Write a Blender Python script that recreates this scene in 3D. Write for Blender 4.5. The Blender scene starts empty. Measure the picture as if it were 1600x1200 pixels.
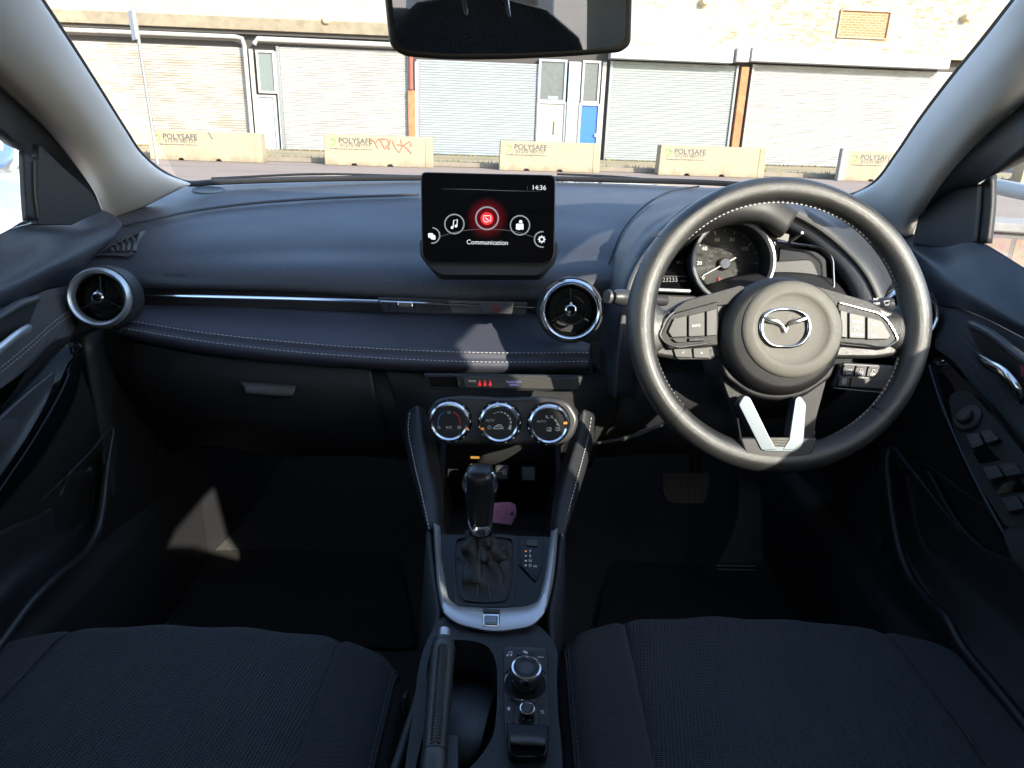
import bpy, bmesh, math, random
from mathutils import Vector, Matrix
random.seed(7)
R_ = math.radians
scene = bpy.context.scene
COL = scene.collection

# ------------------------------------------------------------------ camera
EYE = Vector((0, 0, 1.22))
PITCH, ROLL, FPX = R_(20.0), R_(2.0), 1124.0
fwd = Vector((0, math.cos(PITCH), -math.sin(PITCH)))
up0 = Vector((0, math.sin(PITCH), math.cos(PITCH)))
rt0 = Vector((1, 0, 0))
RT = rt0 * math.cos(ROLL) + up0 * math.sin(ROLL)
UP = up0 * math.cos(ROLL) - rt0 * math.sin(ROLL)
cam_data = bpy.data.cameras.new('camera')
cam = bpy.data.objects.new('camera', cam_data)
COL.objects.link(cam)
M = Matrix((RT, UP, -fwd)).transposed().to_4x4()
M.translation = EYE
cam.matrix_world = M
cam_data.sensor_width = 36
cam_data.lens = 36 * FPX / 1600
cam_data.clip_start = 0.02
cam_data.clip_end = 2000
scene.camera = cam

# ------------------------------------------------------------------ light
SUN = Vector((0.48, -0.60, 0.375)).normalized()          # towards the sun
world = bpy.data.worlds.new('World'); scene.world = world; world.use_nodes = True
wn = world.node_tree.nodes; wn.clear()
sky = wn.new('ShaderNodeTexSky'); sky.sky_type = 'NISHITA'; sky.sun_disc = False
sky.sun_elevation = math.asin(SUN.z)
sky.sun_rotation = math.atan2(SUN.x, SUN.y)
bg = wn.new('ShaderNodeBackground'); bg.inputs['Strength'].default_value = 0.15
wo = wn.new('ShaderNodeOutputWorld')
world.node_tree.links.new(sky.outputs[0], bg.inputs[0]); world.node_tree.links.new(bg.outputs[0], wo.inputs[0])
sl = bpy.data.lights.new('sun', 'SUN'); sl.energy = 2.6; sl.angle = R_(0.5); sl.color = (1.0, 0.90, 0.77)
so = bpy.data.objects.new('sun', sl); COL.objects.link(so)
so.rotation_euler = (-SUN).to_track_quat('-Z', 'Y').to_euler()
scene.view_settings.view_transform = 'Standard'
scene.view_settings.look = 'None'
scene.view_settings.gamma = 1
scene.view_settings.exposure = 2.05
scene.render.engine = 'CYCLES'
scene.cycles.use_denoising = True
scene.cycles.max_bounces = 14
scene.cycles.diffuse_bounces = 8
scene.cycles.transparent_max_bounces = 16
scene.cycles.caustics_reflective = False
scene.cycles.caustics_refractive = False

# ------------------------------------------------------------------ pixel -> place helpers
def ray(px, py): return fwd + RT * ((px - 800) / FPX) + UP * ((600 - py) / FPX)
def pD(px, py, d): return EYE + ray(px, py) * d
def pY(px, py, y): r = ray(px, py); return EYE + r * (y / r.y)
def pX(px, py, x): r = ray(px, py); return EYE + r * (x / r.x)
def pZ(px, py, z): r = ray(px, py); return EYE + r * ((z - EYE.z) / r.z)
def pP(px, py, P0, n): r = ray(px, py); return EYE + r * ((P0 - EYE).dot(n) / r.dot(n))

# ------------------------------------------------------------------ materials
MATS = {}
def mat(name, color, rough=0.5, metal=0.0, bump=None, spec=0.5, coat=0.0, emit=None, estr=0.0, var=0.0, varscale=6.0, sheen=0.0, roughvar=0.0, dust=0.0):
    m = bpy.data.materials.new(name); m.use_nodes = True
    nt = m.node_tree; N = nt.nodes; L = nt.links
    b = N['Principled BSDF']
    b.inputs['Base Color'].default_value = (*color, 1)
    b.inputs['Roughness'].default_value = rough
    b.inputs['Metallic'].default_value = metal
    b.inputs['Specular IOR Level'].default_value = spec
    b.inputs['Coat Weight'].default_value = coat
    b.inputs['Coat Roughness'].default_value = 0.03
    b.inputs['Sheen Weight'].default_value = sheen
    if emit: b.inputs['Emission Color'].default_value = (*emit, 1); b.inputs['Emission Strength'].default_value = estr
    tc = N.new('ShaderNodeTexCoord')
    if var > 0 or roughvar > 0:
        no = N.new('ShaderNodeTexNoise'); no.inputs['Scale'].default_value = varscale; no.inputs['Detail'].default_value = 6
        L.new(tc.outputs['Object'], no.inputs['Vector'])
        if var > 0:
            mx = N.new('ShaderNodeMix'); mx.data_type = 'RGBA'
            mx.inputs['A'].default_value = (*[c * (1 - var) for c in color], 1)
            mx.inputs['B'].default_value = (*[min(1, c * (1 + var)) for c in color], 1)
            L.new(no.outputs['Fac'], mx.inputs['Factor']); L.new(mx.outputs['Result'], b.inputs['Base Color'])
        if roughvar > 0:
            mr = N.new('ShaderNodeMapRange'); mr.inputs['From Min'].default_value = .3; mr.inputs['From Max'].default_value = .7
            mr.inputs['To Min'].default_value = max(.02, rough - roughvar); mr.inputs['To Max'].default_value = rough + roughvar
            L.new(no.outputs['Fac'], mr.inputs['Value']); L.new(mr.outputs['Result'], b.inputs['Roughness'])
    if dust:
        dn = N.new('ShaderNodeTexNoise'); dn.inputs['Scale'].default_value = 420; dn.inputs['Detail'].default_value = 2; L.new(tc.outputs['Object'], dn.inputs['Vector'])
        dr = N.new('ShaderNodeMapRange'); dr.inputs['From Min'].default_value = .73 - dust * .06; dr.inputs['From Max'].default_value = .80 - dust * .06; dr.inputs['To Max'].default_value = .55; L.new(dn.outputs['Fac'], dr.inputs['Value'])
        dl = N.new('ShaderNodeTexNoise'); dl.inputs['Scale'].default_value = 7; dl.inputs['Detail'].default_value = 5; L.new(tc.outputs['Object'], dl.inputs['Vector'])
        d2 = N.new('ShaderNodeMath'); d2.operation = 'MULTIPLY_ADD'; d2.inputs[1].default_value = .06 * dust; L.new(dl.outputs['Fac'], d2.inputs[0]); L.new(dr.outputs['Result'], d2.inputs[2])
        dm = N.new('ShaderNodeMix'); dm.data_type = 'RGBA'; dm.inputs['B'].default_value = (.26, .25, .23, 1); L.new(d2.outputs[0], dm.inputs['Factor'])
        bc = b.inputs['Base Color']
        if bc.links: L.new(bc.links[0].from_socket, dm.inputs['A'])
        else: dm.inputs['A'].default_value = (*color, 1)
        L.new(dm.outputs['Result'], bc)
    if bump:
        kind, sc, strength, dist = bump
        bp = N.new('ShaderNodeBump'); bp.inputs['Strength'].default_value = strength; bp.inputs['Distance'].default_value = dist
        if kind == 'noise':
            t = N.new('ShaderNodeTexNoise'); t.inputs['Scale'].default_value = sc; t.inputs['Detail'].default_value = 3
            L.new(tc.outputs['Object'], t.inputs['Vector']); L.new(t.outputs['Fac'], bp.inputs['Height'])
        elif kind == 'leather':
            t = N.new('ShaderNodeTexVoronoi'); t.inputs['Scale'].default_value = sc; t.feature = 'DISTANCE_TO_EDGE'
            L.new(tc.outputs['Object'], t.inputs['Vector'])
            mr = N.new('ShaderNodeMapRange'); mr.inputs['From Max'].default_value = .15
            L.new(t.outputs['Distance'], mr.inputs['Value']); L.new(mr.outputs['Result'], bp.inputs['Height'])
        elif kind in ('ribs', 'ribs2', 'weave'):
            mp = N.new('ShaderNodeMapping'); mp.inputs['Rotation'].default_value = (0, 0, R_(8) if kind == 'ribs' else 0)
            L.new(tc.outputs['Object'], mp.inputs['Vector'])
            w1 = N.new('ShaderNodeTexWave'); w1.bands_direction = 'X' if kind != 'ribs2' else 'DIAGONAL'
            w1.inputs['Scale'].default_value = sc; w1.inputs['Distortion'].default_value = .6; w1.inputs['Detail'].default_value = 1; w1.inputs['Detail Scale'].default_value = 3
            w2 = N.new('ShaderNodeTexWave'); w2.bands_direction = 'Y'
            w2.inputs['Scale'].default_value = sc * 1.6; w2.inputs['Distortion'].default_value = .6
            L.new(mp.outputs[0], w1.inputs['Vector']); L.new(mp.outputs[0], w2.inputs['Vector'])
            ad = N.new('ShaderNodeMath'); ad.operation = 'MULTIPLY_ADD'; ad.inputs[1].default_value = .45 if kind != 'weave' else 1
            L.new(w2.outputs['Fac'], ad.inputs[0]); L.new(w1.outputs['Fac'], ad.inputs[2]); L.new(ad.outputs[0], bp.inputs['Height'])
        L.new(bp.outputs['Normal'], b.inputs['Normal'])
    MATS[name] = m
    return m

DASH = mat('grained sky tinted black dash skin', (.042, .047, .060), .46, bump=('noise', 1500, .35, .0006), spec=.5, var=.12, varscale=9, roughvar=.04, dust=1)  # black skin with the blue of sky light put into its colour
DASH2 = mat('matt black plastic', (.026, .026, .029), .5, bump=('noise', 1300, .3, .0005), var=.15, varscale=14)
DARK = mat('deep black plastic', (.018, .018, .020), .55, bump=('noise', 900, .25, .0005))
CARPET = mat('black loop carpet', (.038, .035, .031), .95, bump=('noise', 420, 1, .004), sheen=.2, var=.5, varscale=300, dust=1.2)
SHELF = mat('navy leather', (.050, .053, .074), .40, dust=.4, bump=('leather', 700, .30, .0006), var=.10, varscale=20, roughvar=.05)
LEATHER = mat('black wheel leather', (.030, .030, .029), .36, spec=1.0, bump=('leather', 900, .30, .0005), var=.15, varscale=30, roughvar=.07)
PADGRAIN = mat('sunlit coarse grained plastic', (.135, .128, .112), .5, bump=('leather', 620, .4, .0006))  # base colour raised to stand in for sun on the pad
HUBM = mat('shade dark grained hub plastic', (.014, .014, .015), .46, bump=('leather', 800, .3, .0005))  # base colour darkened to imitate shading on the hub dome
SOFT = mat('satin black plastic', (.042, .042, .045), .38, bump=('noise', 900, .15, .0004))
BUTTON = mat('grey black button plastic', (.095, .094, .090), .45, bump=('noise', 1400, .2, .0003))
GLOSS = mat('piano black', (.004, .004, .005), .05, spec=.28, dust=.1)
RIBBED = mat('ribbed carbon look plastic', (.055, .055, .055), .40, bump=('ribs2', 300, .9, .0010))
RIBV = mat('finely ribbed black plastic', (.040, .040, .040), .45, bump=('ribs', 330, .8, .0008))
CHROME = mat('chrome', (.85, .86, .88), .16, 1)
SATIN = mat('satin silver', (.62, .63, .65), .36, .8, roughvar=.03)
DKCHROME = mat('dark chrome', (.22, .22, .23), .16, 1)
SEATC = mat('navy black ribbed seat cloth', (.022, .029, .043), .85, bump=('ribs', 78, 1.0, .0018), sheen=.25, var=.12, varscale=40)
SEATB = mat('navy black seat side cloth', (.019, .025, .038), .85, bump=('weave', 125, .8, .0014), sheen=.25, var=.12, varscale=40)
INSERT = mat('black ribbed door cloth', (.022, .023, .028), .8, bump=('weave', 130, 1, .0016), sheen=.3)
THREAD = mat('grey thread', (.42, .43, .46), .7)
THREADW = mat('pale thread', (.60, .60, .60), .7)
PILLAR = mat('pale grey pillar trim', (.70, .695, .68), .60, bump=('noise', 700, .15, .0004), var=.03)
HEAD = mat('pale grey headliner cloth', (.60, .59, .56), .9, bump=('noise', 500, .5, .001))
RUBBER = mat('black rubber seal', (.012, .012, .013), .55, bump=('noise', 200, .3, .001))
INKW = mat('white print', (.80, .80, .80), .6)
INKD = mat('dim grey print', (.22, .22, .22), .6)
INKG = mat('dark lettering', (.055, .058, .065), .5)
ORANGE = mat('orange marker', (.7, .22, .03), .5, emit=(1, .3, .02), estr=.10)
BLUEI = mat('blue print', (.02, .13, .45), .5)
REDI = mat('red print', (.50, .03, .035), .5)
GLOWW = mat('lit white symbol', (.3, .3, .3), .5, emit=(.80, .84, .90), estr=.26)
GLOWG = mat('lit grey ring', (.1, .1, .1), .5, emit=(.52, .54, .58), estr=.12)
GLOWD = mat('dim lit line', (.02, .02, .02), .5, emit=(.5, .52, .56), estr=.05)
GLOWR = mat('lit red symbol', (.3, .01, .01), .5, emit=(1, .03, .04), estr=.22)
GLOWP = mat('lit violet lettering', (.1, .1, .2), .5, emit=(.45, .42, 1), estr=.14)
GLOWA = mat('amber lamp', (.3, .15, .02), .5, emit=(1, .5, .1), estr=.14)
SCREEN = mat('screen glass', (.004, .004, .0045), .12, spec=.3)
DIAL = mat('gauge face', (.090, .088, .082), .55)
SILVERP = mat('satin silver paint', (.66, .67, .69), .34, .7)
BOLST = mat('black bolster leather', (.032, .032, .036), .42, bump=('leather', 700, .3, .0006), var=.1, varscale=20)
GAITER = mat('soft black gaiter leather', (.022, .021, .020), .5, bump=('leather', 800, .3, .0005), var=.2, varscale=40)
TRIM = mat('brushed silver wheel trim', (.20, .23, .26), .30, .9)
PINK = mat('pink paper', (.45, .20, .38), .8, bump=('noise', 200, .2, .0005))

def glass(name, tint, refl, dirt=0):
    m = bpy.data.materials.new(name); m.use_nodes = True
    nt = m.node_tree; N = nt.nodes; N.clear()
    o = N.new('ShaderNodeOutputMaterial'); mx = N.new('ShaderNodeMixShader'); t = N.new('ShaderNodeBsdfTransparent')
    g = N.new('ShaderNodeBsdfGlossy'); g.inputs['Roughness'].default_value = .01
    lw = N.new('ShaderNodeLayerWeight'); lw.inputs['Blend'].default_value = .5
    pw = N.new('ShaderNodeMath'); pw.operation = 'POWER'; pw.inputs[1].default_value = 5; nt.links.new(lw.outputs['Facing'], pw.inputs[0])
    mu = N.new('ShaderNodeMath'); mu.operation = 'MULTIPLY_ADD'; mu.inputs[1].default_value = refl; mu.inputs[2].default_value = .05 * refl
    t.inputs[0].default_value = (*tint, 1)
    nt.links.new(pw.outputs[0], mu.inputs[0]); nt.links.new(mu.outputs[0], mx.inputs[0])
    nt.links.new(t.outputs[0], mx.inputs[1]); nt.links.new(g.outputs[0], mx.inputs[2]); nt.links.new(mx.outputs[0], o.inputs[0])
    if dirt:
        tc = N.new('ShaderNodeTexCoord'); n1 = N.new('ShaderNodeTexNoise'); n1.inputs['Scale'].default_value = 260; n1.inputs['Detail'].default_value = 2
        n2 = N.new('ShaderNodeTexNoise'); n2.inputs['Scale'].default_value = 2.5; n2.inputs['Detail'].default_value = 6
        nt.links.new(tc.outputs['Object'], n1.inputs['Vector']); nt.links.new(tc.outputs['Object'], n2.inputs['Vector'])
        r1 = N.new('ShaderNodeMapRange'); r1.inputs['From Min'].default_value = .70; r1.inputs['From Max'].default_value = .78; r1.inputs['To Max'].default_value = .16; nt.links.new(n1.outputs['Fac'], r1.inputs['Value'])
        a = N.new('ShaderNodeMath'); a.operation = 'MULTIPLY_ADD'; a.inputs[1].default_value = dirt; nt.links.new(n2.outputs['Fac'], a.inputs[0]); nt.links.new(r1.outputs['Result'], a.inputs[2])
        df = N.new('ShaderNodeBsdfDiffuse'); df.inputs[0].default_value = (.5, .48, .45, 1); tl_ = N.new('ShaderNodeBsdfTranslucent'); tl_.inputs[0].default_value = (.5, .48, .45, 1)
        m1 = N.new('ShaderNodeMixShader'); m2 = N.new('ShaderNodeMixShader')
        nt.links.new(df.outputs[0], m1.inputs[1]); nt.links.new(tl_.outputs[0], m1.inputs[2])
        nt.links.new(a.outputs[0], m2.inputs[0]); nt.links.new(mx.outputs[0], m2.inputs[1]); nt.links.new(m1.outputs[0], m2.inputs[2]); nt.links.new(m2.outputs[0], o.inputs[0])
    return m
WGLASS = glass('windscreen glass', (.82, .85, .86), .35, .03)
SGLASS = glass('side window glass', (.95, .97, .965), .5, .008)
DGLASS = glass('tinted rear glass', (.40, .42, .42), .6)
CLEAR = glass('clear lens', (.97, .97, .97), .5)

# ------------------------------------------------------------------ mesh helpers
class MB:
    def __init__(s): s.v = []; s.f = []
    def add(s, vs, fs):
        o = len(s.v); s.v += [Vector(v) for v in vs]; s.f += [tuple(i + o for i in f) for f in fs]; return s
    def box(s, c, sx, sy, sz, ax=None):
        c = Vector(c); A = ax or (Vector((1, 0, 0)), Vector((0, 1, 0)), Vector((0, 0, 1)))
        vs = [c + A[0] * (i * sx / 2) + A[1] * (j * sy / 2) + A[2] * (k * sz / 2) for i in (-1, 1) for j in (-1, 1) for k in (-1, 1)]
        return s.add(vs, [(0, 1, 3, 2), (4, 6, 7, 5), (0, 4, 5, 1), (2, 3, 7, 6), (0, 2, 6, 4), (1, 5, 7, 3)])
    def hexa(s, p):   # eight corners, bottom four then top four
        return s.add(p, [(3, 2, 1, 0), (4, 5, 6, 7), (0, 1, 5, 4), (1, 2, 6, 5), (2, 3, 7, 6), (3, 0, 4, 7)])
    def prism(s, pts, off):
        pts = [Vector(p) for p in pts]; off = Vector(off); n = len(pts)
        return s.add(pts + [p + off for p in pts], [tuple(range(n)), tuple(range(2 * n - 1, n - 1, -1))] + [(i, i + n, (i + 1) % n + n, (i + 1) % n) for i in range(n)])
    def tube(s, path, r, seg=10, closed=False, flat=1.0, nrm=None):
        path = [Vector(p) for p in path]; n = len(path)
        rr = r if isinstance(r, (list, tuple)) else [r] * n
        rings = []; prev = None
        for i, p in enumerate(path):
            a = path[(i - 1) % n] if (closed or i > 0) else p
            b = path[(i + 1) % n] if (closed or i < n - 1) else p
            t = (b - a).normalized()
            if nrm: x = (Vector(nrm) - t * Vector(nrm).dot(t)).normalized()
            elif prev is None:
                x = t.orthogonal().normalized()
            else: x = (prev - t * prev.dot(t)).normalized()
            prev = x; y = t.cross(x)
            rings.append([p + x * (math.cos(k * 2 * math.pi / seg) * rr[i] * flat) + y * (math.sin(k * 2 * math.pi / seg) * rr[i]) for k in range(seg)])
        vs = [q for g in rings for q in g]; fs = []
        m = n if closed else n - 1
        for i in range(m):
            j = (i + 1) % n
            for k in range(seg):
                k2 = (k + 1) % seg
                fs.append((i * seg + k, i * seg + k2, j * seg + k2, j * seg + k))
        if not closed: fs += [tuple(range(seg - 1, -1, -1)), tuple(range((n - 1) * seg, n * seg))]
        return s.add(vs, fs)
    def lathe(s, prof, o, axis, seg=56, sy=1.0, right=None, cap=True):
        o = Vector(o); a = Vector(axis).normalized()
        x = (Vector(right) - a * Vector(right).dot(a)).normalized() if right else (RT - a * RT.dot(a)).normalized()
        y = a.cross(x)
        vs = []; fs = []
        for (r, h) in prof:
            for k in range(seg):
                t = 2 * math.pi * k / seg
                vs.append(o + a * h + x * (r * math.cos(t)) + y * (r * sy * math.sin(t)))
        for i in range(len(prof) - 1):
            for k in range(seg):
                k2 = (k + 1) % seg
                fs.append((i * seg + k, i * seg + k2, (i + 1) * seg + k2, (i + 1) * seg + k))
        if cap:
            if prof[0][0] > 1e-6: fs.append(tuple(range(seg - 1, -1, -1)))
            if prof[-1][0] > 1e-6: fs.append(tuple(range((len(prof) - 1) * seg, len(prof) * seg)))
        return s.add(vs, fs)
    def grid(s, rows, closed_v=False):
        m = len(rows[0]); vs = [p for r in rows for p in r]; fs = []
        for i in range(len(rows) - 1):
            for j in range(m if closed_v else m - 1):
                j2 = (j + 1) % m
                fs.append((i * m + j, i * m + j2, (i + 1) * m + j2, (i + 1) * m + j))
        return s.add(vs, fs)

CUR = {'o': Vector((0, 0, 0))}
def link(name, me, m, parent):
    o = bpy.data.objects.new(name, me); COL.objects.link(o)
    if m is not None: me.materials.append(m)
    if parent is not None: o.parent = parent
    return o
def base_of(parent):
    p = parent
    while p is not None and p.parent is not None: p = p.parent
    return p.location if p is not None else Vector((0, 0, 0))
def build(mb, name, m, parent=None, bevel=0, seg=2, smooth=True, angle=38, thick=0, sub=0, recalc=True, away=None):
    me = bpy.data.meshes.new(name)
    off = base_of(parent)
    me.from_pydata([v - off for v in mb.v], [], mb.f)
    bm = bmesh.new(); bm.from_mesh(me)
    bmesh.ops.remove_doubles(bm, verts=bm.verts, dist=1e-6)
    if recalc: bmesh.ops.recalc_face_normals(bm, faces=bm.faces)
    if away is not None:      # an open sheet: turn its face to the side the point 'away' lies on
        c = sum((f.normal.dot(away - off - f.calc_center_median()) > 0) * f.calc_area() - (f.normal.dot(away - off - f.calc_center_median()) < 0) * f.calc_area() for f in bm.faces)
        if c < 0: bmesh.ops.reverse_faces(bm, faces=bm.faces)
    bm.to_mesh(me); bm.free()
    if smooth:
        me.polygons.foreach_set('use_smooth', [True] * len(me.polygons)); me.set_sharp_from_angle(angle=R_(angle))
    o = link(name, me, m, parent)
    if sub:
        sm = o.modifiers.new('s', 'SUBSURF'); sm.levels = sub; sm.render_levels = sub
    if thick:
        so_ = o.modifiers.new('t', 'SOLIDIFY'); so_.thickness = thick; so_.offset = -1
    if bevel:
        b = o.modifiers.new('b', 'BEVEL'); b.width = bevel; b.segments = seg; b.limit_method = 'ANGLE'; b.angle_limit = R_(35); b.harden_normals = False
    return o
def tag(o, label=None, cat=None, group=None, kind=None):
    if label: o['label'] = label
    if cat: o['category'] = cat
    if group: o['group'] = group
    if kind: o['kind'] = kind
    return o
def thing(name, loc, label, cat, group=None):
    o = bpy.data.objects.new(name, None); COL.objects.link(o); o.location = Vector(loc); o.empty_display_size = .05
    return tag(o, label, cat, group)
def copy_tree(o, parent=None):
    c = o.copy(); COL.objects.link(c); c.parent = parent
    for ch in o.children: copy_tree(ch, c)
    return c

def cr(p, n, closed=False):
    """smooth curve through tuples/vectors, n samples"""
    P = [Vector(q) for q in p]; k = len(P)
    if k == 1: return [P[0]] * n
    L = [0]
    for i in range(1, k + (1 if closed else 0)): L.append(L[-1] + max((P[i % k] - P[i - 1]).length, 1e-9))
    tot = L[-1]; out = []
    for s in range(n):
        t = tot * s / (n if closed else n - 1); i = 0
        while i < len(L) - 2 and t > L[i + 1]: i += 1
        f = (t - L[i]) / (L[i + 1] - L[i])
        if closed: a, b, c, d = P[(i - 1) % k], P[i % k], P[(i + 1) % k], P[(i + 2) % k]
        else: a, b, c, d = (P[i - 1] if i > 0 else P[0] * 2 - P[1]), P[i], P[min(i + 1, k - 1)], (P[i + 2] if i + 2 < k else P[k - 1] * 2 - P[k - 2])
        l1, l0, l2 = (c - b).length, max((b - a).length, 1e-9), max((d - c).length, 1e-9)
        m1 = ((c - b) / l1 * l0 + (b - a) / l0 * l1) / (l0 + l1) if l1 > 1e-9 else (c - b)
        m2 = ((d - c) / l2 * l1 + (c - b) / max(l1, 1e-9) * l2) / (l1 + l2)
        m1 = m1 * l1; m2 = m2 * l1
        f2, f3 = f * f, f * f * f
        out.append(b * (2 * f3 - 3 * f2 + 1) + m1 * (f3 - 2 * f2 + f) + c * (-2 * f3 + 3 * f2) + m2 * (f3 - f2))
    return out
def sheet_pts(rows, nu=40, nv=None, smooth_rows=True):
    R = [cr(r, nu) for r in rows]
    if not smooth_rows: return R
    nv = nv or (len(rows) - 1) * 6 + 1
    cols = [cr([r[j] for r in R], nv) for j in range(nu)]
    return [[cols[j][i] for j in range(nu)] for i in range(nv)]
def sheet(name, rows, m, parent, nu=40, nv=None, thick=.004, smooth_rows=True, conv=pY, toward=None, angle=60):
    rows3 = [[conv(*p) if not isinstance(p, Vector) else p for p in r] for r in rows]
    g = MB().grid(sheet_pts(rows3, nu, nv, smooth_rows))
    return build(g, name, m, parent, thick=thick, recalc=True, away=toward or EYE, angle=angle)
def rnd(pts, r, n=5):
    """round the corners of a 2-D outline"""
    P = [Vector(p) for p in pts]; k = len(P); out = []
    for i in range(k):
        a, b, c = P[i - 1], P[i], P[(i + 1) % k]
        la, lc = (a - b).length, (c - b).length
        q = min(r if not isinstance(r, (list, tuple)) else r[i], la * .49, lc * .49)
        s, e = b + (a - b) / la * q, b + (c - b) / lc * q
        for j in range(n + 1):
            t = j / n; out.append(s * (1 - t) ** 2 + b * 2 * t * (1 - t) + e * t * t)
    return out
def slab(name, px, d, thick, m, parent, bevel=.001, r=0, n=5, seg=2):
    """a plate whose front face, parallel to the picture plane at axis depth d, has this outline"""
    pts = rnd(px, r, n) if r else px
    return build(MB().prism([pD(p[0], p[1], d) for p in pts], fwd * thick), name, m, parent, bevel=bevel, seg=seg)
def slabP(name, px, P0, n, thick, m, parent, bevel=.001, r=0, k=5, seg=2):
    pts = rnd(px, r, k) if r else px
    n = n.normalized()
    return build(MB().prism([pP(p[0], p[1], P0, n) for p in pts], -n * thick), name, m, parent, bevel=bevel, seg=seg)
def ring2(px, px2):   # outline with a hole, as a strip
    return px, px2
def frame_strip(name, outer, inner, conv, off, m, parent, bevel=.0008, n=72, closed=True):
    """a band between two closed outlines (same start), extruded by off"""
    o = cr([(*p, 0) for p in outer], n, closed); i = cr([(*p, 0) for p in inner], n, closed)
    A = [conv(p.x, p.y) for p in o]; B = [conv(p.x, p.y) for p in i]
    off = Vector(off); rows = [A, B, [p + off for p in B], [p + off for p in A], A]
    g = MB(); mlen = len(A)
    vs = A + B + [p + off for p in B] + [p + off for p in A]; fs = []
    rng = range(mlen) if closed else range(mlen - 1)
    for k in range(4):
        for j in rng:
            j2 = (j + 1) % mlen; k2 = (k + 1) % 4
            fs.append((k * mlen + j, k * mlen + j2, k2 * mlen + j2, k2 * mlen + j))
    if not closed:
        fs += [(0, mlen, 2 * mlen, 3 * mlen), (mlen - 1, 4 * mlen - 1, 3 * mlen - 1, 2 * mlen - 1)]
    g.add(vs, fs)
    return build(g, name, m, parent, bevel=bevel)
def dashes(path, length, gap, r, lift=None):
    """stitches along a 3-D polyline"""
    P = [Vector(p) for p in path]; L = [0]
    for i in range(1, len(P)): L.append(L[-1] + (P[i] - P[i - 1]).length)
    def at(t):
        i = 0
        lo, hi = 0, len(L) - 2
        while lo < hi:
            mid = (lo + hi) // 2
            if L[mid + 1] < t: lo = mid + 1
            else: hi = mid
        i = lo
        f = (t - L[i]) / max(L[i + 1] - L[i], 1e-9); return P[i].lerp(P[i + 1], min(max(f, 0), 1))
    g = MB(); t = 0
    while t + length < L[-1]:
        a, b = at(t), at(t + length); mid = (a + b) / 2 + (lift or Vector()) * r
        g.tube([a, mid, b], [r * .6, r, r * .6], 5); t += length + gap
    return g
FONT = None
def text(s, px, py, hpx, conv, m, parent, name='lettering', ang=0, wscale=1.0, lift=.0004, thick=.0001, bold=0):
    """writing centred on a pixel of the surface that conv maps pixels onto"""
    cu = bpy.data.curves.new('t', 'FONT'); cu.body = s; cu.size = 1.0; cu.align_x = 'CENTER'; cu.align_y = 'CENTER'; cu.resolution_u = 3; cu.offset = bold
    to = bpy.data.objects.new('t', cu); COL.objects.link(to)
    dg = bpy.context.evaluated_depsgraph_get()
    me = bpy.data.meshes.new_from_object(to.evaluated_get(dg))
    bpy.data.objects.remove(to); bpy.data.curves.remove(cu)
    h = hpx / .72
    c, sn = math.cos(R_(ang)), math.sin(R_(ang))
    off = base_of(parent)
    g = MB(); vs = []
    for v in me.vertices:
        x, y = v.co.x * h * wscale, v.co.y * h
        X, Y = x * c - y * sn, x * sn + y * c
        q = conv(px + X, py - Y); vs.append(q + (EYE - q).normalized() * lift)
    fs = [tuple(p.vertices) for p in me.polygons]
    bpy.data.meshes.remove(me)
    g.add(vs, fs)
    return build(g, name, m, parent, smooth=False, away=EYE, recalc=False)
def stroke(px_list, w, conv, m, parent, name, closed=False, lift=.0005, r3=None):
    pts = []
    for p in px_list:
        q = conv(p[0], p[1]); pts.append(q + (EYE - q).normalized() * lift)
    return MB().tube(pts, w, 6, closed)
def circ(cx, cy, rx, ry=None, n=48, a0=0, a1=360):
    ry = ry if ry is not None else rx
    full = abs(a1 - a0) >= 360
    k = n if full else n - 1
    return [(cx + rx * math.cos(R_(a0 + (a1 - a0) * i / k)), cy - ry * math.sin(R_(a0 + (a1 - a0) * i / k))) for i in range(n)]
def atd(d): return lambda x, y: pD(x, y, d)
# ================================================================== OUTSIDE
def node_mat(name):
    m = bpy.data.materials.new(name); m.use_nodes = True
    nt = m.node_tree; return m, nt.nodes, nt.links, nt.nodes['Principled BSDF']
def ramp(N, stops):
    r = N.new('ShaderNodeValToRGB'); e = r.color_ramp.elements
    e[0].position, e[0].color = stops[0][0], (*stops[0][1], 1)
    e[1].position, e[1].color = stops[-1][0], (*stops[-1][1], 1)
    for p, c in stops[1:-1]:
        q = e.new(p); q.color = (*c, 1)
    return r
def noise(N, L, tc, sc, det=5, stretch=None):
    n = N.new('ShaderNodeTexNoise'); n.inputs['Scale'].default_value = sc; n.inputs['Detail'].default_value = det; n.inputs['Roughness'].default_value = .62
    if stretch:
        mp = N.new('ShaderNodeMapping'); mp.inputs['Scale'].default_value = stretch
        L.new(tc.outputs['Object'], mp.inputs['Vector']); L.new(mp.outputs[0], n.inputs['Vector'])
    else: L.new(tc.outputs['Object'], n.inputs['Vector'])
    return n
def mixc(N, L, f, a, b):
    x = N.new('ShaderNodeMix'); x.data_type = 'RGBA'
    if isinstance(f, float): x.inputs['Factor'].default_value = f
    else: L.new(f, x.inputs['Factor'])
    for k, c in (('A', a), ('B', b)):
        if isinstance(c, tuple): x.inputs[k].default_value = (*c, 1)
        else: L.new(c, x.inputs[k])
    return x.outputs['Result']

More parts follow.
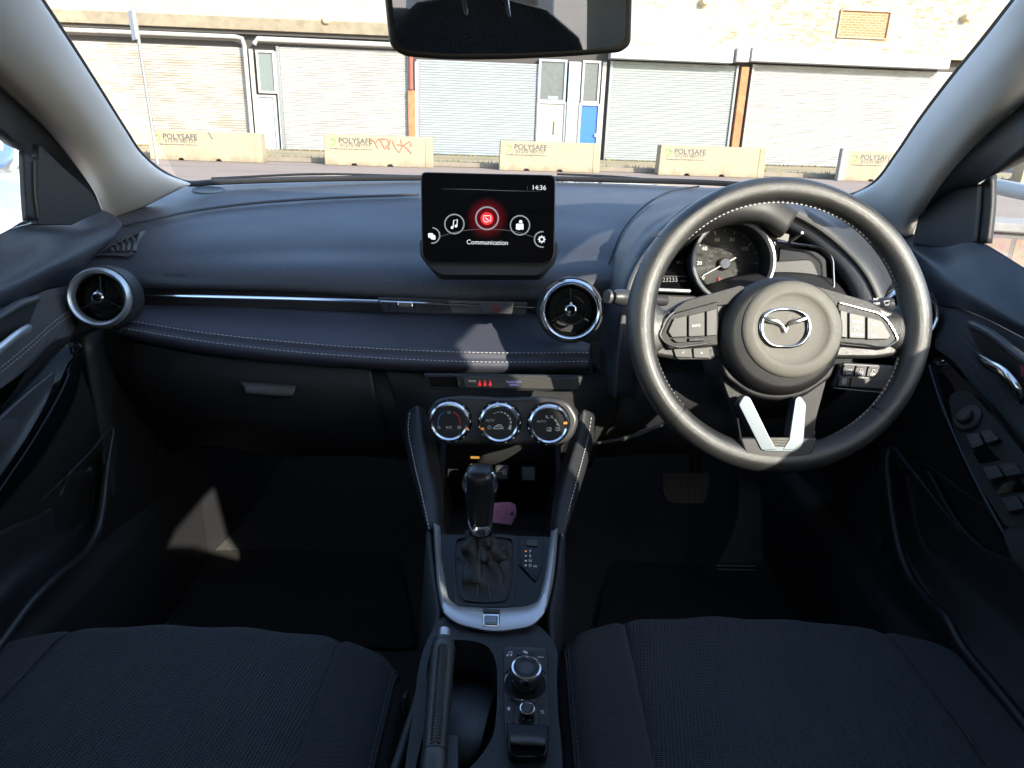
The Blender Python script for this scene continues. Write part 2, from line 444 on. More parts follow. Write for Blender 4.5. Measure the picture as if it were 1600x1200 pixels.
# painted brick, peeling more and more towards +X
BRICK, N, L, B = node_mat('white painted peeling brick')
tc = N.new('ShaderNodeTexCoord'); mp = N.new('ShaderNodeMapping'); mp.inputs['Rotation'].default_value = (R_(90), 0, 0)
L.new(tc.outputs['Object'], mp.inputs['Vector'])
bt = N.new('ShaderNodeTexBrick'); bt.inputs['Scale'].default_value = 1; bt.inputs['Brick Width'].default_value = .225; bt.inputs['Row Height'].default_value = .075
bt.inputs['Mortar Size'].default_value = .008; bt.inputs['Color1'].default_value = (.34, .18, .11, 1); bt.inputs['Color2'].default_value = (.42, .26, .17, 1); bt.inputs['Mortar'].default_value = (.45, .40, .33, 1)
L.new(mp.outputs[0], bt.inputs['Vector'])
n1 = noise(N, L, tc, 3.0, 8, (1, 1, 2.6)); n2 = noise(N, L, tc, .5, 4)
sx = N.new('ShaderNodeSeparateXYZ'); L.new(tc.outputs['Object'], sx.inputs[0])
rx = N.new('ShaderNodeMapRange'); rx.inputs['From Min'].default_value = -2; rx.inputs['From Max'].default_value = 8; rx.inputs['To Min'].default_value = -.22; rx.inputs['To Max'].default_value = .0
L.new(sx.outputs['X'], rx.inputs['Value'])
a1 = N.new('ShaderNodeMath'); a1.operation = 'ADD'; L.new(n1.outputs['Fac'], a1.inputs[0]); L.new(rx.outputs[0], a1.inputs[1])
a2 = N.new('ShaderNodeMath'); a2.operation = 'MULTIPLY_ADD'; a2.inputs[1].default_value = .35; L.new(n2.outputs['Fac'], a2.inputs[0]); L.new(a1.outputs[0], a2.inputs[2])
pk = ramp(N, [(.72, (0, 0, 0)), (.745, (1, 1, 1))]); L.new(a2.outputs[0], pk.inputs[0])
pm = ramp(N, [(0, (.43, .405, .345)), (.5, (.35, .325, .27)), (1, (.43, .40, .345))]); L.new(n1.outputs['Fac'], pm.inputs[0])
pmm = mixc(N, L, bt.outputs['Fac'], pm.outputs[0], (.39, .365, .31))
L.new(mixc(N, L, pk.outputs[0], pmm, bt.outputs['Color']), B.inputs['Base Color'])
bp = N.new('ShaderNodeBump'); bp.inputs['Distance'].default_value = .01; bp.inputs['Strength'].default_value = .8; bp.invert = True
L.new(bt.outputs['Fac'], bp.inputs['Height']); L.new(bp.outputs[0], B.inputs['Normal']); B.inputs['Roughness'].default_value = .85

def shutter_mat(name, col, dirt, amount):
    m, N, L, B = node_mat(name)
    tc = N.new('ShaderNodeTexCoord')
    n1 = noise(N, L, tc, 1.3, 8, (1, 1, 3)); n2 = noise(N, L, tc, 5, 8, (.5, 1, 4))
    ad = N.new('ShaderNodeMath'); ad.operation = 'MULTIPLY_ADD'; ad.inputs[1].default_value = .6; L.new(n2.outputs['Fac'], ad.inputs[0]); L.new(n1.outputs['Fac'], ad.inputs[2])
    r = ramp(N, [(.75, (0, 0, 0)), (1.0 - amount * .1, (amount, amount, amount))]); L.new(ad.outputs[0], r.inputs[0])
    sx = N.new('ShaderNodeSeparateXYZ'); L.new(tc.outputs['Object'], sx.inputs[0])
    L.new(mixc(N, L, r.outputs[0], col, dirt), B.inputs['Base Color']); B.inputs['Roughness'].default_value = .5; B.inputs['Metallic'].default_value = .0
    return m
SH_WHITE = shutter_mat('weathered white shutter paint', (.36, .35, .33), (.29, .24, .18), .8)
SH_WHITE2 = shutter_mat('white shutter paint', (.345, .35, .34), (.27, .26, .24), .7)
SH_BLUE = shutter_mat('pale blue grey shutter paint', (.265, .30, .32), (.22, .245, .26), .6)
SH_GREY = shutter_mat('galvanised grey shutter', (.285, .31, .305), (.24, .26, .26), .6)
CONC, N, L, B = node_mat('buff concrete')
tc = N.new('ShaderNodeNewGeometry')
class _T:  # same call shape as a texture-coordinate node
    outputs = {'Object': tc.outputs['Position']}
geo = tc; tc = _T; n1 = noise(N, L, tc, 1.7, 9); n2 = noise(N, L, tc, 40, 3); n3 = noise(N, L, tc, 3.5, 8, (1, 1, .35))
r = ramp(N, [(.3, (.26, .215, .135)), (.55, (.32, .27, .175)), (.75, (.28, .235, .155))]); L.new(n1.outputs['Fac'], r.inputs[0])
cb = mixc(N, L, .08, r.outputs[0], n2.outputs['Color'])
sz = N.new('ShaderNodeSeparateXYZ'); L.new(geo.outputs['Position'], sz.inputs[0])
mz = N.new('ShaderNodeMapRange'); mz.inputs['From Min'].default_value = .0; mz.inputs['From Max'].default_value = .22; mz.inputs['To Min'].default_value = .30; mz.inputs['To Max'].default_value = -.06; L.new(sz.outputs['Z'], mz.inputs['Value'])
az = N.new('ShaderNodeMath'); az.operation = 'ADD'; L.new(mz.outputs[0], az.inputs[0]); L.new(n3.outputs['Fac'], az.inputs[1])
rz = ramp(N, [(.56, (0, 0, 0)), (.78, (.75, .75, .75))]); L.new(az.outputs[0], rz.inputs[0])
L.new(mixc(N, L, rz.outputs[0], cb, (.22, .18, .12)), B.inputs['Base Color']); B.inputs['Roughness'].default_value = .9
bp = N.new('ShaderNodeBump'); bp.inputs['Distance'].default_value = .01; bp.inputs['Strength'].default_value = .5; L.new(n2.outputs['Fac'], bp.inputs['Height']); L.new(bp.outputs[0], B.inputs['Normal'])
ROADM, N, L, B = node_mat('worn pinkish asphalt')
tc = N.new('ShaderNodeTexCoord'); n1 = noise(N, L, tc, .35, 6, (.4, 2, 1)); n2 = noise(N, L, tc, 60, 3)
r = ramp(N, [(.3, (.20, .155, .125)), (.5, (.26, .20, .165)), (.7, (.18, .145, .125))]); L.new(n1.outputs['Fac'], r.inputs[0])
L.new(mixc(N, L, .08, r.outputs[0], n2.outputs['Color']), B.inputs['Base Color']); B.inputs['Roughness'].default_value = .9
bp = N.new('ShaderNodeBump'); bp.inputs['Distance'].default_value = .01; bp.inputs['Strength'].default_value = .6; L.new(n2.outputs['Fac'], bp.inputs['Height']); L.new(bp.outputs[0], B.inputs['Normal'])
PAVEM, N, L, B = node_mat('dusty weedy pavement')
tc = N.new('ShaderNodeTexCoord'); n1 = noise(N, L, tc, .9, 8, (.35, 1.5, 1)); n2 = noise(N, L, tc, 25, 4)
r = ramp(N, [(.35, (.26, .20, .11)), (.5, (.33, .26, .15)), (.62, (.18, .17, .07)), (.75, (.29, .23, .14))]); L.new(n1.outputs['Fac'], r.inputs[0])
L.new(mixc(N, L, .08, r.outputs[0], n2.outputs['Color']), B.inputs['Base Color']); B.inputs['Roughness'].default_value = .95
WHITEP = mat('white outdoor paint', (.40, .395, .38), .5, var=.12, varscale=3)
FASCIA = mat('dirty timber fascia', (.24, .20, .14), .85, var=.5, varscale=4)
DARKGAP = mat('dark brown gap', (.06, .055, .05), .9)  # one dark brown for lower wall, soffit and crack
STONE = mat('warm stone string course', (.46, .36, .24), .85, var=.3, varscale=3)
BLUEGREY = mat('pale blue grey paint', (.36, .42, .48), .5, var=.08, varscale=3)
WINGREY = mat('dusty window glass', (.10, .115, .115), .25, var=.3, varscale=8)
WINMESH = mat('meshed window glass', (.16, .19, .18), .4, var=.3, varscale=30)
BLUEDOOR = mat('bright blue paint', (.02, .13, .55), .4)
RUST = mat('rusty orange post paint', (.36, .16, .07), .8, var=.5, varscale=5)
REDRUST = mat('red brown pipe paint', (.30, .08, .05), .7, var=.3, varscale=5)
NEWBRICK, N, L, B = node_mat('orange infill brick')
tc = N.new('ShaderNodeTexCoord'); mp = N.new('ShaderNodeMapping'); mp.inputs['Rotation'].default_value = (R_(90), 0, 0); L.new(tc.outputs['Object'], mp.inputs['Vector'])
bt = N.new('ShaderNodeTexBrick'); bt.inputs['Scale'].default_value = 1; bt.inputs['Brick Width'].default_value = .225; bt.inputs['Row Height'].default_value = .075; bt.inputs['Mortar Size'].default_value = .007
bt.inputs['Color1'].default_value = (.33, .16, .075, 1); bt.inputs['Color2'].default_value = (.38, .20, .10, 1); bt.inputs['Mortar'].default_value = (.5, .38, .25, 1)
L.new(mp.outputs[0], bt.inputs['Vector']); L.new(bt.outputs['Color'], B.inputs['Base Color']); B.inputs['Roughness'].default_value = .85
GALV = mat('galvanised steel', (.24, .245, .25), .5, .3)
WCAR = mat('white car paint', (.80, .80, .80), .35, coat=.6)
CARWIN = mat('tinted car glass', (.02, .03, .05), .05, coat=1)
SKYGLASS = mat('mirror glass painted sky blue', (.10, .17, .32), .15, coat=1)  # blue base colour stands in for reflected sky on the car's mirror
LOWBRICK, N, L, B = node_mat('weathered orange wall blocks')
tc = N.new('ShaderNodeTexCoord'); mp = N.new('ShaderNodeMapping'); mp.inputs['Rotation'].default_value = (R_(90), 0, 0); L.new(tc.outputs['Object'], mp.inputs['Vector'])
bt = N.new('ShaderNodeTexBrick'); bt.inputs['Scale'].default_value = 1; bt.inputs['Brick Width'].default_value = .11; bt.inputs['Row Height'].default_value = .16; bt.inputs['Mortar Size'].default_value = .009
bt.inputs['Color1'].default_value = (.27, .145, .085, 1); bt.inputs['Color2'].default_value = (.23, .125, .08, 1); bt.inputs['Mortar'].default_value = (.10, .07, .05, 1)
n1 = noise(N, L, tc, 22, 5)
L.new(mp.outputs[0], bt.inputs['Vector']); L.new(mixc(N, L, .25, bt.outputs['Color'], n1.outputs['Color']), B.inputs['Base Color']); B.inputs['Roughness'].default_value = .9
bp = N.new('ShaderNodeBump'); bp.inputs['Distance'].default_value = .02; bp.invert = True; L.new(bt.outputs['Fac'], bp.inputs['Height']); L.new(bp.outputs[0], B.inputs['Normal'])

# ground: one sheet to the horizon, road sheet, raised pavement by the building
g = MB().grid([[Vector((x, y, 0)) for x in (-400, 400)] for y in (-400, 400)])
tag(build(g, 'ground', ROADM, recalc=True), kind='structure')
WY = lambda x: 25.3 + .067 * x
g = MB()
g.hexa([Vector(v) for v in ((-80, 20.9 + .067 * -80, .0), (80, 20.9 + .067 * 80, .0), (80, WY(80), .0), (-80, WY(-80), .0), (-80, 20.9 + .067 * -80, .11), (80, 20.9 + .067 * 80, .11), (80, WY(80), .11), (-80, WY(-80), .11))])
tag(build(g, 'pavement', PAVEM, bevel=.02), kind='structure')
g = MB()
g.hexa([Vector(v) for v in ((-80, 20.76 + .067 * -80, .0), (80, 20.76 + .067 * 80, .0), (80, 20.895 + .067 * 80, .0), (-80, 20.895 + .067 * -80, .0), (-80, 20.76 + .067 * -80, .125), (80, 20.76 + .067 * 80, .125), (80, 20.895 + .067 * 80, .125), (-80, 20.895 + .067 * -80, .125))])
tag(build(g, 'kerb', mat('kerb stone', (.22, .19, .15), .9, var=.3, varscale=4), bevel=.02), kind='structure')
# dry weeds in a strip along the kerb and the wall
g = MB()
rw = random.Random(3)
for i in range(1500):
    x = rw.uniform(-14, 16); near = rw.random() < .35
    y = (20.9 + .067 * x + rw.uniform(0, .25)) if near else (WY(x) - rw.uniform(.05, .5))
    h = rw.uniform(.03, .13); a = rw.uniform(0, 6.28); w = .02
    p = Vector((x, y, .105)); d = Vector((math.cos(a), math.sin(a), 0))
    g.add([p - d * w, p + d * w, p + Vector((rw.uniform(-.05, .05), rw.uniform(-.05, .05), h))], [(0, 1, 2)])
tag(build(g, 'weeds', mat('dry weeds', (.20, .19, .06), .9, var=.5, varscale=2), smooth=False, recalc=False), kind='stuff')

# ---- warehouse
wn0 = Vector((.067, -1, 0)).normalized(); WP0 = Vector((0, 25.3, 0)); wx = Vector((1, .067, 0)).normalized()
def pW(px, py, out=0): return pP(px, py, WP0 + wn0 * out, wn0)
def wrect(x0, y0, x1, y1):
    ym, xm = (y0 + y1) / 2, (x0 + x1) / 2
    a, b = (pW(x0, ym) - WP0).dot(wx), (pW(x1, ym) - WP0).dot(wx)
    return a, pW(xm, y1).z, b, pW(xm, y0).z
def wbox(mb, s0, z0, s1, z1, o0, o1):
    P = lambda s, z, o: WP0 + wx * s + wn0 * o + Vector((0, 0, z))
    mb.hexa([P(s0, z0, o0), P(s1, z0, o0), P(s1, z0, o1), P(s0, z0, o1), P(s0, z1, o0), P(s1, z1, o0), P(s1, z1, o1), P(s0, z1, o1)])
    return mb
bld = thing('warehouse_building', WP0, 'long white painted warehouse with roller shutters and peeling brick above', 'building')
zc = pW(1000, 72).z            # the string course
s_end = wrect(1560, -5, 1572, 20)[2]
wbox(g := MB(), -60, zc + .12, s_end, 6.2, -8, 0); build(g, 'wall', BRICK, bld)
wbox(g := MB(), -60, 0.0, s_end, zc - .02, -8, -.25); build(g, 'lower_wall', DARKGAP, bld)
wbox(g := MB(), -60, zc - .02, wrect(640, 40, 641, 60)[0], zc + .34, -.24, .10); build(g, 'fascia', FASCIA, bld, bevel=.02)
wbox(g := MB(), wrect(640, 40, 641, 60)[0] + .01, zc - .02, s_end, zc + .115, -.24, .09); build(g, 'string_course', STONE, bld, bevel=.01)
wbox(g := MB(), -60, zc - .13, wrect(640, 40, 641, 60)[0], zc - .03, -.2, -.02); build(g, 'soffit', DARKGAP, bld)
def shutter(x0, y0, x1, y1, m, rib=.075):
    a, z0, b, z1 = wrect(x0, y0, x1, y1); z0 = .115
    g = MB(); n = int((z1 - z0) / rib); P = lambda s, z, o: WP0 + wx * s + wn0 * o + Vector((0, 0, z))
    rows = []
    for i in range(n):
        za = z0 + (z1 - z0) * i / n; zb = z0 + (z1 - z0) * (i + 1) / n
        for t, o in ((0, -.160), (.12, -.152), (.5, -.140), (.88, -.152), (.999, -.160)):
            z = za + (zb - za) * t; rows.append([P(a, z, o), P(b, z, o)])
    g.grid(rows)
    o = build(g, 'roller_shutter', m, bld, away=WP0 + wn0 * 5)
    build(wbox(MB(), a - .09, .12, a - .005, z1, -.2, -.08), 'guide_rail', GALV if m is not SH_WHITE else WHITEP, o, bevel=.01); build(wbox(MB(), b + .005, .12, b + .09, z1, -.2, -.08), 'guide_rail', GALV if m is not SH_WHITE else WHITEP, o, bevel=.01)
    return a, z0, b, z1
s1 = shutter(84, 68, 383, 228, SH_WHITE); s2 = shutter(440, 76, 636, 238, SH_WHITE2)
s3 = shutter(655, 96, 838, 246, SH_BLUE); s4 = shutter(953, 98, 1143, 258, SH_GREY); s5 = shutter(1170, 106, 1482, 268, SH_WHITE2)
s0 = shutter(-330, 55, 40, 215, SH_WHITE2)
# gutter pipes, downpipe
def wtube(p, r, m, name, out=.12):
    return build(MB().tube([WP0 + wx * s + wn0 * o + Vector((0, 0, z)) for s, z, o in p], r, 12), name, m, bld)
xg = wrect(388, 60, 389, 210)[0]
wtube([(-40, zc - .22, .05), (xg - .25, zc - .22, .05), (xg - .05, zc - .26, .05), (xg, zc - .45, .05), (xg, .1, .05)], .065, WHITEP, 'downpipe')
xr = wrect(638, 60, 639, 100)[0]
wtube([(xg + .3, zc - .40, .02), (xg + .42, zc - .25, .05), (xr, zc - .27, .05)], .075, WHITEP, 'gutter_pipe')
a, z0, b, z1 = wrect(639, 96, 647, 245); zm = pW(643, 140).z
wtube([((a + b) / 2, zm, .02), ((a + b) / 2, zc - .05, .02)], .075, REDRUST, 'soil_pipe')
wbox(g := MB(), a - .03, .12, b + .03, zm - .02, -.2, .03); build(g, 'pillar', RUST, bld, bevel=.02)
a, z0, b, z1 = wrect(1149, 104, 1161, 258); wbox(g := MB(), a, .12, b, z1, -.2, .02); build(g, 'pillar', RUST, bld, bevel=.02)
# shutter boxes
for (x0, y0, x1, y1) in ((952, 73, 1142, 96), (1146, 75, 1166, 98), (1169, 80, 1478, 103)):
    a, z0, b, z1 = wrect(x0, y0, x1, y1); wbox(g := MB(), a, z0, b, z1 - .02, -.2, .30 if x1 - x0 > 50 else .33); build(g, 'shutter_box', mat('brushed shutter box metal', (.40, .415, .43), .45, var=.12, varscale=1.5) if 'brushed shutter box metal' not in bpy.data.materials else bpy.data.materials['brushed shutter box metal'], bld, bevel=.02)
# doorways
def panel(x0, y0, x1, y1, m, name, o0=-.2, o1=-.10, par=None, floor=False):
    a, z0, b, z1 = wrect(x0, y0, x1, y1)
    if floor: z0 = .115
    return build(wbox(MB(), a, z0, b, z1, o0, o1), name, m, par or bld, bevel=.008)
def framed(x0, y0, x1, y1, m, mf, name, fr='frame', w=.07):
    a, z0, b, z1 = wrect(x0, y0, x1, y1)
    o = build(wbox(MB(), a, z0, b, z1, -.2, -.12), name, m, bld)
    g = MB(); wbox(g, a - w, z0 - w, a, z1 + w, -.2, -.06); wbox(g, b, z0 - w, b + w, z1 + w, -.2, -.06); wbox(g, a, z1, b, z1 + w, -.2, -.062); wbox(g, a, z0 - w, b, z0, -.2, -.062)
    build(g, fr, mf, o, bevel=.006); return o
framed(404, 82, 426, 142, WINMESH, WHITEP, 'window')
framed(406, 152, 429, 232, BLUEGREY, WHITEP, 'door')
panel(393, 76, 399, 232, WHITEP, 'door_post', floor=True); panel(433, 80, 437, 235, BLUEGREY, 'door_post', floor=True)
framed(845, 96, 882, 156, WINGREY, BLUEGREY, 'window'); d1 = framed(842, 162, 881, 236, WHITEP, WHITEP, 'door')
panel(857, 150, 872, 155, WHITEP, 'sign_plate', o1=-.11); panel(866, 188, 868, 210, STONE, 'door_handle', o0=-.1, o1=-.04, par=d1)
panel(886, 96, 892, 240, BLUEGREY, 'door_post', floor=True, o1=.0); panel(893.5, 96, 906, 240, mat('pale render', (.62, .63, .62), .8, var=.12, varscale=5), 'wall_strip', floor=True, o1=-.14)
framed(913, 98, 935, 158, WINGREY, WHITEP, 'window'); d2 = framed(907, 165, 933, 238, BLUEDOOR, WHITEP, 'door'); panel(929, 209, 933, 214, WHITEP, 'door_lock', o0=-.1, o1=-.04, par=d2)
panel(938, 96, 944, 245, WHITEP, 'door_post', floor=True)
panel(648.5, 96, 652, 246, BLUEGREY, 'door_post', floor=True, o1=-.05)
pb = framed(1311, 18, 1387, 59, NEWBRICK, STONE, 'bricked_window', 'sill', .03)
pb.location = wn0 * .125; 
for (x, y) in ((511, 32), (1100, 3), (1508, 28)):
    c = pW(x, y) ; o = build(MB().lathe([(.0, .24), (.09, .22), (.13, .15), (.13, .02), (.16, .0), (0, 0)], c, wn0, 20), 'wall_lamp', mat('cream lamp plastic', (.62, .5, .3), .5) if 'cream lamp plastic' not in bpy.data.materials else bpy.data.materials['cream lamp plastic'], bld)
# a neighbouring pale building past the end, and a grey one to the side
nb = thing('neighbour_building', (24, 29, 0), 'pale grey building beyond the end of the white warehouse', 'building')
g = MB(); g.box((34.5, 33, 2.4), 30, 8, 4.8); build(g, 'wall', mat('pale grey render', (.52, .54, .57), .8, var=.06), nb)
g = MB(); g.box((23.4, 28.95, 1.7), 4.6, .12, 3.2); build(g, 'roller_door', SH_GREY, nb)

# ---- concrete barriers
def barrier(x0, x1, ybot, ytop, label, graffiti=False, crack=False):
    xm = (x0 + x1) / 2
    c = pP(xm, ybot, Vector((0, 20.0, 0)), Vector((.067, -1, 0)).normalized())
    n = Vector((.067, -1, 0)).normalized()
    F = lambda px, py: pP(px, py, Vector((0, 20.0, 0)), n)
    w = (F(x1, ybot) - F(x0, ybot)).length; h = F(xm, ytop).z - 0
    c.z = 0
    root = thing('concrete_barrier', c, label, 'barrier', 'concrete barriers along the kerb')
    P = lambda s, o, z: c + wx * s + n * o + Vector((0, 0, z))
    # body profile with two forklift notches
    nw = .16; pts = [(-w / 2, 0), (-w * .23 - nw / 2, 0), (-w * .23 - nw / 2 + .03, .06), (-w * .23 + nw / 2 - .03, .06), (-w * .23 + nw / 2, 0), (w * .10 - nw / 2, 0), (w * .10 - nw / 2 + .03, .06), (w * .10 + nw / 2 - .03, .06), (w * .10 + nw / 2, 0), (w / 2, 0), (w / 2 - .02, h), (-w / 2 + .02, h)]
    g = MB().prism([P(a, 0, z) for a, z in pts], -n * .42)
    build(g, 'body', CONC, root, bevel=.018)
    g = MB().hexa([P(w / 2 - .19, .0, .02), P(w / 2 - .17, .0, .02), P(w / 2 - .17, .012, .02), P(w / 2 - .19, .012, .02), P(w / 2 - .19, .0, h - .02), P(w / 2 - .17, .0, h - .02), P(w / 2 - .17, .012, h - .02), P(w / 2 - .19, .012, h - .02)])
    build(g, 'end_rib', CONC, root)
    conv = lambda px, py: P((px) / 100, .002, py / 100)        # centimetres on the face
    L0 = -w / 2 * 100 + (30 if w > 2 else 20)
    def tx(s, cx, cz, hh, m, name='lettering', ws=1.0, bold=0):
        return text(s, cx, -cz, hh, lambda X, Y: P(X / 100, .003, -Y / 100), m, root, name, 0, ws, lift=.001, bold=bold)
    hz = h * 100
    tx('POLYSAFE', L0 + 52, hz * .80, 13.5, INKG, bold=.012, ws=1.03)
    tx('01270 987777', L0 + 52, hz * .655, 8.5, INKG, ws=1.16)
    g = MB(); rr = random.Random(5); xx = L0 - 12
    while xx < L0 + 92:
        ww = rr.uniform(1.5, 4.2); b0 = conv(xx, hz * .54); b1 = conv(xx + ww, hz * .54 + rr.uniform(-.5, .5)); g.tube([b0, b1], .009 + .006 * rr.random(), 4); xx += ww + rr.uniform(.8, 2.6)
    build(g, 'small_lettering', INKG, root)
    GR = MATS.get('green logo print') or mat('green logo print', (.22, .42, .12), .7)
    g = MB(); g.tube([conv(L0 - 12, hz * .86), conv(L0 - 2, hz * .85), conv(L0 + 2, hz * .77), conv(L0 - 3, hz * .69), conv(L0 - 7, hz * .68)], .018, 6)
    g.tube([conv(L0 - 7, hz * .68), conv(L0 - 9, hz * .60)], .014, 6); build(g, 'emblem', GR, root)
    if graffiti:
        GP = mat('faded red spray paint', (.42, .13, .09), .8); g = MB(); ox = w * 100 * -.08; oz = hz
        for s in (((0, 91), (12, 80), (20, 60)), ((14, 74), (22, 88), (34, 90)), ((26, 90), (34, 70), (40, 56)), ((34, 90), (45, 89), (50, 77), (42, 64), (52, 58)), ((54, 90), (50, 70), (48, 57)), ((58, 86), (66, 62), (76, 48), (84, 68), (80, 90)), ((70, 74), (86, 70), (98, 80), (106, 86)), ((86, 72), (98, 60), (108, 46)), ((104, 76), (110, 78)), ((104, 70), (109, 71))):
            g.tube([conv(ox + a, oz * b / 100) for a, b in s], .016, 6)
        build(g, 'graffiti', GP, root)
    if crack:
        g = MB().tube([conv(10, hz * .99), conv(15, hz * .9), conv(17, hz * .82), conv(20, hz * .76)], .010, 5); build(g, 'crack', DARKGAP, root)
    return root
barrier(236, 412, 256, 206, 'buff concrete barrier behind the leaning sign post, with a dark crack', crack=True)
barrier(508, 677, 263, 212, 'buff concrete barrier with red graffiti scrawled on it', graffiti=True)
barrier(780, 937, 267, 222, 'buff concrete barrier in front of the white and blue doors')
barrier(1028, 1194, 274, 229, 'buff concrete barrier in front of the orange post between two grey shutters')
barrier(1316, 1480, 285, 238, 'buff concrete barrier beside the short grey bollard')
barrier(-150, 42, 236, 190, 'buff concrete barrier seen past the white car through the passenger side window')
barrier(1592, 1765, 294, 247, 'buff concrete barrier seen through the driver side window')
c = pP(1311, 282, Vector((0, 20.0, 0)), Vector((.067, -1, 0)).normalized()); c.z = 0
g = MB().prism([c + Vector((a, b, 0)) for a, b in ((-.1, -.1), (.1, -.1), (.1, .1), (-.1, .1))], (0, 0, .84))
tag(build(g, 'bollard', mat('grey weathered concrete', (.26, .26, .26), .85, var=.2, varscale=12), bevel=.02), 'short square grey bollard at the end of a buff concrete barrier', 'bollard')

# ---- leaning sign post
pb_ = pY(246, 252, 17.8); pt_ = pY(209, 12, 17.9); pb_.z = max(pb_.z, 0)
pb0 = Vector((pb_.x, pb_.y, 0))
sp = thing('sign_post', pb0, 'leaning grey steel sign post with a small plate seen edge on', 'sign post')
build(MB().tube([pb0, pt_], .038, 14), 'pole', GALV, sp)
tdir = (pt_ - pb0).normalized(); sd = Vector((.55, -.83, 0))
vd = Vector((pt_.x, pt_.y, 0)).normalized(); ea = (vd + Vector((-.30, .1, 0))).normalized()
g = MB().box(pt_ - tdir * .36 + Vector((-.07, -.04, 0)), .5, .02, .60, (ea, Vector((-ea.y, ea.x, 0)), tdir)); build(g, 'sign_plate', mat('pale sign backing', (.55, .57, .58), .5), sp, bevel=.004)

# ---- white car parked alongside
def parked_car():
    root = thing('parked_car', (-3.3, 3.2, 0), 'white car parked alongside, its bonnet and door mirror seen through the passenger side window', 'car')
    x0, x1 = -4.25, -2.45; xc = (x0 + x1) / 2
    # nose points to -Y ... tail +Y ; sections along y: (y, sill z, belt z, half width)
    FY = lambda y: 5.85 - y
    sec = [(1.55, .42, .62, .72), (1.68, .30, .78, .84), (2.3, .24, .90, .90), (2.95, .24, .97, .91), (4.0, .24, 1.0, .92), (5.2, .26, 1.02, .91), (5.75, .34, .96, .84), (5.92, .45, .80, .74)]
    rows = []
    for y, zs, zb, hw in sec:
        ring = [(-hw * .96, zs), (-hw, (zs + zb) / 2), (-hw * .97, zb - .06), (-hw * .84, zb), (0, zb + .05), (hw * .84, zb), (hw * .97, zb - .06), (hw, (zs + zb) / 2), (hw * .96, zs), (0, zs)]
        rows.append([Vector((xc + a, FY(y), z)) for a, z in ring])
    body = build(MB().grid(sheet_pts([r + [r[0]] for r in rows], 50, 50)), 'body', WCAR, root)
    caps = []
    gl = [(2.75, .99, .78), (3.35, 1.40, .66), (4.6, 1.46, .66), (5.5, 1.05, .72)]
    rows = [[Vector((xc + a, FY(y), b)) for a, b in ((-.80, .97), (-w, zz - .06), (-w * .85, zz), (0, zz + .03), (w * .85, zz), (w, zz - .06), (.80, .97))] for y, zz, w in gl]
    build(MB().grid(sheet_pts(rows, 30, 20)), 'window', CARWIN, root)
    rows = [[Vector((xc - w * .9, FY(y), zz + .0)), Vector((xc, FY(y), zz + .045)), Vector((xc + w * .9, FY(y), zz + .0))] for y, zz, w in ((3.3, 1.40, .64), (4.0, 1.47, .66), (4.7, 1.46, .66))]
    build(MB().grid(sheet_pts(rows, 20, 12)), 'roof', WCAR, root, thick=.02)
    for sx_ in (-1, 1):
        for yy in (2.35, 5.0):
            w = build(MB().lathe([(.30, -.11), (.32, -.08), (.32, .08), (.30, .11), (.0, .11)], Vector((xc + sx_ * .82, FY(yy), .32)), Vector((sx_, 0, 0)), 32, right=(0, 1, 0)), 'wheel', RUBBER, root)
            build(MB().lathe([(.21, .0), (.20, .12), (.05, .10), (0, .12)], Vector((xc + sx_ * .82, FY(yy), .32)), Vector((sx_, 0, 0)), 32, right=(0, 1, 0)), 'rim', SATIN, w)
    return root, xc
pc, pcx = parked_car()
hp = pY(-6, 236, 3.2)
# door mirror of the neighbouring car, sky reflection painted blue into its glass
build(MB().lathe([(0, -.05), (.10, -.04), (.135, .0), (.125, .07), (.08, .12), (0, .14)], hp, Vector((.35, .9, .1)), 30, sy=.7), 'door_mirror', WCAR, pc)
build(MB().lathe([(.0, .012), (.10, .010), (.115, .0), (0, 0)], hp + Vector((.01, -.058, 0)), Vector((-.1, -1, .35)), 30, sy=.7), 'mirror_glass', SKYGLASS, pc)

# ---- kerbside low wall and white rail on the driver's side
a = pY(1545, 352, 3.4); b = a + Vector((3.2, -1.0, 0)); n = Vector((1, -.31, 0)).normalized()
lw = thing('low_wall', Vector((a.x, a.y, 0)), 'low orange block wall beside the driver door', 'wall')
ay = Vector((n.x, n.y, 0)); q = Vector((a.x - 1.2, a.y + .37, 0))
g = MB().prism([q, q + ay * 7, q + ay * 7 + Vector((.08, .25, 0)), q + Vector((.08, .25, 0))], (0, 0, a.z - .03)); build(g, 'body', LOWBRICK, lw, bevel=.01)
g = MB().prism([q + Vector((0, -.02, a.z - .028)), q + ay * 7 + Vector((0, -.02, a.z - .028)), q + ay * 7 + Vector((.08, .28, a.z - .028)), q + Vector((.08, .28, a.z - .028))], (0, 0, .045)); build(g, 'coping', mat('grey coping', (.30, .28, .26), .9, var=.3, varscale=20), lw, bevel=.01)
r0 = pY(1540, 288, 4.6); r1 = pY(1600, 300, 4.25)
dr = (r1 - r0).normalized(); rb = r0 - dr * .15
rl = thing('white_rail', Vector((r0.x, r0.y, 0)), 'white tubular rail standing beyond the low orange wall', 'rail')
build(MB().tube([rb, rb + dr * 6], .045, 16), 'bar', WHITEP, rl)
for t in (.1, 3.0, 5.9):
    p = rb + dr * t; build(MB().tube([Vector((p.x, p.y, 0)), p], .035, 12), 'post', WHITEP, rl)

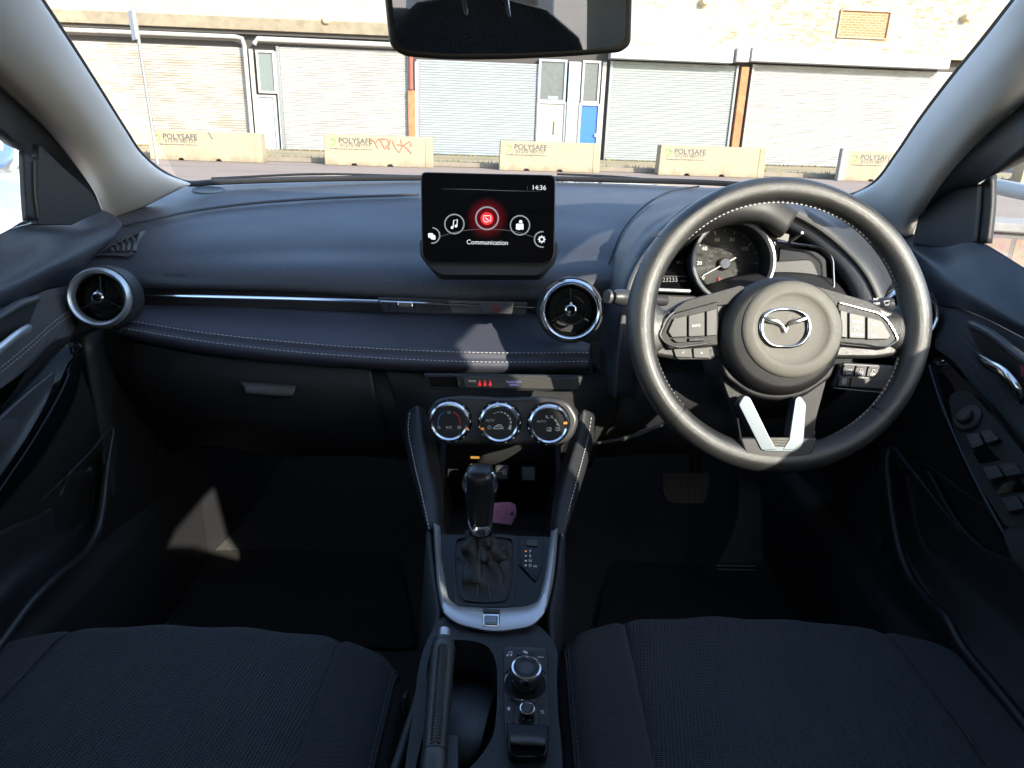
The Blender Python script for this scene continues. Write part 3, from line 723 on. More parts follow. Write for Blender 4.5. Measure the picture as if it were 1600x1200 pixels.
# ================================================================== THE CAR'S OWN SHELL
car = thing('car_cabin', (0, 0.0, 0.25), 'body shell round the cabin with pale grey windscreen pillars and black carpet', 'car')
Wl = [(0, -90), (30, -50), (62, 0), (105, 65), (150, 135), (193, 203), (218, 240), (250, 268), (296, 287)]
Dl = [(-140, 20), (-100, 55), (-40, 100), (12, 146), (62, 192), (112, 250), (146, 298), (158, 326), (176, 350)]
Yl = [.84, .90, .97, 1.05, 1.13, 1.22, 1.28, 1.34, 1.42]
rows = []
for w, d, y in zip(Wl, Dl, Yl):
    m1 = (w[0] * .62 + d[0] * .38, w[1] * .62 + d[1] * .38); m2 = (w[0] * .25 + d[0] * .75, w[1] * .25 + d[1] * .75)
    rows.append([(w[0] + 3, w[1] - 1, y + .03), (w[0] - 2, w[1] + 2, y), (*m1, y - .035), (*m2, y - .035), (d[0], d[1], y - .005)])
sheet('pillar_trim', rows, PILLAR, car, nu=26, nv=60, thick=.006)
Wr = [(1690, -130), (1640, -65), (1590, -2), (1545, 55), (1490, 122), (1436, 193), (1402, 243), (1372, 283), (1332, 306)]
Dr = [(1860, -80), (1790, -20), (1700, 75), (1600, 158), (1530, 222), (1478, 280), (1447, 325), (1430, 360), (1425, 392)]
Yr = [.78, .84, .90, .96, 1.04, 1.14, 1.22, 1.28, 1.36]
rows = []
for w, d, y in zip(Wr, Dr, Yr):
    m1 = (w[0] * .62 + d[0] * .38, w[1] * .62 + d[1] * .38); m2 = (w[0] * .25 + d[0] * .75, w[1] * .25 + d[1] * .75)
    rows.append([(w[0] - 3, w[1] - 1, y + .03), (w[0] + 2, w[1] + 2, y), (*m1, y - .035), (*m2, y - .035), (d[0], d[1], y - .005)])
sheet('pillar_trim', rows, PILLAR, car, nu=26, nv=60, thick=.006)
# rubber line round the windscreen
path = [pY(x, y, yy + .025) for (x, y), yy in zip(Wl, Yl)] + [pY(x, y, yy) for x, y, yy in ((330, 285, 1.50), (480, 280, 1.60), (700, 278, 1.66), (950, 281, 1.66), (1150, 288, 1.60), (1270, 300, 1.50))] + [pY(x, y, yy + .025) for (x, y), yy in reversed(list(zip(Wr, Yr)))]
path = cr(path, 160)
build(MB().tube(path, .0060, 8), 'windscreen_seal', RUBBER, car)
# windscreen glass
gl = [[pY(285, 292, 1.53), pY(540, 280, 1.66), pY(800, 277, 1.69), pY(1060, 283, 1.66), pY(1345, 312, 1.47)]]
tl, tr = Vector((-.60, .70, EYE.z + .32)), Vector((.56, .66, EYE.z + .32))
gl.append([tl, tl.lerp(tr, .25) + Vector((0, .05, .02)), tl.lerp(tr, .5) + Vector((0, .06, .03)), tl.lerp(tr, .75) + Vector((0, .05, .02)), tr])
mid = [a.lerp(b, .5) + Vector((0, .05, .05)) for a, b in zip(*gl)]
o = build(MB().grid(sheet_pts([gl[0], mid, gl[1]], 24, 16)), 'windscreen', WGLASS, car, away=EYE)
# black band between the pillar trim and the door window, running back as roof rail
Ll = [(-190, 80), (-120, 128), (-70, 160), (0, 203), (38, 238), (60, 255), (84, 268), (120, 300), (142, 325)]
rows = [[(d[0], d[1], y - .005), ((d[0] + l[0]) / 2, (d[1] + l[1]) / 2, y - .03), (l[0], l[1], y - .045)] for d, l, y in zip(Dl, Ll, Yl)]
sheet('door_aperture_seal', rows, RUBBER, car, nu=14, nv=50, thick=.02)
Lr = [(1960, -30), (1860, 35), (1760, 120), (1600, 232), (1552, 272), (1520, 290), (1495, 300), (1462, 335), (1440, 372)]
rows = [[(d[0], d[1], y - .005), ((d[0] + l[0]) / 2, (d[1] + l[1]) / 2, y - .03), (l[0], l[1], y - .045)] for d, l, y in zip(Dr, Lr, Yr)]
sheet('door_aperture_seal', rows, RUBBER, car, nu=14, nv=50, thick=.02)
# roof, rails, rear shell
Z = EYE.z
rows = []
for y, z, hw in ((.70, .315, .57), (.45, .335, .56), (0, .35, .56), (-.6, .345, .55), (-1.2, .31, .53), (-1.55, .25, .50)):
    rows.append([Vector((-.03 + s * hw, y, Z + z - (abs(s) ** 4) * .07)) for s in (-1.06, -.9, -.6, -.2, .2, .6, .9, 1.06)])
build(MB().grid(sheet_pts(rows, 24, 24)), 'headliner', HEAD, car, thick=.035, away=EYE)
for sx_, xo in ((-1, -.66), (1, .60)):
    g = MB().tube(cr([Vector((xo + sx_ * .01, .95, Z + .10)), Vector((xo, .84, Z + .18)), Vector((xo, .74, Z + .225)), Vector((xo, .4, Z + .265)), Vector((xo, -.2, Z + .27)), Vector((xo, -1.0, Z + .25)), Vector((xo, -1.5, Z + .17))], 24), .050, 12)
    build(g, 'roof_rail', RUBBER, car)
    xs = xo + sx_ * .05
    g = MB().prism([Vector((xs - .06, .21, Z - .2)), Vector((xs + .02, .21, Z - .2)), Vector((xs + .02, -.10, Z - .2)), Vector((xs - .06, -.10, Z - .2))], (-sx_ * .03, -.06, .47)); build(g, 'centre_pillar', PILLAR, car, bevel=.01)
    build(MB().prism([Vector((xs - .04, -.42, Z - .2)), Vector((xs + .02, -.42, Z - .2)), Vector((xs + .02, -.74, Z - .2)), Vector((xs - .04, -.74, Z - .2))], (-sx_ * .03, -.04, .47)), 'rear_sun_blocker', PILLAR, car, bevel=.01)  # panel added only to block sun coming through the rear side window
    g = MB().prism([Vector((xs, -1.0, Z - .2)), Vector((xs, -1.65, Z - .2)), Vector((xs, -1.55, Z + .25)), Vector((xs, -1.28, Z + .25))], (sx_ * -.06, 0, 0)); build(g, 'rear_pillar', PILLAR, car, bevel=.02)
    g = MB().box((xs + sx_ * .04, -.77, Z - .50), .1, 1.80, .84); build(g, 'rear_side_panel', DASH2, car, bevel=.03)
    g = MB().prism([Vector((xs + sx_ * .02, .08, Z - .2)), Vector((xs + sx_ * .02, -1.06, Z - .2)), Vector((xs - sx_ * .01, -1.3, Z + .24)), Vector((xs - sx_ * .01, .02, Z + .24))], (sx_ * .004, 0, 0)); build(g, 'rear_window', SGLASS, car)
g = MB().box((-.03, -1.66, Z - .50), 1.3, .1, .74); build(g, 'tailgate', DASH2, car, bevel=.03)
g = MB().prism([Vector((-.6, -1.66, Z - .12)), Vector((.54, -1.66, Z - .12)), Vector((.47, -1.56, Z + .22)), Vector((-.53, -1.56, Z + .22))], (0, -.006, 0)); build(g, 'rear_windscreen', SGLASS, car)
build(MB().tube(cr([Vector((-.66, .76, Z + .21)), Vector((-.50, .73, Z + .285)), Vector((-.03, .75, Z + .305)), Vector((.44, .72, Z + .285)), Vector((.60, .75, Z + .21))], 30), .028, 12), 'windscreen_header', PILLAR, car)
# carpet, bulkhead
g = MB().grid(sheet_pts([[Vector((x, y, z)) for x in (-.72, -.3, .1, .68)] for y, z in ((-1.65, .33), (.9, .33), (1.30, .33), (1.42, .36), (1.58, .52), (1.72, .74), (1.74, 1.0))], 20, 40))
build(g, 'floor_carpet', CARPET, car, thick=.03, away=EYE)
g = MB().box((-.03, 1.80, Z - .47), 1.5, .1, .56); build(g, 'bulkhead', DARK, car)
build(MB().box((-.80, 1.60, Z - .56), .1, .50, .66), 'wing_panel', DARK, car); build(MB().box((.76, 1.58, Z - .57), .1, .50, .62), 'wing_panel', DARK, car)
for xs in (-.70, .64): build(MB().box((xs, .50, Z - .80), .14, 2.3, .28), 'door_sill', DASH2, car, bevel=.03)
for pts in (((-.655, 1.05), (-.650, 1.18), (-.625, 1.32), (-.57, 1.46), (-.50, 1.60)), ((.625, 1.05), (.62, 1.18), (.60, 1.32), (.56, 1.46), (.52, 1.60))):
    g = MB().grid(sheet_pts([[Vector((x, y, Z + z)) for x, y in pts] for z in (-.93, -.80, -.60, -.45, -.33)], 24, 20)); build(g, 'kick_panel', DASH2, car, thick=.01, away=EYE)
# sill step and ridge mouldings in the footwell
g = MB().tube(cr([pY(243, 700, 1.34), pY(252, 760, 1.32), pY(243, 810, 1.28)], 16), [.001 + .004 * math.sin(math.pi * i / 15) for i in range(16)], 8); build(g, 'sill_moulding', SOFT, car)
# bonnet and wiper outside the glass
rows = [[Vector((x, y, Z + z - .05 * (x / .8) ** 4)) for x in (-.78, -.6, -.3, 0, .3, .6, .74)] for y, z in ((1.80, -.140), (2.0, -.143), (2.2, -.158), (2.5, -.23), (2.7, -.34))]
build(MB().grid(sheet_pts(rows, 30, 20)), 'bonnet', mat('dark grey metallic car paint', (.10, .11, .13), .25, .5, coat=1), car, thick=.01, away=Vector((0, 2, 5)))
for pts in ([(330, 279, 1.66), (500, 272, 1.74), (640, 275, 1.76), (760, 277, 1.74)], [(870, 272, 1.76), (960, 276, 1.74), (1060, 285, 1.70)]):
    q = cr([pY(*p) for p in pts], 24); g = MB().tube(q, .0032, 6, nrm=(0, 0, 1), flat=.8); w = build(g, 'wiper_blade', RUBBER, car)
# ================================================================== DASHBOARD
dash = thing('dashboard', (-.03, 1.15, .80), 'wide black dashboard with navy stitched pad, round vents and instrument hood', 'dashboard')
rows = [
 [(165, 345, 1.40), (235, 298, 1.50), (290, 288, 1.57), (450, 284, 1.64), (650, 282, 1.68), (900, 285, 1.68), (1060, 291, 1.66), (1250, 303, 1.58), (1350, 318, 1.48), (1420, 350, 1.40)],
 [(165, 348, 1.30), (235, 330, 1.34), (300, 306, 1.45), (450, 294, 1.56), (650, 290, 1.60), (900, 293, 1.60), (1050, 302, 1.53), (1230, 320, 1.42), (1350, 350, 1.34), (1440, 390, 1.26)],
 [(165, 352, 1.245), (230, 343, 1.28), (300, 328, 1.355), (450, 312, 1.46), (650, 304, 1.51), (900, 306, 1.51), (1010, 322, 1.42), (1200, 345, 1.32), (1360, 380, 1.26), (1450, 420, 1.20)],
 [(148, 385, 1.185), (225, 368, 1.205), (300, 354, 1.265), (450, 338, 1.35), (650, 332, 1.39), (850, 334, 1.39), (980, 348, 1.32), (1180, 375, 1.25), (1360, 410, 1.22), (1450, 440, 1.18)],
 [(125, 412, 1.145), (215, 402, 1.150), (300, 396, 1.170), (450, 390, 1.205), (650, 388, 1.225), (820, 392, 1.225), (955, 400, 1.19), (1180, 430, 1.20), (1360, 440, 1.20), (1450, 470, 1.16)],
 [(112, 438, 1.122), (212, 432, 1.120), (300, 436, 1.122), (450, 438, 1.126), (640, 448, 1.130), (820, 452, 1.130), (945, 445, 1.13), (1180, 460, 1.18), (1360, 470, 1.18), (1450, 500, 1.14)],
 [(108, 447, 1.122), (212, 444, 1.116), (300, 446.5, 1.118), (450, 451, 1.122), (640, 462, 1.126), (820, 466, 1.126), (945, 468, 1.13), (1180, 480, 1.18), (1360, 490, 1.18), (1450, 520, 1.14)],
 [(108, 452, 1.16), (212, 447, 1.16), (300, 449, 1.16), (450, 454, 1.16), (640, 465, 1.17), (820, 469, 1.17), (945, 474, 1.16), (1180, 490, 1.20), (1360, 500, 1.20), (1450, 530, 1.16)]]
sheet('upper_pad', rows, DASH, dash, nu=110, nv=70, thick=.006)
# raised line along the crest, tweeter grille, demister grille
g = MB().tube(cr([pY(*p) for p in ((192, 352, 1.240), (235, 343, 1.255), (300, 330, 1.330), (380, 319, 1.395), (500, 310, 1.455), (655, 304, 1.490))], 60), .0028, 6); build(g, 'pad_seam', DASH, dash)
c = pY(326, 297, 1.502)
build(MB().lathe([(.028, 0), (.031, .0012), (.033, -.003)], c, Vector((.05, -.12, 1)), 40), 'tweeter_grille', DASH2, dash)
# demister outlet (left end): frame and vanes
dm = [(152, 389), (180, 374), (217, 364), (219, 368), (203, 398), (195, 400), (178, 397)]
slv = lambda x, y: pY(x, y, 1.824 - .000104 * x - .00165 * y)
og = frame_strip('demister_vent', rnd([(148, 399), (182, 376), (220, 361), (203, 401), (175, 399)], [3, 30, 3, 4, 30], 5), rnd([(155, 397), (184, 379), (216, 365.5), (201, 397.5), (176, 396)], [2, 28, 2, 3, 28], 5), slv, Vector((0, .03, 0)), SOFT, dash, n=120, bevel=0)
g = MB().prism([slv(x, y) + Vector((0, .0035, 0)) for x, y in ((150, 398.5), (182, 377), (218, 363), (202, 399.5), (175, 398))], (0, .004, 0)); build(g, 'backing', DARK, og)
for k in range(5):
    x0, y0 = 168 + k * 9, 384 - k * 3.6
    q = cr([slv(x0, y0) + Vector((0, .004, 0)), slv(x0 + 5, y0 + 4.5 + k * .6) + Vector((0, .006, 0)), slv(x0 + 7 - k * .6, y0 + 10 + k * 3.4) + Vector((0, .004, 0))], 10)
    build(MB().tube(q, .0016, 6, nrm=(0, 1, 0), flat=2.4), 'vane', SOFT, og)
# trim channel with chrome strip
rows = [[(198, 446, 1.122), (400, 451, 1.128), (640, 464, 1.132), (850, 468, 1.132)], [(198, 447, 1.142), (400, 453, 1.148), (640, 466, 1.150), (850, 470, 1.150)],
        [(204, 476, 1.142), (400, 481, 1.146), (640, 493, 1.148), (856, 500, 1.148)], [(204, 478, 1.118), (400, 483, 1.122), (640, 495, 1.124), (856, 503, 1.124)]]
sheet('trim_channel', rows, DASH2, dash, nu=60, smooth_rows=False, thick=.004, angle=30)
q = cr([pY(*p) for p in ((228, 461, 1.112), (330, 464, 1.108), (450, 467, 1.100), (592, 471.5, 1.090))], 40)
build(MB().tube(q, [.0006 + .0022 * min(1, i / 6) for i in range(40)], 8), 'chrome_strip', CHROME, dash)
q = [pY(*p) for p in ((594, 472, 1.080), (700, 476, 1.080), (748, 477.5, 1.080))]
build(MB().tube(q, .0024, 8), 'chrome_strip', CHROME, dash)
q = [pY(*p) for p in ((803, 479.5, 1.080), (836, 481, 1.080))]
build(MB().tube(q, [.0024, .0018], 8), 'chrome_strip', CHROME, dash)
slab('strip_clip', [(621, 471), (645, 472), (645, 481), (621, 480)], 1.085, .012, CHROME, dash, bevel=.0015)
slab('air_slot_surround', [(590, 464), (748, 470), (746, 492), (600, 487)], 1.125, .004, SOFT, dash, bevel=.001)
g = MB()
for k in range(7): g.prism([pD(x, y, 1.12) for x, y in ((606 + k * 14, 467 + k * .45), (608 + k * 14, 467 + k * .45), (607 + k * 14, 484 + k * .45), (605 + k * 14, 484 + k * .45))], fwd * .004)
build(g, 'air_slot_vane', DARK, dash)
tag(g and dash, None)
slab('air_slot_surround', [(700, 469), (824, 472), (822, 492), (706, 489)], 1.122, .004, BUTTON, dash, bevel=.001)
hz = slab('hazard_switch', [(746, 470), (803, 472), (800, 491), (752, 489)], 1.088, .016, SOFT, dash, bevel=.002, r=3)
tri = [pD(x, y, 1.0868) for x, y in ((774.5, 474.5), (781, 486), (768, 485.5))]
build(MB().tube(tri, .0009, 5, closed=True), 'warning_triangle', REDI, hz)
tri = [pD(x, y, 1.0868) for x, y in ((774.5, 478.5), (778, 484.2), (771.4, 484))]
build(MB().tube(tri, .0005, 5, closed=True), 'warning_triangle', REDI, hz)

# leather shelf with two stitched seams
E0 = [(214, 477, 1.122), (400, 482, 1.128), (600, 491, 1.130), (856, 502, 1.128), (880, 524, 1.11), (922, 538, 1.10)]
T1 = [(196, 503, 1.070), (300, 520, 1.058), (450, 537, 1.050), (600, 548, 1.048), (760, 554, 1.048), (921, 554, 1.055)]
T2 = [(193, 511, 1.062), (300, 529, 1.051), (450, 547, 1.044), (600, 558, 1.042), (760, 564, 1.042), (921, 563, 1.050)]
T3 = [(190, 524, 1.062), (300, 546, 1.050), (450, 563, 1.043), (600, 573, 1.041), (760, 579, 1.041), (921, 577, 1.050)]
T4 = [(190, 528, 1.10), (300, 548, 1.09), (450, 566, 1.085), (600, 577, 1.085), (760, 583, 1.085), (921, 581, 1.09)]
def mixr(a, b, t, bulge=0): return [tuple(p * (1 - t) + q * t for p, q in zip(x, y))[:2] + (x[2] * (1 - t) + y[2] * t - bulge,) for x, y in zip(a, b)]
rows = [[(a, b + 2, c + .03) for a, b, c in E0], E0, mixr(E0, T1, .25, .004), mixr(E0, T1, .75, .006), mixr(E0, T1, .96, .002), T1, mixr(T1, T2, .45, -.0018), mixr(T1, T2, .55, -.0018), T2, mixr(T2, T3, .25, .003), mixr(T2, T3, .8, .003), T3, T4]
shelf = sheet('shelf_pad', rows, SHELF, dash, nu=90, nv=72, thick=.006)
for T, dy in ((T1, -3.0), (T2, 1.5)):
    q = cr([pY(a, b + dy, c - .0035 if dy < 0 else c - .0035) for a, b, c in T], 200)
    build(dashes(q, .0042, .0022, .00062), 'stitching', THREADW, shelf)
text('SRS AIRBAG', 274, 430, 5.2, lambda x, y: pY(x, y, 1.121), mat('embossed lettering', (.045, .047, .05), .3), dash, 'embossed_lettering', ang=-.5, lift=.002)

# lower dash on the passenger side, glovebox
LD = [[(112, 500, 1.10), (190, 520, 1.10), (400, 560, 1.09), (600, 577, 1.09), (700, 582, 1.09), (925, 582, 1.09)],
      [(150, 560, 1.11), (215, 580, 1.09), (400, 610, 1.075), (600, 625, 1.07), (700, 630, 1.07), (925, 630, 1.08)],
      [(190, 640, 1.16), (260, 650, 1.12), (400, 665, 1.10), (600, 680, 1.09), (700, 690, 1.09), (925, 690, 1.10)],
      [(240, 700, 1.24), (330, 690, 1.17), (430, 702, 1.14), (600, 706, 1.13), (700, 720, 1.12), (925, 720, 1.13)],
      [(250, 690, 1.40), (330, 688, 1.36), (430, 700, 1.34), (600, 704, 1.33), (700, 718, 1.33), (925, 716, 1.33)]]
sheet('lower_panel', LD, DARK, dash, nu=70, nv=40, thick=.006)
GB = [[(204, 534, 1.088), (300, 552, 1.078), (450, 566, 1.072), (579, 576, 1.070)],
      [(202, 575, 1.090), (300, 590, 1.072), (450, 604, 1.063), (586, 612, 1.060)],
      [(240, 632, 1.110), (320, 643, 1.088), (450, 656, 1.076), (598, 660, 1.072)],
      [(330, 686, 1.150), (390, 691, 1.130), (480, 698, 1.118), (612, 698, 1.110)]]
gb = sheet('glovebox_lid', GB, DASH2, dash, nu=60, nv=40, thick=.012)
rows = [[(p[0] - 1, p[1] - 1.2, p[2] + .001) for p in GB[0]], [(p[0] - 1, p[1] + .2, p[2] - .002) for p in GB[0]]]
q = cr([pY(p[0], p[1], p[2] - .001) for p in GB[0]], 50); build(MB().tube(q, .0013, 6), 'lid_edge', SOFT, gb)
h = sheet('handle', [[(374, 596, 1.062), (420, 599, 1.060), (462, 602, 1.060)], [(381, 604, 1.054), (420, 606, 1.052), (460, 609, 1.052)], [(383, 613, 1.050), (420, 616, 1.049), (458, 618, 1.049)], [(384, 616, 1.06), (420, 619, 1.06), (457, 621, 1.06)]], BUTTON, gb, nu=24, nv=16, thick=.004)
# end cap below the outer vent
sheet('end_cap', [[(96, 440, 1.16), (104, 500, 1.14), (150, 560, 1.14), (200, 660, 1.20), (240, 720, 1.26)], [(160, 440, 1.125), (180, 512, 1.105), (200, 545, 1.105), (232, 625, 1.13), (320, 690, 1.18)]], DARK, dash, nu=24, nv=6, thick=.01)

# round vents
def vent(cx, cy, rpx, d, name='round_vent', ax=None):
    c = pD(cx, cy, d); s = d / FPX; r = rpx * s
    n = -(ray(cx, cy).normalized() * .35 + Vector((0, 1, -.22)).normalized() * .65).normalized() if ax is None else ax
    v = build(MB().lathe([(r * .74, -.035), (r * .80, -.004), (r * 1.04, -.004), (r * 1.06, -.012), (r * 1.10, -.045)], c, n), name, DASH2, dash)
    prof = [(r * .775, -.010), (r * .79, .001), (r * .83, .0055), (r * .90, .0075), (r * .965, .0045), (r, -.004), (r * .99, -.014)]
    build(MB().lathe(prof, c, n, 72, cap=False), 'ring', SATIN if cx < 800 else CHROME, v)
    build(MB().lathe([(0, -.034), (r * .76, -.034), (r * .76, -.036), (0, -.036)], c, n), 'duct', DARK, v)
    build(MB().lathe([(r * .70, -.012), (r * .725, -.005), (r * .75, -.012), (r * .725, -.022)], c, n, 56, cap=False), 'inner_ring', GLOSS, v)
    build(MB().lathe([(r * .44, -.012), (r * .46, -.007), (r * .48, -.012), (r * .46, -.026)], c, n, 48, cap=False), 'inner_ring', SOFT, v)
    x = (RT - n * RT.dot(n)).normalized(); y = n.cross(x)
    for a in (90, 210, 330):
        dd = x * math.cos(R_(a)) + y * math.sin(R_(a)); pp = n.cross(dd)
        g = MB().box(c + dd * r * .40 - n * .016, r * .66, .0014, .016, (dd, pp, n)); build(g, 'vane', SOFT, v)
    k = build(MB().lathe([(r * .10, -.02), (r * .17, -.002), (r * .20, .002), (r * .185, .0075), (r * .14, .009)], c, n, 40), 'adjuster', CHROME, v)
    build(MB().lathe([(r * .145, .0085), (r * .12, .0100), (0, .0104)], c, n, 30), 'cap', GLOSS, k)
    g = MB().box(c + y * r * .19 + n * .004, .003, r * .12, .003, (x, y, n)); build(g, 'pointer', CHROME, k)
    return v
vent(155, 465, 47, 1.065); vent(892, 485, 49, 1.045); vent(1420, 492, 45, 1.07)

# centre stack
st = [[(600, 578, 1.075), (650, 582, 1.065), (785, 585, 1.062), (915, 584, 1.065), (960, 580, 1.075)],
      [(610, 604, 1.068), (650, 606, 1.055), (785, 608, 1.050), (915, 608, 1.055), (965, 604, 1.068)],
      [(620, 640, 1.070), (655, 640, 1.050), (785, 640, 1.042), (915, 640, 1.050), (965, 640, 1.068)],
      [(630, 690, 1.075), (668, 695, 1.050), (785, 700, 1.040), (892, 700, 1.050), (940, 690, 1.07)],
      [(640, 712, 1.08), (676, 712, 1.055), (785, 714, 1.046), (884, 714, 1.055), (930, 712, 1.08)],
      [(640, 716, 1.18), (676, 716, 1.18), (785, 718, 1.18), (884, 718, 1.18), (930, 716, 1.18)]]
stack = sheet('centre_stack_panel', st, RIBV, dash, nu=60, nv=50, thick=.006)
slab('display_recess', [(660, 583), (912, 586), (903, 612), (672, 608)], 1.022, .004, DASH2, dash, bevel=.002, r=6)
disp = slab('warning_display', [(722, 588), (906, 590), (899, 609), (726, 606)], 1.018, .004, mat('smoky display plastic', (.05, .047, .042), .3), dash, bevel=.0012, r=5)
slab('blank_switch', [(666, 587), (716, 588), (720, 606), (674, 604)], 1.018, .004, GLOSS, dash, bevel=.0012, r=4)
text('REAR', 738, 595.5, 3.6, atd(1.0172), GLOWG, disp)
for k in range(3):
    x = 749.5 + k * 8.2
    g = MB().lathe([(0, .0004), (.0009, .0004), (.0009, 0)], pD(x, 595.5 + k * .1, 1.0175), -fwd, 10); g.prism([pD(a, b, 1.0172) for a, b in ((x - 1.2, 597.5), (x + 1.6, 597.5), (x + 2.4, 602.8), (x - 2.2, 602.8))], fwd * .0003)
    build(g, 'belt_light', GLOWR, disp)
text('PASSENGER', 803, 597, 3.2, atd(1.0172), GLOWP, disp); text('AIRBAG', 803, 601.5, 3.2, atd(1.0172), GLOWP, disp)

# climate panel with three dials
cpn = rnd([(664, 652), (680, 623), (722, 618), (781, 622), (840, 620), (888, 624), (907, 655), (894, 688), (858, 700), (830, 694), (781, 699), (742, 694), (703, 697), (674, 686)], 14, 6)
cp = build(MB().prism([pD(p[0], p[1], .992) for p in cpn], fwd * .05), 'climate_panel', SOFT, dash, bevel=.006, seg=4)
def dial(cx, cy, face):
    d = .992; s = d / FPX; n = -(fwd * .8 + Vector((0, 1, -.05)) * .2).normalized(); c = pD(cx, cy, d)
    k = build(MB().lathe([(33 * s, -.001), (34 * s, .002), (32.5 * s, .003), (31 * s, .002)], c, n, 60), 'climate_knob', GLOSS, dash)
    build(MB().lathe([(31.5 * s, .0), (31.5 * s, .013), (30.8 * s, .0165), (28.0 * s, .0185), (25.4 * s, .0165), (25.0 * s, .0145)], c, n, 72, cap=False), 'ring', CHROME, k)
    build(MB().lathe([(26.6 * s, .0152), (0, .0152)], c, n, 60), 'face', SOFT, k)
    x = (RT - n * RT.dot(n)).normalized(); y = n.cross(x)
    g = MB()
    for a in range(0, 360, 24):
        dd = x * math.cos(R_(a)) + y * math.sin(R_(a)); g.box(c + dd * 31.6 * s + n * .0075, .0012, .0028, .011, (dd, n.cross(dd), n))
    build(g, 'grip_rib', DKCHROME, k)
    F = lambda X, Y: c + n * .0156 + x * ((X - cx) * s * .98) - y * ((Y - cy) * s * .98)
    face(k, F, s)
    return k
def arc(F, cx, cy, r, a0, a1, w, m, k, name='scale_arc', seg=18):
    p = [F(cx + r * math.cos(R_(a0 + (a1 - a0) * i / seg)), cy - r * math.sin(R_(a0 + (a1 - a0) * i / seg))) for i in range(seg + 1)]
    return build(MB().tube(p, w, 5), name, m, k)
def marker(F, x, y, k, n=None, w=5, h=3.2):
    build(MB().prism([F(x + a, y + b) for a, b in ((-w / 2, -h / 2), (w / 2, -h / 2), (w / 2, h / 2), (-w / 2, h / 2))], -fwd * .0032), 'marker', ORANGE, k)
def face1(k, F, s):
    arc(F, 703, 658, 17.5, 112, 205, .0008, BLUEI, k); arc(F, 703, 658, 17.5, 68, -25, .0008, REDI, k)
    text('22', 703, 642.5, 4, F, INKW, k, lift=.0003); text('15', 687, 666.5, 4.2, F, INKW, k, lift=.0003); text('29', 719, 666.5, 4.2, F, INKW, k, lift=.0003); text('A/C', 703, 666, 4.2, F, INKW, k, lift=.0003)
    marker(F, 731, 668, k)
def face2(k, F, s):
    g = MB()
    for i in range(8):
        a = 118 - i * 19; p = lambda r, q: F(781 + r * math.cos(R_(q)), 659 - r * math.sin(R_(q)))
        g.tube([p(17.5, a + 6), p(17.5, a - 6)], .0005 + .00011 * i, 5)
    build(g, 'fan_scale', INKW, k)
    text('AUTO', 766, 655, 3.6, F, INKW, k, lift=.0003)
    g = MB().tube([F(*p) for p in circ(765, 666, 2.4, n=12)], .0004, 5, True); build(g, 'off_symbol', INKW, k)
    g = MB().tube([F(*p) for p in ((771, 667), (775, 664), (779, 661.5), (783, 662), (786, 666), (787, 668), (771, 668))], .0006, 5, True); g.tube([F(776, 665), F(781, 664.5), F(784, 667)], .0005, 5); build(g, 'car_symbol', INKW, k)
    g = MB()
    for a in (0, 90, 180, 270): g.tube([F(797, 667), F(797 + 3 * math.cos(R_(a + 20)), 667 - 3 * math.sin(R_(a + 20)))], .0009, 5)
    build(g, 'fan_symbol', INKW, k); marker(F, 754, 668, k)
def face3(k, F, s):
    text('AUTO', 845, 656.5, 3.6, F, INKW, k, lift=.0003)
    for (x, y) in ((854, 649.5), (862, 649.5), (867.5, 655), (871, 661)):
        g = MB().tube([F(x - 2.6, y - 1.5), F(x, y - 1.8), F(x + .5, y + 1.8), F(x + 2.8, y + 1.8)], .0006, 5); g.tube([F(x - 2.6, y + .5), F(x - .5, y + .5)], .0006, 5); build(g, 'air_direction_symbol', INKW, k)
    for (x, y) in ((857, 669), (870.5, 668.5)):
        g = MB().tube([F(*p) for p in ((x - 4, y + 2), (x - 3.4, y - 2.4), (x + 3.4, y - 2.4), (x + 4, y + 2))], .0005, 5, True)
        for q in (-1.7, 0, 1.7): g.tube([F(x + q, y + 3.4), F(x + q + .6, y), F(x + q, y - 1)], .0004, 4)
        build(g, 'demist_symbol', INKW, k)
    marker(F, 882, 659, k)
dial(704, 657, face1); dial(781, 659, face2); dial(857, 661, face3)
slab('hazard_lamp_strip', [(735, 713), (749, 713.4), (749, 717), (735, 716.6)], .985, .003, GLOWA, dash, bevel=.0006, r=1)

# ---- instrument hood and cluster
n_ = 13
OUT = [(932, 620, 1.10), (936, 560, 1.11), (942, 490, 1.13), (953, 420, 1.17), (978, 362, 1.22), (1028, 318, 1.30), (1100, 296, 1.38), (1190, 292, 1.40), (1280, 312, 1.36), (1350, 350, 1.30), (1412, 412, 1.24), (1436, 470, 1.19), (1448, 560, 1.15)]
MID = [(948, 620, 1.06), (950, 560, 1.06), (957, 492, 1.07), (972, 425, 1.09), (1000, 372, 1.12), (1048, 335, 1.16), (1110, 314, 1.20), (1192, 309, 1.21), (1262, 326, 1.19), (1328, 366, 1.16), (1382, 425, 1.12), (1408, 480, 1.09), (1420, 560, 1.08)]
LIP = [(962, 620, 1.035), (966, 560, 1.035), (973, 497, 1.045), (986, 440, 1.06), (1014, 392, 1.08), (1058, 352, 1.10), (1115, 326, 1.12), (1188, 318, 1.125), (1240, 334, 1.12), (1308, 378, 1.10), (1355, 430, 1.07), (1380, 490, 1.05), (1396, 560, 1.04)]
INN = [(970, 620, 1.036), (974, 560, 1.037), (982, 500, 1.047), (996, 446, 1.062), (1024, 400, 1.082), (1066, 362, 1.102), (1120, 338, 1.122), (1182, 331, 1.127), (1232, 346, 1.122), (1294, 386, 1.102), (1338, 434, 1.072), (1360, 492, 1.052), (1374, 560, 1.042)]
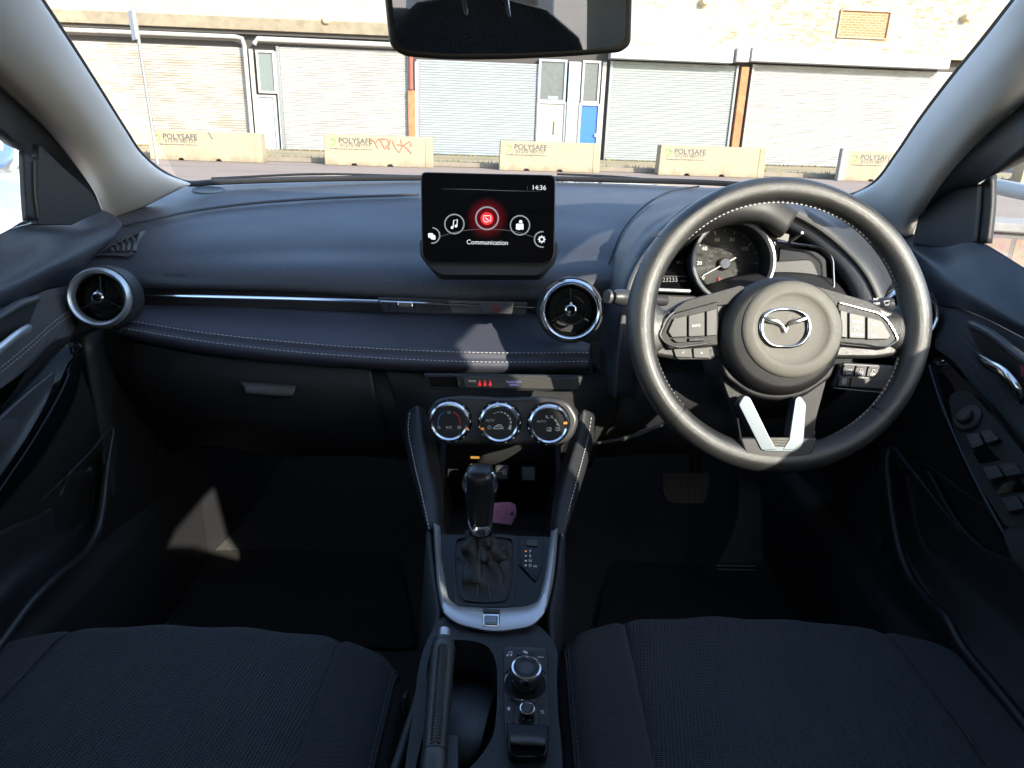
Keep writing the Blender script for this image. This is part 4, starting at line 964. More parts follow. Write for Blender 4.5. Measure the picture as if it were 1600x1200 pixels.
BK = [(990, 620, 1.15), (992, 560, 1.15), (998, 505, 1.16), (1010, 452, 1.17), (1036, 410, 1.18), (1074, 378, 1.20), (1122, 356, 1.21), (1180, 350, 1.21), (1226, 362, 1.21), (1280, 396, 1.19), (1316, 440, 1.17), (1334, 492, 1.16), (1345, 560, 1.15)]
hood = sheet('instrument_hood', [OUT, mixr(OUT, MID, .5, .004), MID, LIP, INN, BK], DASH, dash, nu=70, nv=50, thick=.004, angle=50)
# lighter lip moulding
q = cr([pY(a, b, c - .003) for a, b, c in LIP], 80); build(MB().tube(q, [.0015 + .0035 * math.sin(math.pi * i / 79) for i in range(80)], 8), 'hood_lip', BUTTON, hood)
q = cr([pY(*p) for p in ((1092, 291, 1.60), (1040, 302, 1.46), (992, 336, 1.33), (962, 382, 1.215), (947, 430, 1.150), (938, 500, 1.12))], 50); build(MB().tube(q, .0018, 6), 'hood_gap', RUBBER, hood)
# peaked visor above the gauge
sheet('gauge_visor', [[(1030, 372, 1.16), (1075, 335, 1.17), (1140, 318, 1.17), (1200, 318, 1.17), (1240, 345, 1.17)], [(1038, 380, 1.09), (1074, 342, 1.07), (1136, 317, 1.06), (1198, 317, 1.06), (1238, 344, 1.07)], [(1046, 386, 1.085), (1080, 350, 1.065), (1138, 327, 1.055), (1194, 328, 1.055), (1232, 354, 1.065)], [(1060, 392, 1.15), (1092, 364, 1.16), (1142, 348, 1.16), (1188, 350, 1.16), (1214, 368, 1.16)]], DASH2, hood, nu=40, nv=20, thick=.003)
build(MB().prism([pY(a, b, 1.158) for a, b in ((1010, 420), (1050, 385), (1120, 358), (1180, 352), (1240, 368), (1290, 400), (1320, 440), (1340, 520), (1340, 600), (990, 600), (994, 500))], (0, .01, 0)), 'cluster_backing', DARK, dash)
# gauge
gd = 1.075; gn = -(fwd * .45 + Vector((0, 1, -.20)).normalized() * .55).normalized(); gc = pD(1146, 408, gd); s = gd / FPX
gx = (RT - gn * RT.dot(gn)).normalized(); gy = gn.cross(gx)
DK = .050
gauge = build(MB().lathe([(60 * s, -DK), (61 * s, -.012), (62 * s, .0), (65.5 * s, -.001), (66 * s, -.02), (66 * s, -DK), ], gc, gn, 80, cap=False), 'speedometer', DASH2, dash)
build(MB().lathe([(59.0 * s, -.003), (59.8 * s, .002), (62 * s, .0045), (64.5 * s, .004), (66.0 * s, .0)], gc, gn, 90, cap=False), 'ring', SATIN, gauge)
dl = build(MB().lathe([(60 * s, -DK + .001), (0, -DK + .001)], gc, gn, 80), 'dial', DIAL, gauge)
DR = 57
def G(r, a, h=.0): return gc - gn * (DK - .002 - h) + gx * (r * s * math.cos(R_(a))) + gy * (r * s * math.sin(R_(a)))
g = MB(); a_of = lambda v: 214 - v * (214 + 34) / 140
for v in range(0, 141, 10):
    big = v % 20 == 0; g.tube([G(DR * (.86 if big else .90), a_of(v)), G(DR * .96, a_of(v))], .0008 if big else .00045, 4)
build(g, 'tick', INKW, gauge)
build(MB().tube([G(DR * .97, a) for a in range(-34, 215, 4)], .0005, 4), 'scale_ring', INKD, gauge)
build(MB().tube([G(DR * .50, a) for a in range(-34, 215, 4)], .0003, 4), 'scale_ring', INKD, gauge)
FG = lambda X, Y: gc - gn * (DK - .002) + gx * (X * s) + gy * (-Y * s)
for v in range(0, 141, 20):
    a = R_(a_of(v)); text(str(v), DR * .71 * math.cos(a), -DR * .71 * math.sin(a), 6.2, FG, INKD if v > 100 else INKW, gauge, lift=.0003)
for v in range(20, 221, 20):
    a = R_(a_of(v / 1.609)); text(str(v), DR * .42 * math.cos(a), -DR * .42 * math.sin(a), 2.9, FG, INKD, gauge, lift=.0003)
text('MPH', 0, -24, 3, FG, INKD, gauge, lift=.0003); text('km/h', 0, -17, 2.6, FG, INKD, gauge, lift=.0003)
hub = build(MB().lathe([(10 * s, -DK), (10 * s, -DK + .006), (8 * s, -DK + .009), (0, -DK + .009)], gc, gn, 30), 'hub', DKCHROME, gauge)
na = a_of(3); nd = gx * math.cos(R_(na)) + gy * math.sin(R_(na)); nc = gc - gn * (DK - .007)
g = MB().tube([nc - nd * 20 * s, nc + nd * 46 * s], [.0011, .0007], 6); build(g, 'needle', mat('white needle', (.8, .8, .8), .4), gauge)
g = MB().prism([FG(a, b) + gn * .001 for a, b in ((-9, 26), (-6, 26), (-5.5, 32), (-4.5, 36), (-10.5, 36), (-9.5, 32))], gn * .0004); g.lathe([(1.8 * s, 0), (1.8 * s, .0005), (0, .0005)], FG(-7.5, 24) + gn * .001, gn, 12); build(g, 'belt_light', REDI, gauge)
# side displays
ld = slab('trip_display', [(1000, 400), (1062, 398), (1082, 452), (1000, 452)], 1.10, .01, GLOSS, dash, bevel=.002, r=8)
text('23233', 1047, 437.5, 7, atd(1.0985), INKD, ld); text('miles', 1066, 439, 3, atd(1.0985), INKD, ld); text('40.5', 1062, 410, 4.5, atd(1.0985), INKD, ld)
build(MB().tube([pD(1015, 431, 1.0985), pD(1074, 432, 1.0985)], .0004, 4), 'divider', INKD, ld)
build(MB().tube([pD(1010, 452, 1.085), pD(1078, 455, 1.085)], .0030, 8), 'silver_strip', SATIN, dash)
slab('cluster_lower_panel', [(985, 458), (1090, 462), (1130, 540), (985, 540)], 1.09, .008, SOFT, dash, bevel=.003, r=8)
rd = slab('fuel_display', [(1218, 384), (1276, 392), (1292, 404), (1294, 448), (1212, 448)], 1.10, .008, SCREEN, dash, bevel=.002, r=6)
q = [pD(x, y, 1.08) for x, y in rnd([(1206, 376), (1280, 386), (1301, 402), (1303, 452), (1288, 458), (1262, 450)], 9, 6)][:-6]
build(MB().tube(q, .0018, 8), 'chrome_strip', DKCHROME, dash)
slab('cluster_lower_panel', [(1206, 408), (1270, 404), (1284, 440), (1290, 480), (1200, 480)], 1.097, .006, DASH2, dash, bevel=.002, r=12)
for k in range(3): build(MB().tube([pD(1252, 422 + k * 7, 1.0965), pD(1274, 423 + k * 7, 1.0965)], .0005, 4), 'scale_mark', INKD, rd)
build(MB().tube([pD(1236, 376, 1.075), pD(1252, 364.5, 1.06)], [.003, .0022], 8), 'trip_reset_stalk', SOFT, dash)
build(MB().lathe([(0, .003), (.0022, .002), (.0026, 0), (.0018, -.002)], pD(1252.5, 364, 1.058), -fwd, 16), 'trip_reset_cap', SATIN, dash)
sd_ = slab('head_up_switch', [(1206, 358), (1234, 366), (1232, 378), (1206, 372)], 1.09, .004, BUTTON, dash, bevel=.001, r=2)

# lower column shroud and switch panel
sheet('column_shroud', [[(1075, 470, 1.12), (1120, 440, 1.10), (1215, 425, 1.09), (1310, 440, 1.10), (1352, 480, 1.12)], [(1090, 520, 1.02), (1130, 490, 1.0), (1215, 480, .99), (1300, 490, 1.0), (1335, 525, 1.02)], [(1100, 580, 1.0), (1140, 600, .985), (1215, 610, .98), (1290, 600, .985), (1330, 580, 1.0)], [(1110, 620, 1.08), (1150, 650, 1.06), (1215, 660, 1.06), (1280, 650, 1.06), (1320, 620, 1.08)]], DASH2, dash, nu=40, nv=30, thick=.004)
kr = [[(925, 570, 1.10), (1010, 560, 1.09), (1130, 560, 1.09), (1300, 545, 1.09), (1400, 545, 1.09), (1470, 540, 1.11)],
      [(928, 610, 1.09), (1010, 605, 1.06), (1130, 605, 1.05), (1300, 600, 1.05), (1400, 600, 1.06), (1470, 600, 1.10)],
      [(928, 650, 1.09), (1010, 650, 1.06), (1130, 655, 1.05), (1300, 655, 1.05), (1400, 650, 1.07), (1455, 640, 1.13)],
      [(930, 695, 1.10), (1010, 690, 1.08), (1130, 692, 1.07), (1300, 692, 1.08), (1380, 690, 1.12), (1430, 680, 1.20)],
      [(930, 700, 1.3), (1010, 696, 1.3), (1130, 698, 1.3), (1300, 698, 1.3), (1380, 694, 1.3), (1430, 684, 1.3)]]
sheet('knee_panel', kr, DASH2, dash, nu=60, nv=40, thick=.006)
q = cr([pY(925, 694, 1.06), pY(980, 684, 1.05), pY(1035, 664, 1.04)], 20); build(MB().tube(q, [.0015 + .0022 * math.sin(math.pi * (i + 1) / 22) for i in range(20)], 8), 'knee_panel_edge', BUTTON, dash)
sw = slab('switch_panel', [(1318, 566), (1398, 571), (1384, 612), (1302, 604)], 1.02, .012, SOFT, dash, bevel=.002, r=4)
for k, (tx_, ty) in enumerate((('OFF', 'PPP'), ('OFF', '((('), ('OFF', 'H'))):
    x = 1327 + k * 19; b = slab('switch', [(x - 8, 570 + k), (x + 9, 571 + k), (x + 6, 587 + k), (x - 11, 586 + k)], 1.016, .004, BUTTON if k == 9 else DASH2, sw, bevel=.001, r=1)
    text('OFF', x - 1, 583 + k, 3.4, atd(1.0148), INKW, b); build(MB().tube([pD(x - 7, 572 + k, 1.0145), pD(x + 8, 573 + k, 1.0145)], .0008, 4), 'edge_light', SATIN, b)
    if k == 0: text('i-stop', x, 577.5, 3.0, atd(1.0148), INKW, b)
    else:
        g = MB().tube([pD(a, c, 1.0147) for a, c in ((x - 3, 579.5 + k), (x - 1, 575.5 + k), (x + 1, 575.5 + k), (x + 3, 579.5 + k))], .0005, 4, k == 1); build(g, 'symbol', INKW, b)
b = slab('switch', [(1312, 589), (1329, 590), (1326, 604), (1309, 603)], 1.016, .004, DASH2, sw, bevel=.001, r=1); text('SET', 1319, 599, 3.4, atd(1.0148), INKW, b)
build(MB().tube([pD(*p, 1.0147) for p in ((1317, 592), (1323, 592), (1322, 595.5), (1316, 595.5))], .0005, 4, True), 'symbol', INKW, b)
slab('switch_blank', [(1331, 590), (1388, 594), (1384, 608), (1328, 604)], 1.016, .004, DASH2, sw, bevel=.001, r=1)
build(MB().tube([pD(1302, 606, 1.012), pD(1384, 614, 1.012)], .0009, 5), 'panel_edge', BUTTON, sw)

# ================================================================== INFOTAINMENT DISPLAY
dd_ = 1.075
scr = thing('infotainment_display', pD(762, 430, dd_), 'tablet style touch display showing a red phone icon and the word Communication', 'display screen')
body = slab('housing', [(657, 268), (868.5, 273), (866.5, 412), (659, 411)], dd_, .012, SOFT, scr, bevel=.0022, r=[10, 10, 20, 20], n=8, seg=3)
slab('glass', [(658.6, 269.7), (867, 274.6), (865, 410.6), (660.6, 409.6)], dd_ - .0006, .001, SCREEN, scr, bevel=.0003, r=[9, 9, 19, 19], n=8)
build(MB().prism([pD(x, y, dd_ + .006) for x, y in rnd([(655, 372), (872, 376), (871, 402), (846, 431), (682, 430), (656, 400)], 8)], fwd * .05), 'stand', DARK, scr, bevel=.003)
slab('stand_plate', [(670, 416), (852, 418), (838, 430), (690, 429)], dd_ + .004, .004, DASH2, scr, bevel=.001, r=3)
S = atd(dd_ - .0012); SL = dd_ - .0016
text('14:36', 842, 293.5, 7.6, S, GLOWW, scr, 'clock_lettering', ang=-1.2, bold=0, wscale=.98)
text('Communication', 761.5, 379, 7.4, S, GLOWW, scr, 'menu_lettering', ang=-1.2, wscale=.98)
q = [pD(x, y, SL) for x, y in ((690, 295), (740, 296), (790, 298), (845, 299))]; build(MB().tube(q, [.0001, .0005, .0005, .0001], 4), 'header_line', GLOWD, scr)
build(MB().tube([pD(824, 291, SL), pD(824, 296, SL)], .0003, 4), 'signal_mark', GLOWD, scr)
q = cr([pD(x, y, SL) for x, y in ((686, 370), (715, 362), (762, 358), (810, 363), (838, 372))], 30); build(MB().tube(q, .00045, 4), 'menu_arc', GLOWD, scr)
# red halo (screen content: a radial glow of the lit display)
HALO, N, L, B = node_mat('red screen halo'); N.remove(B)
tc = N.new('ShaderNodeTexCoord'); cc = pD(761, 341, dd_) - scr.location
mp = N.new('ShaderNodeVectorMath'); mp.operation = 'DISTANCE'; mp.inputs[1].default_value = cc; L.new(tc.outputs['Object'], mp.inputs[0])
mr = N.new('ShaderNodeMapRange'); mr.interpolation_type = 'SMOOTHSTEP'; mr.inputs['From Min'].default_value = .013; mr.inputs['From Max'].default_value = .033; mr.inputs['To Min'].default_value = .035; mr.inputs['To Max'].default_value = 0
L.new(mp.outputs['Value'], mr.inputs['Value'])
em = N.new('ShaderNodeEmission'); em.inputs[0].default_value = (.8, .01, .03, 1); L.new(mr.outputs[0], em.inputs[1]); bb = N.new('ShaderNodeBsdfPrincipled'); bb.inputs['Base Color'].default_value = (.004, .004, .0045, 1); bb.inputs['Roughness'].default_value = .12
ad = N.new('ShaderNodeAddShader'); L.new(bb.outputs[0], ad.inputs[0]); L.new(em.outputs[0], ad.inputs[1]); L.new(ad.outputs[0], [n for n in N if n.type == 'OUTPUT_MATERIAL'][0].inputs[0])
slab('red_glow', circ(761, 341, 34, n=48), dd_ - .0009, .0002, HALO, scr, bevel=0)
def icon(cx, cy, r, a0=0, a1=360, big=False):
    k = 40
    g = MB(); A = [pD(*p, SL) for p in circ(cx, cy, r, n=k, a0=a0, a1=a1)]
    g.tube(A, .0013 if big else .0011, 6, closed=(a1 - a0 >= 360), nrm=fwd, flat=.3)
    return build(g, 'menu_icon', GLOWG, scr)
ic = icon(761, 341, 17.5, big=True); slab('disc', circ(761, 341.5, 10, n=32), SL, .0002, GLOWR, ic, bevel=0)
g = MB().tube([pD(*p, SL - .0008) for p in rnd([(755.5, 337), (767, 337), (767, 345.5), (762, 345.5), (759, 348.5), (758.5, 345.5), (755.5, 345.5)], 1.2, 2)], .0005, 5, True); g.tube([pD(*p, SL - .0008) for p in ((758.5, 339.5), (760, 342), (763.5, 344))], .0007, 5); build(g, 'phone_symbol', GLOWW, ic)
ic = icon(710, 350, 15); g = MB().tube([pD(*p, SL) for p in ((708, 355), (709, 344.5), (714.5, 343), (714, 352.5))], .0007, 5)
for a in ((706.5, 355.5), (712.5, 353.2)): g.lathe([(0, .0003), (.0021, .0003), (.0021, 0)], pD(*a, SL), -fwd, 12)
build(g, 'note_symbol', GLOWW, ic)
ic = icon(812.5, 352, 15); g = MB().prism([pD(*p, SL) for p in ((806.5, 350), (810, 349), (813, 350.5), (816, 349), (818, 350), (818, 359), (814.5, 358.3), (811, 359.5), (806, 358))], fwd * .0002); g.lathe([(0, .0003), (.0026, .0003), (.0026, 0)], pD(813.5, 346.5, SL), -fwd, 14); build(g, 'map_symbol', GLOWW, ic)
ic = icon(675, 368, 12, -95, 85); g = MB().prism([pD(*p, SL) for p in rnd([(669, 364), (677, 364.5), (677, 372), (669, 371.5)], 2)], fwd * .0002); g.prism([pD(*p, SL - .0003) for p in rnd([(673, 367), (680.5, 367.5), (680.5, 374.5), (673, 374)], 2)], fwd * .0002); build(g, 'apps_symbol', GLOWW, ic)
ic = icon(847, 374, 12, 80, 282)
g = MB(); cgr = pD(846.5, 374, SL); g.tube([pD(*p, SL) for p in circ(846.5, 374, 3.6, n=20)], .0009, 5, True)
for a in range(0, 360, 45): g.box(cgr + RT * (5.2 * dd_ / FPX * math.cos(R_(a))) + UP * (5.2 * dd_ / FPX * math.sin(R_(a))), .0016, .0016, .0004, (RT * math.cos(R_(a)) + UP * math.sin(R_(a)), UP * math.cos(R_(a)) - RT * math.sin(R_(a)), fwd))
build(g, 'gear_symbol', GLOWW, ic)
# ================================================================== STEERING WHEEL
dW = .892; sW = dW / FPX
wh = thing('steering_wheel', pD(1215, 507, dW), 'black leather three spoke steering wheel with silver trim and winged emblem', 'steering wheel')
WC = (1215.5, 507.5)
def WR(a, r=1.0, dz=0):   # point on the rim centreline
    return pD(WC[0] + 215.5 * r * math.cos(R_(a)), WC[1] - 211 * r * math.sin(R_(a)), dW - dz)
NA = 240; path = [WR(i * 360 / NA) for i in range(NA)]
rad = []
for i in range(NA):
    a = i * 360 / NA; t = 0.0153
    for c0, w, amt in ((35, 14, .0010), (145, 14, .0010), (270, 45, .0016), (5, 16, .0022), (175, 16, .0022)):
        dlt = abs((a - c0 + 180) % 360 - 180); t += amt * math.exp(-(dlt / w) ** 2)
    rad.append(t)
rim = build(MB().tube(path, rad, 26, closed=True, nrm=fwd, flat=1.12), 'rim', LEATHER, wh)
for a in (36.5, 143.5, 222, 318):
    c = WR(a); tdir = (WR(a + 1) - WR(a - 1)).normalized()
    build(MB().lathe([(.0160, -.0011), (.0168, -.0004), (.0150, 0), (.0168, .0004), (.0160, .0011)], c, tdir, 30, cap=False, sy=1.06), 'rim_seam', RUBBER, rim)
def inner_stitch(a0, a1):
    k = int(abs(a1 - a0) * 2); pts = []
    for i in range(k):
        a = a0 + (a1 - a0) * i / k
        pts.append(pD(WC[0] + (215.5 - 19.6) * math.cos(R_(a)), WC[1] - (211 - 19.6) * math.sin(R_(a)), dW - .0015))
    return build(dashes(pts, .0030, .0028, .0008), 'stitching', THREADW, rim)
inner_stitch(42, 138); inner_stitch(196, 222); inner_stitch(229, 248); inner_stitch(289, 345); inner_stitch(12, 34)
# spokes bodies
def wslab(name, px, front, thick, m, parent, bevel=.002, r=0, seg=3): return slab(name, px, dW - front, thick, m, parent, bevel, r, 5, seg)
wslab('spoke', [(1012, 492), (1040, 486), (1065, 470), (1160, 446), (1180, 560), (1060, 562), (1022, 556), (1008, 540)], -.002, .022, LEATHER, wh, .006, 10)
wslab('spoke', [(1418, 492), (1392, 486), (1360, 470), (1275, 446), (1255, 560), (1370, 560), (1408, 554), (1424, 540)], -.002, .022, LEATHER, wh, .006, 10)
# smooth fairing from spoke to rim
for sx_, ca in ((-1, 178), (1, 2)):
    c = WC[0] + sx_ * 196
    rows = []
    for t in range(9):
        f = t / 8; x = WC[0] + sx_ * (212 - 44 * f); hh = 30 + 52 * (1 - f) ** 2
        rows.append([pD(x, 517 + hh * v, dW - (.009 - .008 * f) * (1 - v * v) + .006 * abs(v) ** 3) for v in (-1, -.8, -.5, -.2, .2, .5, .8, 1)])
    build(MB().grid(sheet_pts(rows, 24, 18)), 'spoke_fairing', LEATHER, wh, thick=.006, away=EYE)
# upper bar over the buttons
wslab('spoke_cover', [(1052, 484), (1072, 470), (1160, 445), (1180, 470), (1118, 478), (1054, 496)], .004, .014, HUBM, wh, .003, 6)
wslab('spoke_cover', [(1378, 484), (1360, 472), (1275, 447), (1252, 470), (1312, 478), (1374, 500)], .004, .014, HUBM, wh, .003, 6)
# window opening panels and silver legs
wslab('lower_spoke', [(1128, 590), (1146, 640), (1164, 702), (1180, 724), (1252, 724), (1268, 704), (1276, 650), (1292, 590), (1258, 598), (1246, 640), (1234, 684), (1201, 684), (1174, 632), (1160, 600)], -.006, .014, HUBM, wh, .003, 5)
def leg(pts, name='silver_trim'):
    return build(MB().prism([pD(x, y, dW - .0195) for x, y in rnd(pts, 4, 4)], fwd * .020), name, TRIM, wh, bevel=.0032, seg=4)
leg([(1154, 632), (1163, 617), (1172, 621), (1205, 688), (1214, 703), (1190, 704)]); wslab('silver_trim', [(1190, 697), (1250, 698), (1246, 706), (1194, 705)], .0192, .010, TRIM, wh, .002, 2)
leg([(1260, 632), (1250, 618), (1243, 622), (1233, 687), (1222, 703), (1250, 704), (1256, 690)])
wslab('lower_plate', [(1156, 684), (1200, 684), (1236, 684), (1278, 684), (1268, 712), (1254, 724), (1182, 724), (1166, 710)], .0178, .014, SOFT, wh, .004, 6)
tb = wslab('trim_badge', [(1200, 684), (1236, 684), (1238, 699), (1206, 699)], .0186, .006, PADGRAIN, wh, .001, 2)
g = MB()
for (x0, x1, y) in ((1209, 1231, 688), (1207, 1233, 692), (1211, 1231, 696.5)):
    xx = x0
    while xx < x1: g.tube([pD(xx, y, dW - .0190), pD(xx + 2.2, y + (.8 if int(xx) % 2 else -.8), dW - .0190)], .0005, 4); xx += 3.6
build(g, 'moulded_lettering', BUTTON, tb)
q = rnd([(1150, 640), (1160, 700), (1182, 722), (1250, 724), (1268, 708), (1274, 660)], 14, 6); build(MB().tube([pD(p[0], p[1], dW - .0150) for p in q[6:-6]], .0012, 6), 'plate_seam', RUBBER, wh)
# hub: dome and centre pad
hc = pD(1216, 526, dW); 
def hub_prof(R): return [(R * .93, -.030), (R, -.012), (R * 1.0, .002), (R * .97, .012), (R * .90, .019), (R * .82, .022)]
build(MB().lathe(hub_prof(94 * sW), hc, -fwd, 90, sy=.985), 'hub_cover', HUBM, wh)
pc_ = pD(1226, 517, dW)
pad = build(MB().lathe([(75.5 * sW, .014), (77 * sW, .019), (76.5 * sW, .0225), (74.5 * sW, .0245), (70 * sW, .0262), (62 * sW, .0272), (57.5 * sW, .0272), (55 * sW, .0262), (52 * sW, .0250), (44 * sW, .0240), (25 * sW, .0245), (0, .0248)], pc_, -fwd, 96, sy=.965), 'airbag_cover', PADGRAIN, wh)
build(MB().tube([pc_ - fwd * .0208 + RT * (77.2 * sW * math.cos(R_(a))) + UP * (77.2 * sW * .965 * math.sin(R_(a))) for a in range(0, 360, 4)], .0009, 6, closed=True), 'pad_gap', RUBBER, pad)
# lower dome under the hub
sheet('column_cover', [[(1128, 570, 0), (1170, 600, 0), (1216, 612, 0), (1262, 600, 0), (1304, 570, 0)], [(1136, 590, 0), (1175, 615, 0), (1216, 622, 0), (1256, 615, 0), (1296, 590, 0)], [(1150, 600, 1), (1180, 622, 1), (1216, 628, 1), (1250, 622, 1), (1282, 600, 1)]], HUBM, wh, nu=30, nv=10, conv=lambda x, y, k: pD(x, y, dW - .004 + .016 * k))
# emblem: rounded ring with wing
E = lambda x, y, h=.0272: pD(x, y, dW - h)
eo = [(1190, 507), (1194, 494), (1206, 486), (1227, 483), (1248, 486), (1260, 494), (1264.5, 507), (1262, 524), (1251, 537), (1227, 541.5), (1203, 537), (1192, 524)]
oc = [Vector((p.x, p.y, 0)) for p in cr([(*p, 0) for p in eo], 96, True)]
em = build(MB().tube([E(p.x, p.y) for p in oc], [.0014 + .0011 * abs(math.cos(2 * math.pi * i / 96)) for i in range(96)], 10, closed=True, nrm=fwd, flat=.7), 'emblem', CHROME, wh)
for pts in (((1192.5, 496), (1203, 500), (1216, 503.5), (1223, 509), (1227.5, 519)), ((1262, 496), (1252, 500), (1239, 503.5), (1232, 509), (1227.5, 519))):
    q = cr([E(*p, .0280) for p in pts], 24); build(MB().tube(q, [.0012 + .0019 * math.sin(math.pi * min(1, (i + 2) / 20)) for i in range(24)], 8, nrm=fwd, flat=.8), 'emblem_wing', CHROME, em)
# button pods
def pod(pts, trim):
    p = wslab('button_pod', pts, .005, .010, HUBM, wh, .002, 5)
    q = [pD(x, y, dW - .0062) for x, y in trim]; build(MB().tube(cr(q, 60), .0011, 8), 'chrome_trim', CHROME, p); return p
pl_ = pod([(1030, 524), (1048, 490), (1122, 470), (1124, 540), (1046, 546)], [(1054, 487), (1046, 494), (1036, 512), (1032, 523), (1038, 533), (1050, 540), (1085, 539), (1113, 535)])
pr_ = pod([(1308, 470), (1312, 540), (1384, 546), (1404, 528), (1386, 496), (1376, 490)], [(1312, 473), (1345, 482), (1378, 493), (1388, 503), (1398, 520), (1402, 530), (1392, 539), (1350, 538), (1312, 534)])
def btn(p, pts, m=BUTTON, h=.0085): return wslab('button', pts, h, .004, m, p, .0012, 2)
b = btn(pl_, [(1044, 518), (1053, 498), (1073, 493), (1073, 526), (1050, 527)]); text('–', 1060, 503, 4, atd(dW - .0088), INKD, b, 'symbol'); text('+', 1062, 515, 4, atd(dW - .0088), INKD, b, 'symbol')
b = btn(pl_, [(1076, 493), (1101, 487), (1101, 525), (1076, 526)]); text('INFO', 1088, 509, 4.2, atd(dW - .0088), INKW, b, ang=4)
b2 = btn(pl_, [(1104, 486), (1120, 482), (1120, 524), (1104, 525)])
b = btn(pl_, [(1050, 529), (1073, 528), (1073, 534), (1058, 535)], DASH2); b = btn(pl_, [(1076, 528), (1101, 527), (1101, 533), (1076, 534)], DASH2); text('<<', 1088, 530.5, 3.4, atd(dW - .0088), INKD, b, 'symbol')
b = btn(pr_, [(1313, 484), (1324, 487), (1324, 528), (1313, 526)])
b = btn(pr_, [(1327, 488), (1352, 494), (1352, 529), (1327, 528)]); text('MODE', 1339, 503, 4.2, atd(dW - .0088), INKW, b, ang=-6); text('OFF/CAN', 1339, 523, 4.2, atd(dW - .0088), INKW, b, ang=-2, wscale=.8)
g = MB().tube([pD(*p, dW - .0088) for p in circ(1338, 513, 4, n=16, a0=-40, a1=250)], .0005, 4); g.tube([pD(1338, 513, dW - .0088), pD(1341, 510.5, dW - .0088)], .0005, 4); build(g, 'cruise_symbol', INKW, b)
b = btn(pr_, [(1355, 495), (1378, 501), (1392, 524), (1388, 530), (1355, 530)]); text('RES/+', 1367, 508, 4.0, atd(dW - .0088), INKW, b, ang=-8, wscale=.85); text('SET/–', 1366, 525, 4.0, atd(dW - .0088), INKW, b, ang=-2, wscale=.85)
lp = wslab('button_pod', [(1048, 543), (1114, 541), (1112, 562), (1060, 562), (1052, 556)], -.002, .008, SOFT, wh, .0015, 3)
b = wslab('button', [(1052, 545), (1080, 544), (1082, 559), (1056, 558)], .001, .004, BUTTON, lp, .001, 2); text('c', 1067, 551, 5, atd(dW - .0014), INKW, b, 'phone_symbol', ang=120)
b = wslab('button', [(1083, 544), (1108, 543), (1110, 560), (1084, 559)], .001, .004, BUTTON, lp, .001, 2); text('e', 1096, 551, 5, atd(dW - .0014), INKW, b, 'voice_symbol', ang=30)

# stalks
ws = thing('control_stalk', pD(1330, 485, 1.0), 'black wiper stalk with white OFF markings beside the wheel hub', 'stalk')
a, b_ = pD(1300, 492, 1.03), pD(1398, 474, .985)
build(MB().tube(cr([a, a.lerp(b_, .4), a.lerp(b_, .75), b_], 20), [.008, .009, .0095, .0095, .010, .010, .010, .0105, .0105, .0105, .0105, .0105, .0107, .011, .011, .011, .011, .0105, .009, .006], 20, nrm=fwd, flat=.8), 'stem', SOFT, ws)
build(MB().tube([a.lerp(b_, .60), a.lerp(b_, .62)], .0112, 20, nrm=fwd, flat=.82), 'collar', BUTTON, ws)
wl = atd(.982)
text('OFF', 1370, 475, 4.4, wl, INKW, ws, ang=6); text('INT', 1369, 467.5, 3.8, wl, INKW, ws, ang=6); text('—', 1371, 483, 4, wl, INKW, ws, ang=6); text('-', 1359, 476, 5, wl, INKW, ws, ang=6)
g = MB().tube([pD(*p, .980) for p in ((1381, 471), (1390, 469.5), (1388.5, 476), (1383.5, 477))], .0006, 4, True); build(g, 'wiper_symbol', INKW, ws)
ts = thing('control_stalk', pD(990, 465, 1.0), 'black indicator stalk poking out beyond the rim on the vent side', 'stalk')
a, b_ = pD(1040, 470, 1.03), pD(958, 464, .985)
build(MB().tube(cr([a, a.lerp(b_, .5), b_], 16), [.007, .008, .008, .008, .008, .0085, .009, .009, .0095, .010, .011, .0115, .0115, .0115, .0105, .008], 20, nrm=fwd), 'stem', SOFT, ts)
build(MB().lathe([(.006, 0), (.010, .004), (.009, .008), (0, .009)], pD(955, 464, .987), (b_ - a), 24), 'end_cap', BUTTON, ts)

# ================================================================== CENTRE CONSOLE
con = thing('centre_console', (-.03, .75, .33), 'black centre console with stitched side bolsters and silver surround', 'centre console')
CP0 = Vector((-.03, .74, EYE.z - .495)); CN = Vector((0, -.20, 1)).normalized()
def pC(px, py, h=0): return pP(px, py, CP0 + CN * h, CN)
RP0 = pC(770, 995); RN = Vector((0, -.13, 1)).normalized()
def pR(px, py, h=0): return pP(px, py, RP0 + RN * h, RN)
# console walls down to the carpet (world shaped body)
pl = [pC(666, 835, -.012), pC(673, 900, -.012), pC(682, 955, -.012), pR(672, 1010, -.012), pR(640, 1110, -.012), pR(600, 1230, -.012)]
pr = [pC(883, 835, -.012), pC(876, 900, -.012), pC(865, 955, -.012), pR(868, 1010, -.012), pR(872, 1110, -.012), pR(880, 1230, -.012)]
pl.append(pl[-1] + Vector((-.02, -.55, 0))); pr.append(pr[-1] + Vector((.02, -.55, 0)))
fl = Vector((pl[0].x - .012, 1.5, EYE.z - .40)); fr = Vector((pr[0].x + .012, 1.5, EYE.z - .40)); 
pl.insert(0, fl); pr.insert(0, fr)
flo = lambda p, s: Vector((p.x + s * .025, p.y, .33))
rows = [[flo(a, -1) for a in pl], pl]
build(MB().grid([[*r] for r in rows]), 'side_wall', DASH2, con, thick=.008, away=Vector((-1, .7, .6)))
rows = [[flo(a, 1) for a in pr], pr]
build(MB().grid(rows), 'side_wall', DASH2, con, thick=.008, away=Vector((1, .7, .6)))
